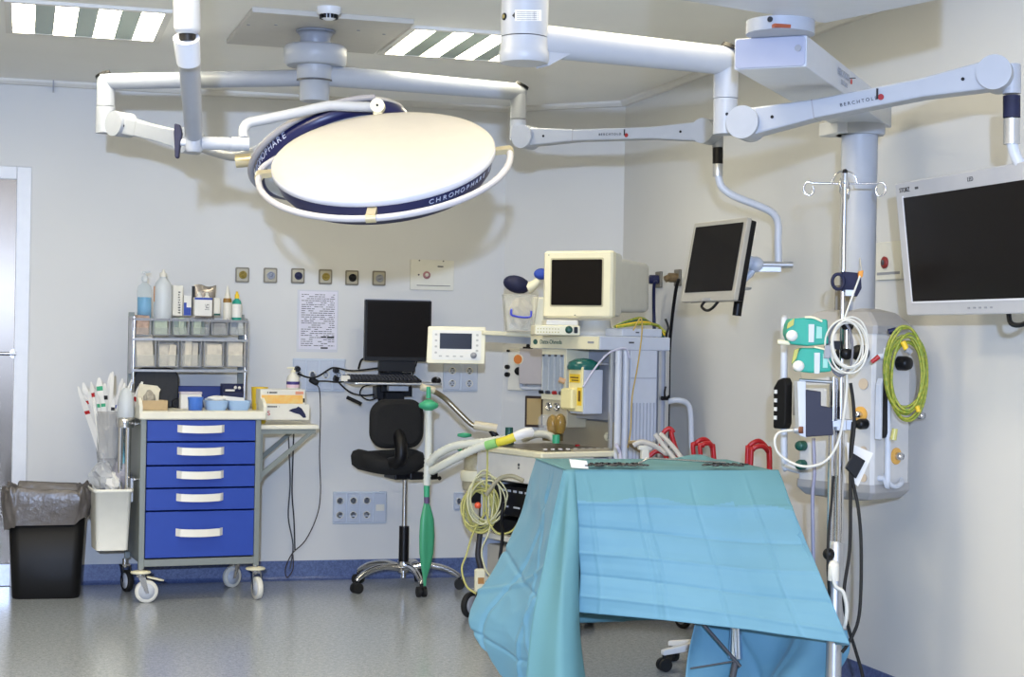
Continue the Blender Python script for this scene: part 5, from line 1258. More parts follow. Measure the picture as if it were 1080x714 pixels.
MB().rrect((x1-x0)*.86, (zt1-zb1)*.86, .03, -.08, -.035, MM, MM @ V(((x0+x1)/2, (zt1+zb1)/2, 0))).rrect(.2, .2, .01, -.12, -.08, MM, MM @ V(((x0+x1)/2, (zt1+zb1)/2, 0))).build('rear_shell', LGREY, lm_, bev=.005)
MB().rrect(.74, st-sb, .002, 0, .0015, MM, MM @ V((sx0+.37, (st+sb)/2, 0))).build('screen', SCREEN, lm_)
MB().rrect(.006, st-sb+.012, .001, 0, .003, MM, MM @ V((sx0-.003, (st+sb)/2, 0))).rrect(.752, .006, .001, 0, .003, MM, MM @ V((sx0+.37, sb-.003, 0))).build('screen_lip', mat('bright lip', s2l(225, 226, 232), .3), lm_)
zt2 = (zt1+st)/2
text('STORZ', .022, MM, MM @ V((x0+.065, zt2-.001, .001)), INK, parent=lm_, name='maker_lettering')
MB().rrect(.022, .008, .003, 0, .001, MM, MM @ V((x0+.145, zt2, 0))).build('small_badge', DGREY, lm_)
text('LED', .020, MM, MM @ V((onm(1024, 195)[0], zt2, .001)), DGREY, parent=lm_, name='led_lettering')
for k in range(5): MB().rrect(.014, .006, .002, 0, .002, MM, MM @ V((onm(1022, 325)[0]+k*.033, (zb1+sb)/2-.002, 0))).build('bezel_key', MGREY, lm_)
MB().tube([MM @ V((onm(1055, 333)[0], zb1+.01, -.03)), MM @ V((onm(1060, 340)[0], zb1-.03, -.02)), MM @ V((onm(1072, 342)[0], zb1-.035, -.02)), MM @ V((onm(1084, 336)[0], zb1-.01, -.03))], .008).build('loop_cable', BLACK, lm_)
xm = (x0+x1)/2; bk_ = MM @ V((xm, 0, -.12))
MB().tube([bk_, bk_+V((.03, -.06, .12)), L(lm_, W(1110, 215, 5.05)), L(lm_, W(1094, 190, 5.08)), L(lm_, W(1074, 170, 5.12)), L(lm_, W(1067, 150, 5.12))], .017, n=14).build('bent_pipe', LGREY, lm_)
MB().cyl(L(lm_, W(1067, 152, 5.12)), L(lm_, W(1067, 125, 5.12)), .024, n=24).build('pipe_sleeve', ALU, lm_)
MB().cyl(L(lm_, W(1067, 124, 5.12)), L(lm_, W(1067, 101, 5.12)), .0255, n=24).build('black_collar', DNAVY, lm_)

# ---- nearest arm coming down at the left, carrying the big lamp
dA, dB = 5.15, 5.72
sp_ = thing('lamp_spring_arm', 'nearly vertical grey spring arm hanging into the picture left of the big lamp', 'lamp arm', W(197, 20, dA))
ls = lambda px, py, d: L(sp_, W(px, py, d))
MB().cyl(ls(195.5, -60, dA-.05), ls(197.5, 30, dA), .040, n=28).sph(ls(197.5, 30, dA), .040, 20, (1, 1, .6)).build('upper_joint', ENM, sp_)
topw = W(195.5, -60, dA-.05); MB().cyl(L(sp_, topw), L(sp_, V((topw.x, topw.y, HC))), .045, n=28).build('ceiling_tube', ENM, sp_)
MB().cyl(ls(197.5, 34, dA), ls(198, 44, dA), .026).build('black_gap', BLACK, sp_)
MB().cyl(ls(198, 43, dA+.03), ls(204.5, 141, dB-.02), .0345, .0295, n=4*7).build('arm_tube', ENG, sp_)
MB().cyl(ls(196.5, 40, dA-.004), ls(199, 66, dA+.05), .040, .036, n=28).build('arm_sleeve', LGREY, sp_)
MB().lathe([(.024, -.032), (.031, -.022), (.031, .03), (.029, .034)], ls(204.5, 150.5, dB), n=28).build('lower_joint', ENM, sp_)
hd = ls(188, 150, dB-.02)
MB().prism([(-.012, .062), (.006, .058), (.014, .03), (.008, -.01), (.004, -.052), (-.004, -.056), (-.009, -.05), (-.011, -.01), (-.014, .03)], -.012, .012, Matrix((rt, V((0, 0, 1)), -fw)).transposed(), hd).build('brake_handle', DNAVY, sp_, bev=.004)
MB().cyl(hd+V((0, 0, .0)), ls(200, 150, dB), .012).build('handle_stud', LGREY, sp_)

# ---- big lamp (front): white housing seen from above its tilted back
def disc_basis(view_pt, ratio, roll, face=1):
    v_ = (view_pt-CAM).normalized()
    upc = UP - v_*UP.dot(v_); upc.normalize(); rc = v_.cross(upc)
    u2 = upc*math.cos(roll)-rc*math.sin(roll)
    n_ = (-v_)*ratio + u2*math.sqrt(1-ratio*ratio)*face
    return n_.normalized()
LC = W(404, 162, 5.62)
n_ = disc_basis(LC, .375, math.radians(7.0))
x_ = RT-n_*RT.dot(n_); x_.normalize(); y_ = n_.cross(x_); LM = Matrix((x_, y_, n_)).transposed()
LR = 118.0/FPX*5.62
lamp = thing('surgical_lamp', 'large round white surgical lamp with a navy rim and handle ring, nearest the photographer', 'surgical lamp', LC)
HOUS = mat('lamp housing white', s2l(184, 181, 176), .45, 0.0)
NRIM = mat('navy lamp rim', s2l(26, 30, 78), .35)
def dlathe(prof, m_, name, par, M=LM, o=(0, 0, 0), n=96, cap=True):
    return MB().lathe(prof, o, M.col[2], n=n, cap=cap).build(name, m_, par)
dlathe([(LR, -.004), (LR*.985, .002), (LR*.9, .007), (LR*.6, .016), (LR*.3, .021), (0, .022)], HOUS, 'housing', lamp, cap=False)
dlathe([(LR*.99, -.026), (LR*1.005, -.022), (LR*1.005, -.006), (LR, -.003)], mat('pale rim band', s2l(196, 200, 214), .35), 'rim_band', lamp, cap=False)
dlathe([(LR*.80, -.112), (LR*.88, -.106), (LR*.955, -.070), (LR*.985, -.026)], NRIM, 'navy_rim', lamp, cap=False)
dlathe([(0, -.114), (LR*.80, -.112)], mat('lamp glass', s2l(190, 195, 205), .15), 'glass', lamp, cap=False)
def ring_text(s, par, M, R_, z, size, a0, step, m_, flip=1):
    g = None
    for i, chh in enumerate(s):
        if chh == ' ': continue
        a = a0+step*i
        rad = M.col[0]*math.cos(a)+M.col[1]*math.sin(a); tan = M.col[1]*math.cos(a)-M.col[0]*math.sin(a)
        upd = (M.col[2]*flip*.94 + rad*.30*flip).normalized(); xd = tan*flip
        B_ = Matrix((xd, upd, xd.cross(upd))).transposed()
        text(chh, size, B_, rad*(R_+.002)+M.col[2]*z, m_, parent=par, name='rim_letter', depth=.0004)
LTR = mat('pale lettering', s2l(180, 188, 215), .5)
ring_text('CHROMOPHARE E', lamp, LM, LR*.972, -.044, .026, math.radians(-62), .068, LTR)
# handle ring and clips
ring = []
for k in range(0, 61):
    a = math.radians(-178-8 + (k/60)*(186+8)); 
    ring.append(LM @ V((math.cos(a)*LR*1.13, math.sin(a)*LR*1.13, -.042)))
a1 = [LM @ V((math.cos(a)*LR*rr__, math.sin(a)*LR*rr__, -.040)) for a, rr__ in ((math.radians(150), 1.0), (math.radians(160), 1.06), (math.radians(170), 1.115))]
MB().tube(a1+ring, .011, n=12, sm=2).build('handle_ring', mat('ring enamel', s2l(178, 178, 186), .3), lamp)
CLIP = mat('beige metal clip', s2l(190, 180, 150), .35, .5)
for deg in (-178, -92, 6):
    a = math.radians(deg); d_ = LM.col[0]*math.cos(a)+LM.col[1]*math.sin(a); tn = LM.col[1]*math.cos(a)-LM.col[0]*math.sin(a)
    MB().box(d_*LR*1.065+LM.col[2]*-.036, (LR*.15, .030, .018), M=Matrix((d_, tn, LM.col[2])).transposed()).cyl(d_*LR*1.13+LM.col[2]*-.042-tn*.016, d_*LR*1.13+LM.col[2]*-.042+tn*.016, .0145).build('ring_clip', CLIP, lamp)
# yoke
yk = lambda px, py, d: L(lamp, W(px, py, d))
MB().cyl(yk(212, 151, dB), yk(243, 151.5, dB+.03), .022, n=24).build('yoke_shaft', ENM, lamp)
MB().cyl(yk(244, 151.5, dB+.03), yk(263, 152, dB+.04), .0235, n=24).build('yoke_collar', ENM, lamp)
MB().tube([yk(257, 146, dB+.04), yk(257, 137, dB+.05), yk(262, 130, dB+.06), yk(275, 127, dB+.08), yk(315, 118.5, dB+.14), yk(342, 112.5, dB+.18), yk(352, 111.5, dB+.19), yk(372, 112.5, dB+.21), yk(396, 113, dB+.24)], .0175, n=16, sm=3).build('yoke', ENM, lamp)
pv = yk(398.5, 112, dB+.235); MB().cyl(pv-L(lamp, LC+fw)*.026, pv+L(lamp, LC+fw)*.03, .0245, n=28).cyl(pv+V((0, 0, -.04)), pv, .016).build('pivot', CREAM, lamp)
MB().cyl(pv-L(lamp, LC+fw)*.027, pv-L(lamp, LC+fw)*.026, .005).build('pivot_screw', INK, lamp)

# ---- second lamp behind, tilted the other way
L2 = W(357, 168, 6.25); 
n2 = disc_basis(L2, .44, math.radians(22), face=-1)
x2 = RT-n2*RT.dot(n2); x2.normalize(); y2 = n2.cross(x2); M2 = Matrix((x2, y2, n2)).transposed(); R2 = 87.0/FPX*6.25
lb = thing('surgical_lamp', 'second surgical lamp mostly hidden behind the big white one, showing a navy rim with lettering', 'surgical lamp', L2)
def d2(prof, m_, name): return MB().lathe(prof, (0, 0, 0), -M2.col[2], n=80, cap=False).build(name, m_, lb)
d2([(0, -.0), (R2*.84, 0), (R2*.93, .004)], mat('lamp glass', s2l(190, 195, 205), .15), 'glass')
d2([(R2*.93, .004), (R2*1.0, .012), (R2*1.0, .052), (R2*.97, .060)], NRIM, 'navy_rim')
d2([(R2*.97, .060), (R2*.99, .064), (R2*.985, .072), (R2*.5, .092), (0, .10)], HOUS, 'housing')
def ring_text2(s, a0, step, size):
    for i, chh in enumerate(s):
        a = a0+step*i; rad = M2.col[0]*math.cos(a)+M2.col[1]*math.sin(a); tan = M2.col[1]*math.cos(a)-M2.col[0]*math.sin(a)
        ax_ = -M2.col[2]
        upd = ax_ ; xd = (-tan)
        B_ = Matrix((xd, upd, xd.cross(upd))).transposed()
        if B_.col[2].dot(rad) < 0: B_ = Matrix((-xd, upd, (-xd).cross(upd))).transposed()
        text(chh, size, B_, rad*(R2*1.0+.002)+ax_*.032, LTR, parent=lb, name='rim_letter', depth=.0004)
ring_text2('CHROMOPHARE', math.radians(172), -.085, .034)
rg = [M2 @ V((math.cos(a)*R2*1.05, math.sin(a)*R2*1.05, -.052)) for a in [math.radians(196-k*4) for k in range(36)]]
MB().tube(rg, .012, n=12, sm=1).build('handle_ring', mat('dark ring enamel', s2l(150, 150, 158), .35), lb)
y2l = lambda px, py, d: L(lb, W(px, py, d))
MB().cyl(y2l(249, 170, 6.25), y2l(266, 168.5, 6.25), .025).build('gold_handle', CLIP, lb)
MB().cyl(y2l(266, 168.5, 6.25), y2l(284, 165, 6.25), .026).build('handle_collar', ENM, lb)
MB().tube([y2l(203, 152, 6.6), y2l(225, 160, 6.5), y2l(248, 165, 6.35), y2l(268, 160, 6.28), y2l(285, 150, 6.25)], .018, n=12).build('yoke', ENG, lb)
# ================================================================== PENDANT ON THE RIGHT
camx = lambda lat, d, z=0: V((CAM.x, CAM.y, 0))+rt*lat+V((fw.x, fw.y, 0))*d+V((0, 0, z))
pd = thing('ceiling_pendant', 'ceiling pendant with boxy arm, round column and supply body, by the right wall', 'ceiling pendant', camx(1.26, 6.25))
pl = lambda p: L(pd, p)
# ceiling cover
zb = 2.30
K = onz(870, 25, zb); Lf = onz(714, 0, zb); d1_ = (Lf-K).normalized(); d2_ = V((d1_.y, -d1_.x, 0)); 
if d2_.dot(V((fw.x, fw.y, 0))) > 0: d2_ = -d2_
Mc = Matrix((d1_, d2_, d1_.cross(d2_))).transposed()
MB().prism([(0, 0), (.62, 0), (.62, .55), (0, .55)], 0, (HC-zb)*(1 if Mc.col[2].z > 0 else -1), Mc, pl(K)).build('ceiling_cover', LGREY, pd, bev=.008)
# neck, arm
nk = onz(823, 30, 2.28); nk_ = pl(nk); dN = (nk-CAM).dot(fw); nr = 36.0/FPX*dN
MB().lathe([(nr, 2.262), (nr, zb)], (nk_.x, nk_.y, 0), n=48).build('neck', ENM, pd)
pz = nk_+V((0, 0, 0)); q = pl(W(812, 20.5, dN-nr)); q = V((q.x, q.y, 2.287)); MB().cyl(q, q-V((fw.x, fw.y, 0))*.004, .008).build('neck_hole', BLACK, pd)
q = pl(W(824, 33, dN-nr-.0)); MB().box(V((q.x, q.y, 2.268)), (.05, .02, .010)).build('orange_mark', mat('red brown', s2l(160, 80, 50), .5), pd)
col_ = camx(1.26, 6.25); cl = pl(col_)
zt0, zb0 = 2.262, 2.17
zb1_, zt1_ = 2.235-.06, 2.235+.05
near = onz(812, 72, zb0); nl = pl(near); far = V((cl.x, cl.y, 0)); ax = (far-V((nl.x, nl.y, 0))); LA = ax.length; ax.normalize(); sd = V((ax.y, -ax.x, 0))
hw = .108
b0 = V((nl.x, nl.y, 0)); e0 = far+ax*.11
wf = .095
vs = [b0-sd*hw+V((0, 0, zb0)), b0+sd*hw+V((0, 0, zb0)), e0+sd*wf+V((0, 0, zb0)), e0-sd*wf+V((0, 0, zb0))]
vs += [v_+V((0, 0, zt0-zb0)) for v_ in vs[:4]]
bxm = MB().add(vs, [(0, 3, 2, 1), (4, 5, 6, 7), (0, 1, 5, 4), (1, 2, 6, 5), (2, 3, 7, 6), (3, 0, 4, 7)])
arm = bxm.build('pendant_arm', LGREY, pd, bev=.004)
fc = b0-ax*.004
Mf = Matrix((sd, V((0, 0, 1)), sd.cross(V((0, 0, 1))))).transposed()
if Mf.col[2].dot(-ax) < 0: Mf = Matrix((-sd, V((0, 0, 1)), (-sd).cross(V((0, 0, 1))))).transposed()
MB().rrect(hw*1.94, (zt0-zb0)*.95, .012, -.01, .006, Mf, b0+V((0, 0, (zt0+zb0)/2))).build('arm_end_cap', mat('violet grey cap', s2l(164, 168, 186), .4), arm, bev=.003)
q = b0+V((0, 0, (zt0+zb0)/2+.008))+Mf.col[0]*hw*.78; MB().cyl(q, q+Mf.col[2]*.010, .010).build('cap_lock', MGREY, arm)
sside = sd if sd.dot(rt) > 0 else -sd
Ms = Matrix((ax, V((0, 0, 1)), ax.cross(V((0, 0, 1))))).transposed()
sp0 = b0+ax*LA*.40+sside*(hw-(hw-wf)*.40+.003)+V((0, 0, (zt0+zb0)/2+.012))
text('BERCHTOLD', .030, Ms, sp0, MGREY, parent=arm, name='maker_lettering')
text('TELETOM', .022, Ms, sp0+V((0, 0, -.028))+ax*.01, MGREY, parent=arm, name='type_lettering')
MB().box(sp0+ax*.105+V((0, 0, .004)), (.006, .002, .034), M=Ms).build('emblem_stem', INK, arm); MB().cyl(sp0+ax*.118+V((0, 0, -.005)), sp0+ax*.118+V((0, 0, -.005))+sside*.002, .009).build('emblem_dot', REDINK, arm)
# column
dP = 6.25
zP = lambda py, px=905: W(px, py, dP).z
cr_ = 19.0/FPX*dP
MB().lathe([(.066, zP(330)), (cr_, zP(330)), (cr_, zP(142))], (cl.x, cl.y, 0), n=48).build('column', ENM, pd)
MB().lathe([(cr_*1.30, zP(143)), (cr_*1.38, zP(141)), (cr_*1.38, zb0)], (cl.x, cl.y, 0), n=48).build('column_flange', ENM, pd)
MB().b2(cl.x-.115, cl.x-.03, cl.y-.05, cl.y+.1, zP(143), zb0+.01).build('flange_block', LGREY, pd, bev=.004)
q = pl(W(888, 314, dP-cr_)); MB().box(q, (.05, .01, .09), M=Matrix((rt, fw, V((0, 0, 1)))).transposed()).build('data_plate', SOCK, pd)
# body: rectangle in plan, edge towards the photographer
E_ = camx(1.287, 6.05); Lc = camx(1.06, 6.30); Rc = camx(1.457, 6.215)
F_ = Lc+Rc-E_
def ch_(pts, c):
    out = []; n = len(pts)
    for i in range(n):
        p, a_, b_ = pts[i], pts[i-1], pts[(i+1) % n]
        out += [p+(a_-p).normalized()*c, p+(b_-p).normalized()*c]
    return out
poly = [pl(p) for p in (E_, Rc, F_, Lc)]
cen = sum(poly, V((0, 0, 0)))/4
def ringz(s, z, c=.012): return [V((cen.x+(p.x-cen.x)*s, cen.y+(p.y-cen.y)*s, z)) for p in ch_(poly, c)]
zA_, zB_ = W(923, 352, 6.05).z, W(923, 512, 6.05).z
PBM = mat('pendant body enamel', s2l(204, 202, 198), .4)
CAPM = mat('pendant grey cap', s2l(160, 158, 156), .45)
loft(MB(), [ringz(1, zB_), ringz(1, zA_)], smooth=False).build('supply_body', PBM, pd, bev=.002)
loft(MB(), [ringz(1.03, zA_), ringz(1.035, zA_+.03), ringz(.92, zA_+.05), ringz(.72, zA_+.078), ringz(.42, zA_+.092)], smooth=False).build('top_cap', CAPM, pd, bev=.003)
loft(MB(), [ringz(.5, zB_-.065), ringz(.88, zB_-.055), ringz(1.035, zB_-.028), ringz(1.03, zB_)], smooth=False).build('bottom_cap', CAPM, pd, bev=.003)
# two working faces
def face(A, B):
    A, B = V(A), V(B); x = (B-A).normalized(); n = V((x.y, -x.x, 0))
    if n.dot(fw) > 0: n = -n
    return A, n, Matrix((x, V((0, 0, 1)), x.cross(V((0, 0, 1))))).transposed()
fL = face(Lc, E_); fR = face(E_, Rc)
def onf(f_, px, py, off=0): return pl(onp(px, py, f_[0]+f_[1]*off, f_[1]))
def knob(f_, px, py, r_, h_, m_, name, n=24, base=None):
    c = onf(f_, px, py); k = MB()
    if base: MB().cyl(c, c+f_[1]*.006, base[0], n=28).build(name+'_plate', base[1], pd)
    k.lathe([(r_, .004), (r_, h_*.7), (r_*.8, h_), (0, h_)], c, f_[1], n=n); return k.build(name, m_, pd)
OGP = mat('orange outlet plate', s2l(224, 170, 80), .45)
knob(fL, 911, 372, .028, .05, BLACK, 'round_knob')
knob(fL, 893, 372, .024, .04, BLACK, 'round_knob')
knob(fL, 908, 437, .012, .03, CHROME, 'gas_outlet_socket', base=(.028, OGP))
knob(fL, 913, 447, .019, .045, BLACK, 'black_valve')
knob(fR, 947, 383, .026, .05, BLACK, 'round_knob')
knob(fR, 944.5, 481, .014, .03, CHROME, 'gas_outlet_socket', base=(.030, OGP))
knob(fR, 966, 438, .014, .035, CHROME, 'side_outlet')
knob(fL, 911, 405, .02, .002, mat('tan disc', s2l(206, 186, 160), .5), 'blank_disc'); knob(fL, 911, 504, .015, .002, mat('tan disc', s2l(206, 186, 160), .5), 'blank_disc'); knob(fL, 911, 475, .015, .002, mat('tan disc', s2l(206, 186, 160), .5), 'blank_disc')
for px, py in ((848, 470), (848, 490)): knob(fL, px, py, .019, .035, DGREEN, 'green_socket')
# vertical grab rails
def grab(f_, px, y0, y1, off, r_, m_, name, lab=None):
    a_, b_ = onf(f_, px, y0, off), onf(f_, px, y1, off)
    MB().tube([a_-f_[1]*off, a_-f_[1]*off*.3, a_, b_, b_-f_[1]*off*.3, b_-f_[1]*off], r_, n=12, sm=3).build(name, m_, pd)
grab(fR, 936, 376, 505, .035, .011, LGREY, 'grab_rail')
MB().tube([onf(fR, 934, 500, .02), onf(fR, 937, 509, .025), onf(fR, 944, 513, .025), onf(fR, 950, 510, .02), onf(fR, 951, 506, .0)], .010).tube([onf(fR, 937, 368, .03), onf(fR, 941, 361, .03), onf(fR, 949, 358, .03), onf(fR, 954, 361, .01)], .009).build('rail_ends', LGREY, pd)
MB().prism([(-.040, -.004), (-.026, -.004), (-.026, .214), (-.040, .19)], -.012, .012, fR[2], onf(fR, 932, 462, .03)).build('holder_frame', LGREY, pd, bev=.003)
MB().prism([(-.028, -.0), (.0, .0), (.03, .045), (.03, .19), (.012, .20), (-.028, .21)], -.012, .012, fR[2], onf(fR, 932, 462, .03)).build('black_holder', BLACK, pd, bev=.005)
# left rail with black grip, outside the body
rl = [onf(fL, 828, 338, .0), onf(fL, 827, 348, .02), onf(fL, 827, 480, .02), onf(fL, 831, 492, .02), onf(fL, 843, 496, .01)]
MB().tube(rl, .013, n=12).build('side_rail', LGREY, pd)
MB().cyl(onf(fL, 821, 360.5, .02), onf(fL, 833, 361, .02), .008).build('rail_stub', CREAM, pd)
gb = onf(fL, 825, 452, .03)
MB().prism([(-.028, .0), (.022, .0), (.03, .02), (.03, .17), (.018, .19), (-.01, .18), (-.03, .15)], -.02, .02, fL[2], gb).build('black_grip', BLACK, pd, bev=.005)
q = MB()
for k in range(4): q.box(gb+fL[2] @ V((-.016, .04+k*.032, .022)), (.012, .014, .004), M=fL[2])
q.build('grip_keys', PAPER, pd)
MB().tube([onf(fL, 858, 462, .05), onf(fL, 859, 500, .05), onf(fL, 857, 525, .05), onf(fL, 858, 600, .05)], .007).build('hanging_tube', mat('lavender grey tube', s2l(150, 150, 170), .4), pd)
# scale window and grey post
a_ = onf(fL, 840, 438, .01); MB().prism([(-.012, 0), (.012, 0), (.012, .11), (-.012, .11)], 0, .006, fL[2], a_).build('scale_window', MGREY, pd)

# ---- wall call panel beside the large monitor
p = onx(935, 276)
t = thing('wall_panel', 'cream wall panel with a round red button between the column and the large monitor', 'wall panel', p, -PI/2)
a = LY(t, 925.5, 296, 0); b = LY(t, 950, 254, 0)
MB().b2(a.x, b.x+.03, -.012, 0, a.z, b.z, ch=.002).build('plate', PCRM, t)
c = LY(t, 934, 277, -.012); MB().lathe([(.022, 0), (.024, .008), (.017, .012)], (c.x, -.012, c.z), (0, -1, 0)).build('button_ring', mat('dark red', s2l(140, 40, 35), .4), t)
MB().lathe([(.011, .0), (.011, .014), (0, .015)], (c.x, -.012, c.z), (0, -1, 0)).build('button', DGREY, t)
MB().b2(a.x+.02, b.x+.02, -.014, -.012, a.z+.02, a.z+.03).build('panel_line', MGREY, t)

# ================================================================== IV POLE AND WHAT HANGS ON IT
dV = 5.91
pb_ = W(885.5, 500, dV)
iv = thing('drip_stand', 'chrome drip stand with four hooks standing in front of the pendant', 'drip stand', (pb_.x, pb_.y, 0))
zi = lambda py: W(886, py, dV).z
il = lambda px, py, d=dV: L(iv, W(px, py, d))
MB().cyl((0, 0, zi(400)), (0, 0, zi(182)), .0085, n=16).build('upper_pole', CHROME, iv)
MB().cyl((0, 0, zi(580)), (0, 0, zi(398)), .016, n=20).cyl((-.020, .018, zi(580)), (-.020, .018, zi(398)), .014).build('middle_pole', CHROME, iv)
MB().lathe([(.026, .14), (.027, zi(575)), (.022, zi(571))], (-.006, .006, 0), n=28).build('lower_sleeve', ALU, iv)
kp = il(873, 584); MB().cyl((0, 0, kp.z), (kp.x*.9, kp.y*.9-.01, kp.z), .008).sph((kp.x, kp.y-.01, kp.z), .022, 16).build('height_knob', BLACK, iv)
z_ = zi(194)
cr4 = MB()
for lat, dep in ((-1, .12), (1, -.12), (-.28, -.9), (.28, .9)):
    d_ = (rt*lat+V((fw.x, fw.y, 0))*dep).normalized(); R_ = .128
    e_ = d_*R_
    cr4.tube([V((0, 0, z_))+d_*.008, V((0, 0, z_+.002))+d_*.06, V((0, 0, z_+.002))+d_*.105, V((0, 0, z_+.006))+d_*R_, V((0, 0, z_-.012))+d_*(R_+.012), V((0, 0, z_-.034))+d_*(R_+.006), V((0, 0, z_-.04))+d_*(R_-.012), V((0, 0, z_-.025))+d_*(R_-.022), V((0, 0, z_-.008))+d_*(R_-.018)], .0032, n=8)
cr4.tube([V((0, 0, z_))-rt*.045, V((0, 0, z_+.035))-rt*.03, V((0, 0, z_+.045)), V((0, 0, z_+.035))+rt*.03, V((0, 0, z_))+rt*.045], .003)
cr4.lathe([(.016, z_-.012), (.016, z_+.01)], n=20)
cr4.build('hook_crown', CHROME, iv)
MB().sph((0, 0, zi(181)), .010, 12).build('pole_tip', BLACK, iv)
MB().box((0, 0, zi(448)), (.035, .045, .040), M=Matrix((rt, fw, V((0, 0, 1)))).transposed()).box(il(893, 448), (.04, .03, .038), M=Matrix((rt, fw, V((0, 0, 1)))).transposed()).build('pole_clamp', ALU, iv, bev=.003)
for k in range(5):
    a = math.radians(72*k+20); d_ = V((math.cos(a), math.sin(a), 0))
    lg = MB().tube([V((0, 0, .15)), d_*.08+V((0, 0, .14)), d_*.26+V((0, 0, .09))], .016, taper=.012).build('base_leg', ALU, iv)
    n_ = V((-d_.y, d_.x, 0)); e_ = d_*.27+V((0, 0, .035)); MB().cyl(e_-n_*.012, e_+n_*.012, .035).cyl(e_, e_+V((0, 0, .06)), .007).build('castor', RUB, lg)
CMF = Matrix((rt, V((0, 0, 1)), -fw)).transposed()
def vthing(name, label, cat, px, py, d=dV-.03, group=None): return thing(name, label, cat, W(px, py, d), 0, group)
def poly_px(t, pts, d, th, m_, name, par=None, back=0, bev=.003):
    """a plate of real thickness facing the room at depth d"""
    q = [L(t, W(x, y, d)) for x, y in pts]; k = len(q); o_ = V((fw.x, fw.y, 0))
    vs = [p_+o_*back for p_ in q]+[p_+o_*(back+th) for p_ in q]
    return MB().add(vs, [tuple(range(k)), tuple(range(2*k-1, k-1, -1))]+[(i, (i+1) % k, k+(i+1) % k, k+i) for i in range(k)]).build(name, m_, par or t, bev=bev)
# black clamp with ring near the top
t = vthing('black_clamp', 'black clamp with a ring grip and orange tab high on the drip stand', 'clamp', 892, 296)
poly_px(t, [(888, 286), (908, 288), (909, 304), (904, 313), (897, 309), (888, 307)], dV-.02, .04, DNAVY, 'clamp_body')
r8 = [L(t, W(884+math.cos(a)*6.2, 297+math.sin(a)*8, dV-.03)) for a in [2*PI*k/12 for k in range(12)]]
MB().tube(r8, .006, n=8, sm=2, closed=True).build('ring_grip', DNAVY, t)
MB().box(L(t, W(895.5, 309, dV-.03)), (.03, .02, .03), M=CMF).build('clear_block', ALU, t)
poly_px(t, [(906, 286), (911, 285), (910, 292), (906, 294)], dV-.045, .02, ORANGE, 'orange_tab', bev=.002)
cable('sensor_cable', 'thin white cable running from the orange tab down to the white coil', [W(907, 291, dV-.05), W(903, 302, dV-.05), W(897, 318, dV-.05), W(892, 332, dV-.05), W(889, 340, dV-.05)], .0035, CABW)
cable('thin_wire', 'thin pale wire from the column to the orange tab', [W(907, 272, dP-cr_-.02), W(908, 280, dV+.1), W(909, 287, dV-.04)], .002, CABW)
# two teal pumps
def pump(pts, ball, label, lab2, plates):
    t = vthing('infusion_pump', label, 'infusion pump', ball[0], ball[1], dV-.02, 'teal pumps on the drip stand')
    poly_px(t, pts, dV-.09, .09, TEAL, 'pump_housing', bev=.006)
    c = L(t, W(ball[0], ball[1], dV-.10)); MB().lathe([(.018, -.02), (.019, 0), (.012, .010), (0, .013)], c, -fw).build('round_knob', PAPER, t)
    for k, (pp, m_) in enumerate(plates): poly_px(t, pp, dV-.096, .008, m_, 'front_label' if k else 'front_window', bev=.001)
    return t
GRL = mat('pale green label', s2l(150, 205, 195), .5)
p_a = pump([(831, 342), (834, 336), (849, 335), (873, 337), (874, 363), (852, 365), (834, 363), (829.5, 352)], (835.5, 354), 'upper teal infusion pump with a white round knob on the drip stand', '',
     [([(853, 342), (859, 342), (858.5, 361), (853, 361)], LGREY), ([(861.5, 344), (867, 345), (867, 357), (861, 357)], GRL), ([(831, 341), (838, 335.5), (837, 343), (830, 347)], mat('yellow green tag', s2l(180, 180, 90), .5))])
MB().tube([L(p_a, W(849, 334.5, dV-.09)), L(p_a, W(858, 335, dV-.10)), L(p_a, W(867, 339, dV-.10))], .004).build('top_lever', CREAM, p_a)
MB().cyl(L(p_a, W(820, 360.5, dV-.06)), L(p_a, W(833, 362, dV-.06)), .008).build('side_stub', CREAM, p_a)
p_b = pump([(841, 373), (845, 367), (868, 367), (877, 371), (877, 392), (856, 393.5), (842, 392), (839, 383)], (842.5, 386), 'lower teal infusion pump below and right of the other one', '',
     [([(859, 372), (865, 372), (864.5, 394), (859, 394)], LGREY), ([(868, 373), (873, 374), (873, 388), (868, 388)], GRL), ([(838, 369), (843, 367), (840, 378), (835, 384)], mat('yellow green tag', s2l(180, 180, 90), .5))])
MB().tube([L(p_b, W(859, 366, dV-.09)), L(p_b, W(866, 367.5, dV-.10)), L(p_b, W(871, 369, dV-.10))], .003).build('top_lever', CREAM, p_b)
poly_px(p_b, [(870, 364), (877, 364), (876, 378), (869, 378)], dV-.105, .02, MGREY, 'grey_clip')
MB().box(L(p_a, W(878, 364, dV-.03)), (.05, .03, .02), M=CMF).build('rear_clamp', BLACK, p_a)
MB().box(L(p_b, W(880, 383, dV-.03)), (.03, .03, .02), M=CMF).build('rear_clamp', BLACK, p_b)
t = vthing('pole_clamp', 'chrome clamp with two round black knobs in the middle of the drip stand', 'clamp', 892, 354)
MB().cyl(L(t, W(893, 341, dV-.05)), L(t, W(893, 368, dV-.05)), .018).build('clamp_tube', CHROME, t)
for px, py in ((894, 343), (893, 373)):
    c = L(t, W(px, py, dV-.06)); MB().lathe([(.020, -.02), (.0215, .0), (.018, .008), (0, .010)], c, -fw).build('black_knob', BLACK, t)
coil('white_cable_coil', 'white cable hung in loose loops on the drip stand beside the teal pumps', 896, 364, 20, 28, dV-.11, 5, .0034, CABW, 'cable coil', seed=4, rot=-1.5, jit=.17)
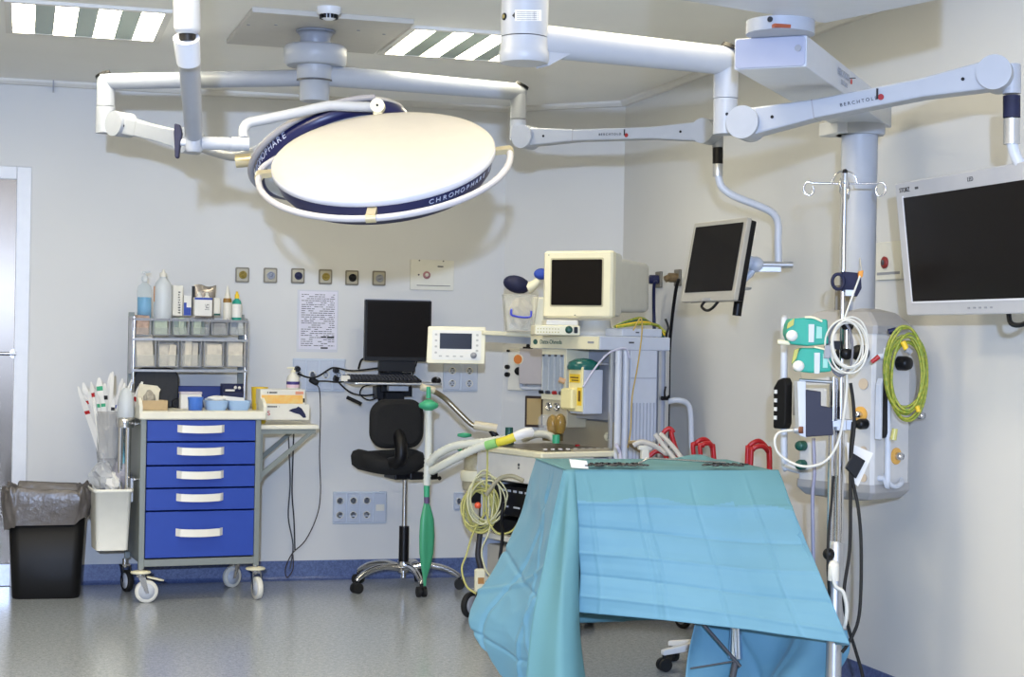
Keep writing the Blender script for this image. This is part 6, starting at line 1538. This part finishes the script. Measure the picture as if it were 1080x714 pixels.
coil('grey_cable_coil', 'grey cable looped behind the white coil on the drip stand', 886, 366, 12, 27, dV-.08, 2, .0038, mat('grey cable', s2l(120, 120, 128), .5), 'cable coil', seed=5, jit=.1)
cable('white_cable', 'white cable dropping from the coil down in front of the pole to the black device', [W(893, 392, dV-.06), W(893, 410, dV-.06), W(891, 430, dV-.07), W(887, 455, dV-.06), (W(880, 475, dV-.06)), W(868, 488, dV-.05), W(850, 492, dV-.03), W(835, 488, dV-.0), W(821, 478, dV), W(817, 465, dV), W(822, 456, dV), W(838, 453.5, dV-.03)], .0048, CABW)
# black device box on the pole
t = vthing('black_device', 'stepped dark navy device box with a grey side panel clamped left of the drip stand', 'device', 862, 430)
poly_px(t, [(850, 411), (866, 413), (866, 428), (878, 430), (879, 459), (850, 461)], dV-.08, .08, mat('dark navy box', s2l(24, 26, 50), .5), 'device_body')
poly_px(t, [(841, 402), (850, 402), (851, 462), (843, 459)], dV-.075, .08, LGREY, 'side_panel')
MB().cyl(L(t, W(837, 453.5, dV-.06)), L(t, W(846, 453.5, dV-.06)), .011).build('cable_plug', ALU, t); MB().cyl(L(t, W(843, 453.5, dV-.075)), L(t, W(847, 453.5, dV-.08)), .012).build('plug_ring', mat('brown ring', s2l(110, 60, 30), .5), t)
MB().cyl(L(t, W(843, 401, dV-.02)), L(t, W(878, 403, dV-.02)), .006).box(L(t, W(882, 447, dV-.01)), (.04, .02, .03), M=CMF).build('mounting_bar', ALU, t)
# handset, white card
t = vthing('white_card', 'white card hanging at an angle behind the black handset on the drip stand', 'card', 905, 480)
poly_px(t, [(893, 466), (921, 478), (905, 513), (896, 506)], dV-.03, .002, PAPER, 'card_sheet', bev=0); poly_px(t, [(874, 498), (884, 480), (890, 500), (880, 502)], dV+.03, .002, PAPER, 'second_card', bev=0)
t = vthing('black_handset', 'small square black handset hanging on black cables at the drip stand', 'handset', 904, 490)
poly_px(t, [(900, 478), (913, 486), (903, 505), (892, 494)], dV-.06, .02, BLACK, 'handset_body')
BC = RUB
cable('black_cable', 'black cable hanging in a long bow right of the drip stand, outermost', [W(897, 404, dV-.04), W(900, 425, dV-.04), W(901, 450, dV-.05), W(898, 480, dV-.05), W(899, 505, dV-.04), W(905, 535, dV-.04), W(908, 570, dV-.04), W(908, 620, dV-.04), W(905, 655, dV-.04), W(895, 678, dV-.04), W(888, 688, dV-.04)], .0062, BC)
cable('black_cable', 'black cable running close along the drip stand down to the wall base', [W(900, 445, dV-.05), W(897, 480, dV-.04), W(897, 530, dV-.04), W(896, 580, dV-.04), W(890, 625, dV-.04), W(893, 655, dV-.04), W(902, 685, dV-.02), W(910, 714, dV), W(912, 740, dV)], .0062, BC)
cable('black_cable', 'thin black cable at the left side of the drip stand', [W(879, 502, dV-.02), W(877, 530, dV-.02), W(874, 560, dV-.03), W(873, 600, dV-.03), W(876, 640, dV-.0)], .005, BC)
cable('white_hose', 'short white hose curling at the foot of the drip stand sleeve', [W(877, 600, dV-.04), W(881, 618, dV-.05), W(889, 624, dV-.06), W(893, 640, dV-.06), W(892, 655, dV-.06), W(890, 662, dV-.05)], .007, CABW, cat='hose')
t = vthing('white_plug', 'white plug hanging at the drip stand sleeve just above the drape', 'plug', 879, 606)
MB().sph((0, 0, .03), .020, 14, (1, .9, 1)).cyl((0, 0, -.02), (0, 0, .03), .020).build('plug_body', OFFW, t)
# green and yellow coil on the pendant
coil('green_cable_coil', 'long green and yellow cable coiled on the right side of the pendant', 954, 396, 22, 42, 6.0, 7, .0048, CABG, 'cable coil', seed=9, rot=-1.8, jit=.15)
tag(MB().cyl(W(937, 350, 6.0), W(945, 348, 6.0), .010).build('cable_tie', NAVY), 'dark blue tie at the top of the green and yellow cable coil', 'cable tie')
tag(MB().cyl(W(952, 360, 5.98), W(956, 368, 5.98), .010).build('cable_plug', YEL), 'yellow plug inside the top of the green and yellow coil', 'plug')
tag(MB().cyl(W(956, 368, 5.98), W(961, 372, 5.98), .013, .010).build('grey_plug', MGREY), 'grey metal plug at the right inside the top of the green and yellow coil', 'plug')
tag(MB().cyl(W(967, 428, 5.98), W(969, 434, 5.98), .008).build('cable_plug', YEL), 'small yellow plug at the lower right of the green and yellow coil', 'plug')
tag(MB().cyl(W(944, 452, 5.95), W(942, 464, 5.95), .010, .012).build('cable_plug', TUBEY), 'yellowish white plug at the bottom end of the green and yellow coil', 'plug')
tag(MB().cyl(W(919, 382, 5.95), W(927, 376, 5.95), .007, .009).build('red_plug', RED), 'small red plug left of the green and yellow coil', 'plug')
# ================================================================== DRAPED INSTRUMENT TABLE
TA = math.radians(-5.5); TZ = .90
FLc = W(598, 495.5, 6.04); FLc.z = 0
tb_ = thing('instrument_table', 'steel instrument table hidden under the turquoise drape', 'table', FLc, TA)
TW, TD = .765, .56
MB().b2(.0, TW, .0, TD, TZ-.03, TZ-.006, ch=.004).build('tabletop', STEEL, tb_)
for x in (.05, TW-.05):
    for y in (.06, TD-.06):
        lg = MB().cyl((x, y, .10), (x, y, TZ-.03), .0125).build('leg', CHROME, tb_)
        MB().cyl((x-.012, y, .04), (x+.012, y, .04), .04).cyl((x, y, .04), (x, y, .10), .008).build('castor', RUB, lg)
# the drape: top sheet, front panel, side wings
DR = mat('turquoise drape', s2l(104, 155, 178), .62, noise=.05, nscale=3, col2=s2l(98, 149, 172))
nt = DR.node_tree; B = nt.nodes['Principled BSDF']; B.inputs['Sheen Weight'].default_value = .15
n1 = nt.nodes.new('ShaderNodeTexNoise'); n1.inputs['Scale'].default_value = 900; tcn = nt.nodes.new('ShaderNodeTexCoord'); nt.links.new(tcn.outputs['Object'], n1.inputs['Vector'])
bp = nt.nodes.new('ShaderNodeBump'); bp.inputs['Strength'].default_value = .12; bp.inputs['Distance'].default_value = .002
nt.links.new(n1.outputs['Fac'], bp.inputs['Height']); nt.links.new(bp.outputs['Normal'], B.inputs['Normal'])
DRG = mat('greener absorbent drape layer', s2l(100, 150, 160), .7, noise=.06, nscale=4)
tl = lambda px, py, y: LY(tb_, px, py, y)
from mathutils import noise as mn
def tri(x): x = x % 1.0; return abs(x-.5)*4-1
def sheet(name, rows, nu, nv, disp, m_, par, sm=True, thick=.0025):
    """rows: list of polylines (left..right) from top to bottom; splined both ways, displaced along the normal"""
    R_ = [resample([V(p) for p in r_], nu) for r_ in rows]
    cols = [resample(spline([r_[i] for r_ in R_], 6) if sm and len(R_) > 2 else [r_[i] for r_ in R_], nv) for i in range(nu+1)]
    P = [[cols[i][j] for i in range(nu+1)] for j in range(nv+1)]
    N = [[None]*(nu+1) for _ in range(nv+1)]
    for j in range(nv+1):
        for i in range(nu+1):
            a = P[j][min(i+1, nu)]-P[j][max(i-1, 0)]; b = P[min(j+1, nv)][i]-P[max(j-1, 0)][i]; n_ = a.cross(b); N[j][i] = n_.normalized() if n_.length > 1e-9 else V((0, -1, 0))
    vs = []
    for j in range(nv+1):
        for i in range(nu+1): vs.append(P[j][i]+N[j][i]*disp(i/nu, j/nv, P[j][i]))
    fs = [(j*(nu+1)+i, j*(nu+1)+i+1, (j+1)*(nu+1)+i+1, (j+1)*(nu+1)+i) for j in range(nv) for i in range(nu)]
    return MB().add(vs, fs, True).build(name, m_, par, solid=thick)
dp_ = thing('surgical_drape', 'turquoise sterile drape with fold creases covering the instrument table in the foreground', 'drape', FLc, TA)
dl = lambda px, py, y: LY(dp_, px, py, y)
def crease(t_, c, w_): return math.exp(-((t_-c)/w_)**2)
def front_disp(u, v, p):
    # pressed in folds: facets tilt alternately, with sharp crease lines
    hz = [.0, .235, .42, .60, .755, .90]; vx_ = [.08, .30, .335, .57, .83]
    d = 0
    for k, c in enumerate(hz[1:]):
        c2 = c+(.06*(u-.3) if k >= 1 else 0)
        d += (.004 if k % 2 else -.004)*crease(v, c2, .007) 
        d += .004*max(0, 1-abs(v-c2)/.06)*(1 if k % 2 else -1)
    for k, c in enumerate(vx_): d += (.0035 if k % 2 else -.0045)*crease(u, c+.004*math.sin(v*9+k), .006)
    q_ = V((p.x*2.2, p.z*2.2, 1.3)); d += .018*mn.noise(q_)
    q_ = V((p.x*6, p.z*7, 4.1)); d += .006*abs(mn.noise(q_))
    d += .009*mn.noise(V((math.floor(u*4.2+.3)*1.7, math.floor(v*5.6)*2.3, .5)))*math.sin(PI*((v*5.6) % 1))*math.sin(PI*((u*4.2+.3) % 1))
    return d*min(1, v*7)
F = [[dl(598, 495.5, 0), dl(680, 496, 0), dl(760, 496, 0), dl(821, 495.5, 0)],
     [dl(606, 545, -.015), dl(690, 548, -.06), dl(780, 548, -.11), dl(842, 550, -.18)],
     [dl(612, 600, -.02), dl(700, 606, -.12), dl(790, 612, -.24), dl(868, 613, -.38)],
     [dl(611, 645, -.01), dl(700, 654, -.15), dl(790, 664, -.31), dl(897, 680, -.50)]]
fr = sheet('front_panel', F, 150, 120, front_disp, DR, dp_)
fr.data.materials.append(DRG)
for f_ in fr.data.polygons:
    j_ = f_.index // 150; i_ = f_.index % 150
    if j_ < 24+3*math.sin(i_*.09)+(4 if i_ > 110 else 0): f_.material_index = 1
# left wing: from the left table edge outwards, and the front left fold falling to the floor
def wing_disp(u, v, p):
    d = .022*mn.noise(V((p.x*3+7, p.y*3, p.z*3)))+.010*abs(mn.noise(V((p.x*8+3, p.y*8, p.z*8))))
    for c, s_ in ((.45, 1), (.72, -1)): d += .012*s_*crease((u*.7+v*.5), c, .012)
    d += .010*crease(v, .40+.25*u, .010)-.010*crease(v, .60-.25*u, .010)+.009*crease(v, .78+.1*u, .010)-.008*crease(u, .5+.1*v, .012)
    return d*min(1, v*6)
BLp = dl(568, 484, .54)
Lw = [[V((0, .56, TZ)), V((0, .28, TZ)), V((0, .0, TZ))],
      [dl(547, 540, .60), dl(572, 545, .30), dl(599, 545, -.01)],
      [dl(522, 596, .56), dl(560, 602, .28), dl(600, 600, -.015)],
      [dl(494, 653, .50), dl(545, 672, .25), dl(605, 660, -.02)],
      [dl(527, 712, .36), dl(560, 740, .20), dl(618, 735, -.02)]]
sheet('left_wing', Lw, 100, 130, wing_disp, DR, dp_)
def fold_disp(u, v, p): return .020*math.sin(u*PI*2.0+v*1.2)*min(1, v*4+.1)+.010*mn.noise(V((p.x*6, p.y*6, p.z*4)))
Ff = [[dl(594, 496, -.002), dl(598, 495.8, -.004), dl(606, 496, -.004)],
      [dl(579, 560, -.02), dl(598, 560, -.06), dl(612, 562, -.03)],
      [dl(566, 620, -.04), dl(592, 620, -.10), dl(613, 625, -.03)],
      [dl(556, 680, -.05), dl(590, 680, -.12), dl(617, 690, -.04)],
      [dl(550, 745, -.05), dl(590, 750, -.13), dl(626, 750, -.04)]]
sheet('corner_fold', Ff, 30, 80, fold_disp, DRG, dp_)
# right wing: inner side, seen under the front panel
Rw = [[V((TW, .0, TZ)), V((TW, .28, TZ)), V((TW, .56, TZ))],
      [dl(842, 550, -.18), V((TW+.10, .28, .6)), V((TW+.06, .60, .6))],
      [dl(868, 613, -.38), V((TW+.16, .28, .32)), V((TW+.08, .62, .30))],
      [dl(897, 680, -.50), V((TW+.20, .30, .22)), V((TW+.06, .62, .2))]]
sheet('right_wing', Rw, 40, 60, wing_disp, DR, dp_)
Rt = [[dl(738, 645, -.02), dl(772, 650, .08), dl(800, 650, -.03), dl(892, 665, -.30)],
      [dl(734, 680, -.02), dl(778, 690, .08), dl(806, 695, -.03), dl(890, 690, -.30)],
      [dl(728, 722, -.02), dl(770, 730, .08), dl(800, 740, -.03), dl(868, 724, -.24)],
      [dl(720, 760, -.02), dl(765, 765, .08), dl(795, 765, -.03), dl(850, 762, -.2)]]
def rd(u, v, p): return .038*math.sin(u*13+v*3)*.8+.012*crease(u, .3+.3*v, .02)-.012*crease(u, .75-.3*v, .02)+.012*mn.noise(V((p.x*7, p.y*7, p.z*7)))
sheet('lower_hanging_part', Rt, 60, 40, rd, DR, dp_)
# back panel, short
Bk = [[V((0, .56, TZ)), V((TW, .56, TZ))], [V((-.02, .60, .60)), V((TW+.04, .60, .60))], [dl(604, 658, .62), dl(692, 652, .62)+V((.3, 0, 0))]]
sheet('back_panel', Bk, 40, 40, wing_disp, DRG, dp_)
def top_disp(u, v, p): 
    e = min(u, 1-u, v, 1-v)*6
    b_ = .030*math.exp(-((u-.80)/.12)**2-((v-.85)/.3)**2)+.010*math.exp(-((u-.35)/.3)**2-((v-.1)/.2)**2)
    return (-1)*(min(1, e)*(.006*mn.noise(V((p.x*5, p.y*5, 0)))+b_*.8))
Tp = [[V((-.004, -.004, TZ+.002)), V((TW+.004, -.004, TZ+.002))], [V((-.004, TD+.004, TZ+.002)), V((TW+.004, TD+.004, TZ+.002))]]
def sheet_top():
    nu, nv = 60, 40; vs = []
    for j in range(nv+1):
        for i in range(nu+1):
            u, v = i/nu, j/nv; p = V((TW*u, TD*v, 0)); vs.append(V((TW*u*1.01-.004, TD*v*1.01-.004, TZ+.003-top_disp(u, v, p))))
    fs = [(j*(nu+1)+i, j*(nu+1)+i+1, (j+1)*(nu+1)+i+1, (j+1)*(nu+1)+i) for j in range(nv) for i in range(nu)]
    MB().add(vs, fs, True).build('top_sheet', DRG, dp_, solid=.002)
sheet_top()
# instruments
tt = lambda px, py: L(dp_, onz(px, py, TZ+.01))
ip = lambda px, py: onz(px, py, TZ+.012)
p = onz(602, 493.0, TZ+.012)
t = thing('card_box', 'small white card lying at the front left corner of the draped table', 'card', p, TA)
MB().prism([(0, 0), (.062, -.004), (.056, .024), (-.008, .030)], 0, .012, XZ).build('card_sheet', PAPER, t, bev=.001)
STL = mat('instrument steel', s2l(200, 200, 200), .22, 1.0); STD = mat('dark instrument steel', s2l(90, 90, 92), .35, .9)
def scissor(p, ang, ln, label, name='surgical_clamp'):
    t = thing(name, label, 'surgical instrument', p, ang, 'surgical instruments in the dark cluster')
    q = MB()
    for s_ in (-1, 1):
        q.tube([V((ln*.5, s_*.002, .004)), V((0, 0, .005)), V((-ln*.3, s_*.014, .004)), V((-ln*.4, s_*.018, .004))], .003, n=8)
    q.build('blades', STD, t)
    for s_ in (-1, 1): MB().tube([V((-ln*.46+math.cos(a)*.014, s_*.020+math.sin(a)*.010, .004)) for a in [2*PI*k/8 for k in range(8)]], .0025, closed=True, n=6, sm=2).build('finger_ring', STD, t)
    MB().cyl((0, 0, 0), (0, 0, .01), .006).build('pivot', BLACK, t)
rnd = random.Random(9)
ttx = lambda x, y: G(dp_, (x, y, TZ+.016))
for k in range(9):
    scissor(ttx(.10+k*.022, .05+.012*(k % 3)), rnd.uniform(.7, 2.2)+TA, .11, 'small dark surgical clamp in the tight cluster beside the white card')
t = thing('retractor', 'long thin steel rod bent at its left end, lying across the draped table', 'surgical instrument', ttx(.27, .05), TA)
MB().tube([V((-.0, -.01, .008)), V((.02, -.004, .016)), V((.045, .0, .026)), V((.10, .0, .024)), V((.25, 0, .016)), V((.33, .0, .012))], .004, n=8).build('rod', STL, t)
for k in range(5):
    scissor(ttx(.56+k*.026, .06+.014*(k % 2)), rnd.uniform(.2, 1.4)+TA, .09, 'small clamp in the sparse group right of the long steel rod')

# ---- stool base under the table (white star base) 
sb_ = onz(726, 712, 0.0)
st_ = thing('wheeled_base', 'white star base on black castors showing under the drape', 'wheeled stand', (sb_.x+.12, sb_.y+.12, 0))
q0 = V((0, 0, 0))
for k in range(5):
    e_w = onz(698, 708, 0.0) if k == 0 else None
    a = math.atan2((e_w-V(st_.location)).y, (e_w-V(st_.location)).x) if k == 0 else a0_+2*PI*k/5
    if k == 0: a0_ = a; Rb = (e_w-V(st_.location)).length
    d_ = V((math.cos(a), math.sin(a), 0)); n_ = V((-d_.y, d_.x, 0))
    lg = MB().add([n_*.022*s+V((0, 0, z)) for s in (-1, 1) for z in (.085, .125)] + [d_*Rb*1.0+n_*.015*s+V((0, 0, z)) for s in (-1, 1) for z in (.066, .088)], [(0, 1, 3, 2), (4, 6, 7, 5), (0, 4, 5, 1), (2, 3, 7, 6), (1, 5, 7, 3), (0, 2, 6, 4)]).build('base_leg', PAPER, st_, bev=.006)
    e_ = d_*(Rb-.01)+V((0, 0, .027))
    MB().cyl(e_-n_*.022, e_-n_*.006, .027).cyl(e_+n_*.006, e_+n_*.022, .027).cyl(e_-n_*.01, e_+n_*.01, .012).cyl(e_, e_+V((0, 0, .045)), .008).build('castor', RUB, lg)
MB().cyl((0, 0, .06), (0, 0, .16), .035).cyl((0, 0, .15), (0, 0, .42), .02).build('centre_post', PAPER, st_)
sl = thing('stool_seat_tube', 'dark crossing struts hanging below the front edge of the drape', 'strut', G(tb_, (.40, .10, 0)), TA) if False else None
MB().tube([L(tb_, W(738, 654, 6.03)), L(tb_, W(776, 697, 6.02)), L(tb_, W(781, 703, 6.02))], .006, sm=1).cyl(L(tb_, W(776, 697, 6.03)), L(tb_, W(768, 740, 6.03)), .012).cyl(L(tb_, W(728, 705, 6.03)), L(tb_, W(776, 697, 6.02)), .003).build('brace_strut', DGREY, tb_)
MB().cyl(L(tb_, W(776, 662, 6.09)), L(tb_, W(776, 694, 6.09)), .020, .026).build('bright_foot_cover', mat('polished foot', s2l(210, 225, 245), .12, .9), tb_)
# ---- red hoses behind the table
def redloop(px0, px1, ptop, pbase, d, label, k2):
    cxp = (px0+px1)/2; g0, g1 = W(max(px0-3, 758), pbase+20, d), W(max(px1+3, 764), pbase+20, d+.02)
    pts = [V((g0.x, g0.y, .012)), V((g0.x, g0.y, .3)), W(px0, pbase, d), W(px0+2, (ptop+pbase)/2-4, d), W(cxp-3, ptop+1, d), W(cxp+3, ptop+1, d+.01), W(px1-2, (ptop+pbase)/2-2, d+.02), W(px1, pbase, d+.02), V((g1.x, g1.y, .3)), V((g1.x, g1.y, .012))]
    cable('red_hose', label, pts, .0105, RED, cat='hose', group=k2)
redloop(732, 752, 463, 482, 7.5, 'red rubber hose loop rising behind the middle of the draped table, outer of two', 'red hose loops')
redloop(739, 753, 467, 482, 7.46, 'red rubber hose loop rising behind the middle of the draped table, inner of two', 'red hose loops')
redloop(788, 811, 465, 486, 7.0, 'red rubber hose loop behind the right corner of the draped table, outer of two', 'red hose loops')
redloop(792, 812, 470, 487, 6.96, 'red rubber hose loop behind the right corner of the draped table, inner of two', 'red hose loops')
cable('red_hose', 'short red hose arching behind the machine castors left of the other loops', [W(697, 470, 7.7), W(699, 458, 7.7), W(705, 452, 7.7), W(710, 456, 7.7), W(711, 468, 7.7), V((W(752, 490, 7.7).x, W(752, 490, 7.7).y, .4)), V((W(752, 490, 7.7).x, W(752, 490, 7.7).y, .012))], .011, RED, cat='hose')
cable('red_hose', 'red hose lying low behind the clear tubes', [W(684, 482, 7.6), W(692, 476, 7.6), W(700, 478, 7.6), W(706, 490, 7.6), V((W(756, 520, 7.6).x, W(756, 520, 7.6).y, .35)), V((W(757, 530, 7.6).x, W(757, 530, 7.6).y, .012))], .011, RED, cat='hose')
CT = mat('clear grey hose', s2l(200, 196, 190), .25, alpha=.85)
cable('clear_hose', 'clear grey hose slanting down behind the table, left of the pair', [W(691, 458, 7.4), W(700, 470, 7.38), W(711, 484, 7.35), W(720, 500, 7.3), V((W(752, 520, 7.28).x, W(752, 520, 7.28).y, .3)), V((W(752, 520, 7.28).x, W(752, 520, 7.28).y, .012))], .011, CT, cat='hose', sm=3)
cable('clear_hose', 'clear grey hose slanting down behind the table, right of the pair', [W(697, 458, 7.45), W(706, 467, 7.4), W(718, 482, 7.35), W(728, 500, 7.3), V((W(756, 520, 7.28).x, W(756, 520, 7.28).y, .3)), V((W(756, 520, 7.28).x, W(756, 520, 7.28).y, .012))], .011, CT, cat='hose', sm=3)
cable('clear_hose', 'pale hose arching over the white plug at the lower right of the machine', [W(668, 470, 7.5), W(676, 466, 7.5), W(688, 469, 7.48), W(702, 478, 7.45), W(712, 490, 7.4), V((W(750, 520, 7.38).x, W(750, 520, 7.38).y, .3)), V((W(750, 520, 7.38).x, W(750, 520, 7.38).y, .012))], .012, CT, cat='hose')
cable('tan_hose', 'tan tube leading to the connector at the lower right of the machine', [G(am, (.60, -.0, .82)), W(664, 468, 7.58), W(676, 466, 7.55)], .008, mat('tan tube', s2l(150, 130, 90), .5), cat='hose')
t = thing('white_plug', 'white rectangular plug below the pale hose behind the table', 'plug', W(680, 476, 7.5))
MB().box((0, 0, -.02), (.034, .03, .06), ch=.004).box((0, 0, .016), (.06, .03, .02), ch=.003).build('plug_body', OFFW, t)
cable('grey_cable', 'grey lavender cable bending down at the near corner of the work surface', [G(am, (.44, .0, .86)), W(650, 469, 7.72), W(654, 478, 7.7), W(655, 490, 7.7), G(am, (.47, -.03, .62)), G(am, (.48, .03, .55))], .009, mat('lavender cable', s2l(190, 190, 210), .4))
cable('thin_hose_stand', 'thin pale vertical rod behind the left red loops', [W(728, 436, 7.9), W(729, 500, 7.9)], .006, LGREY, cat='rod', sm=1) if False else None
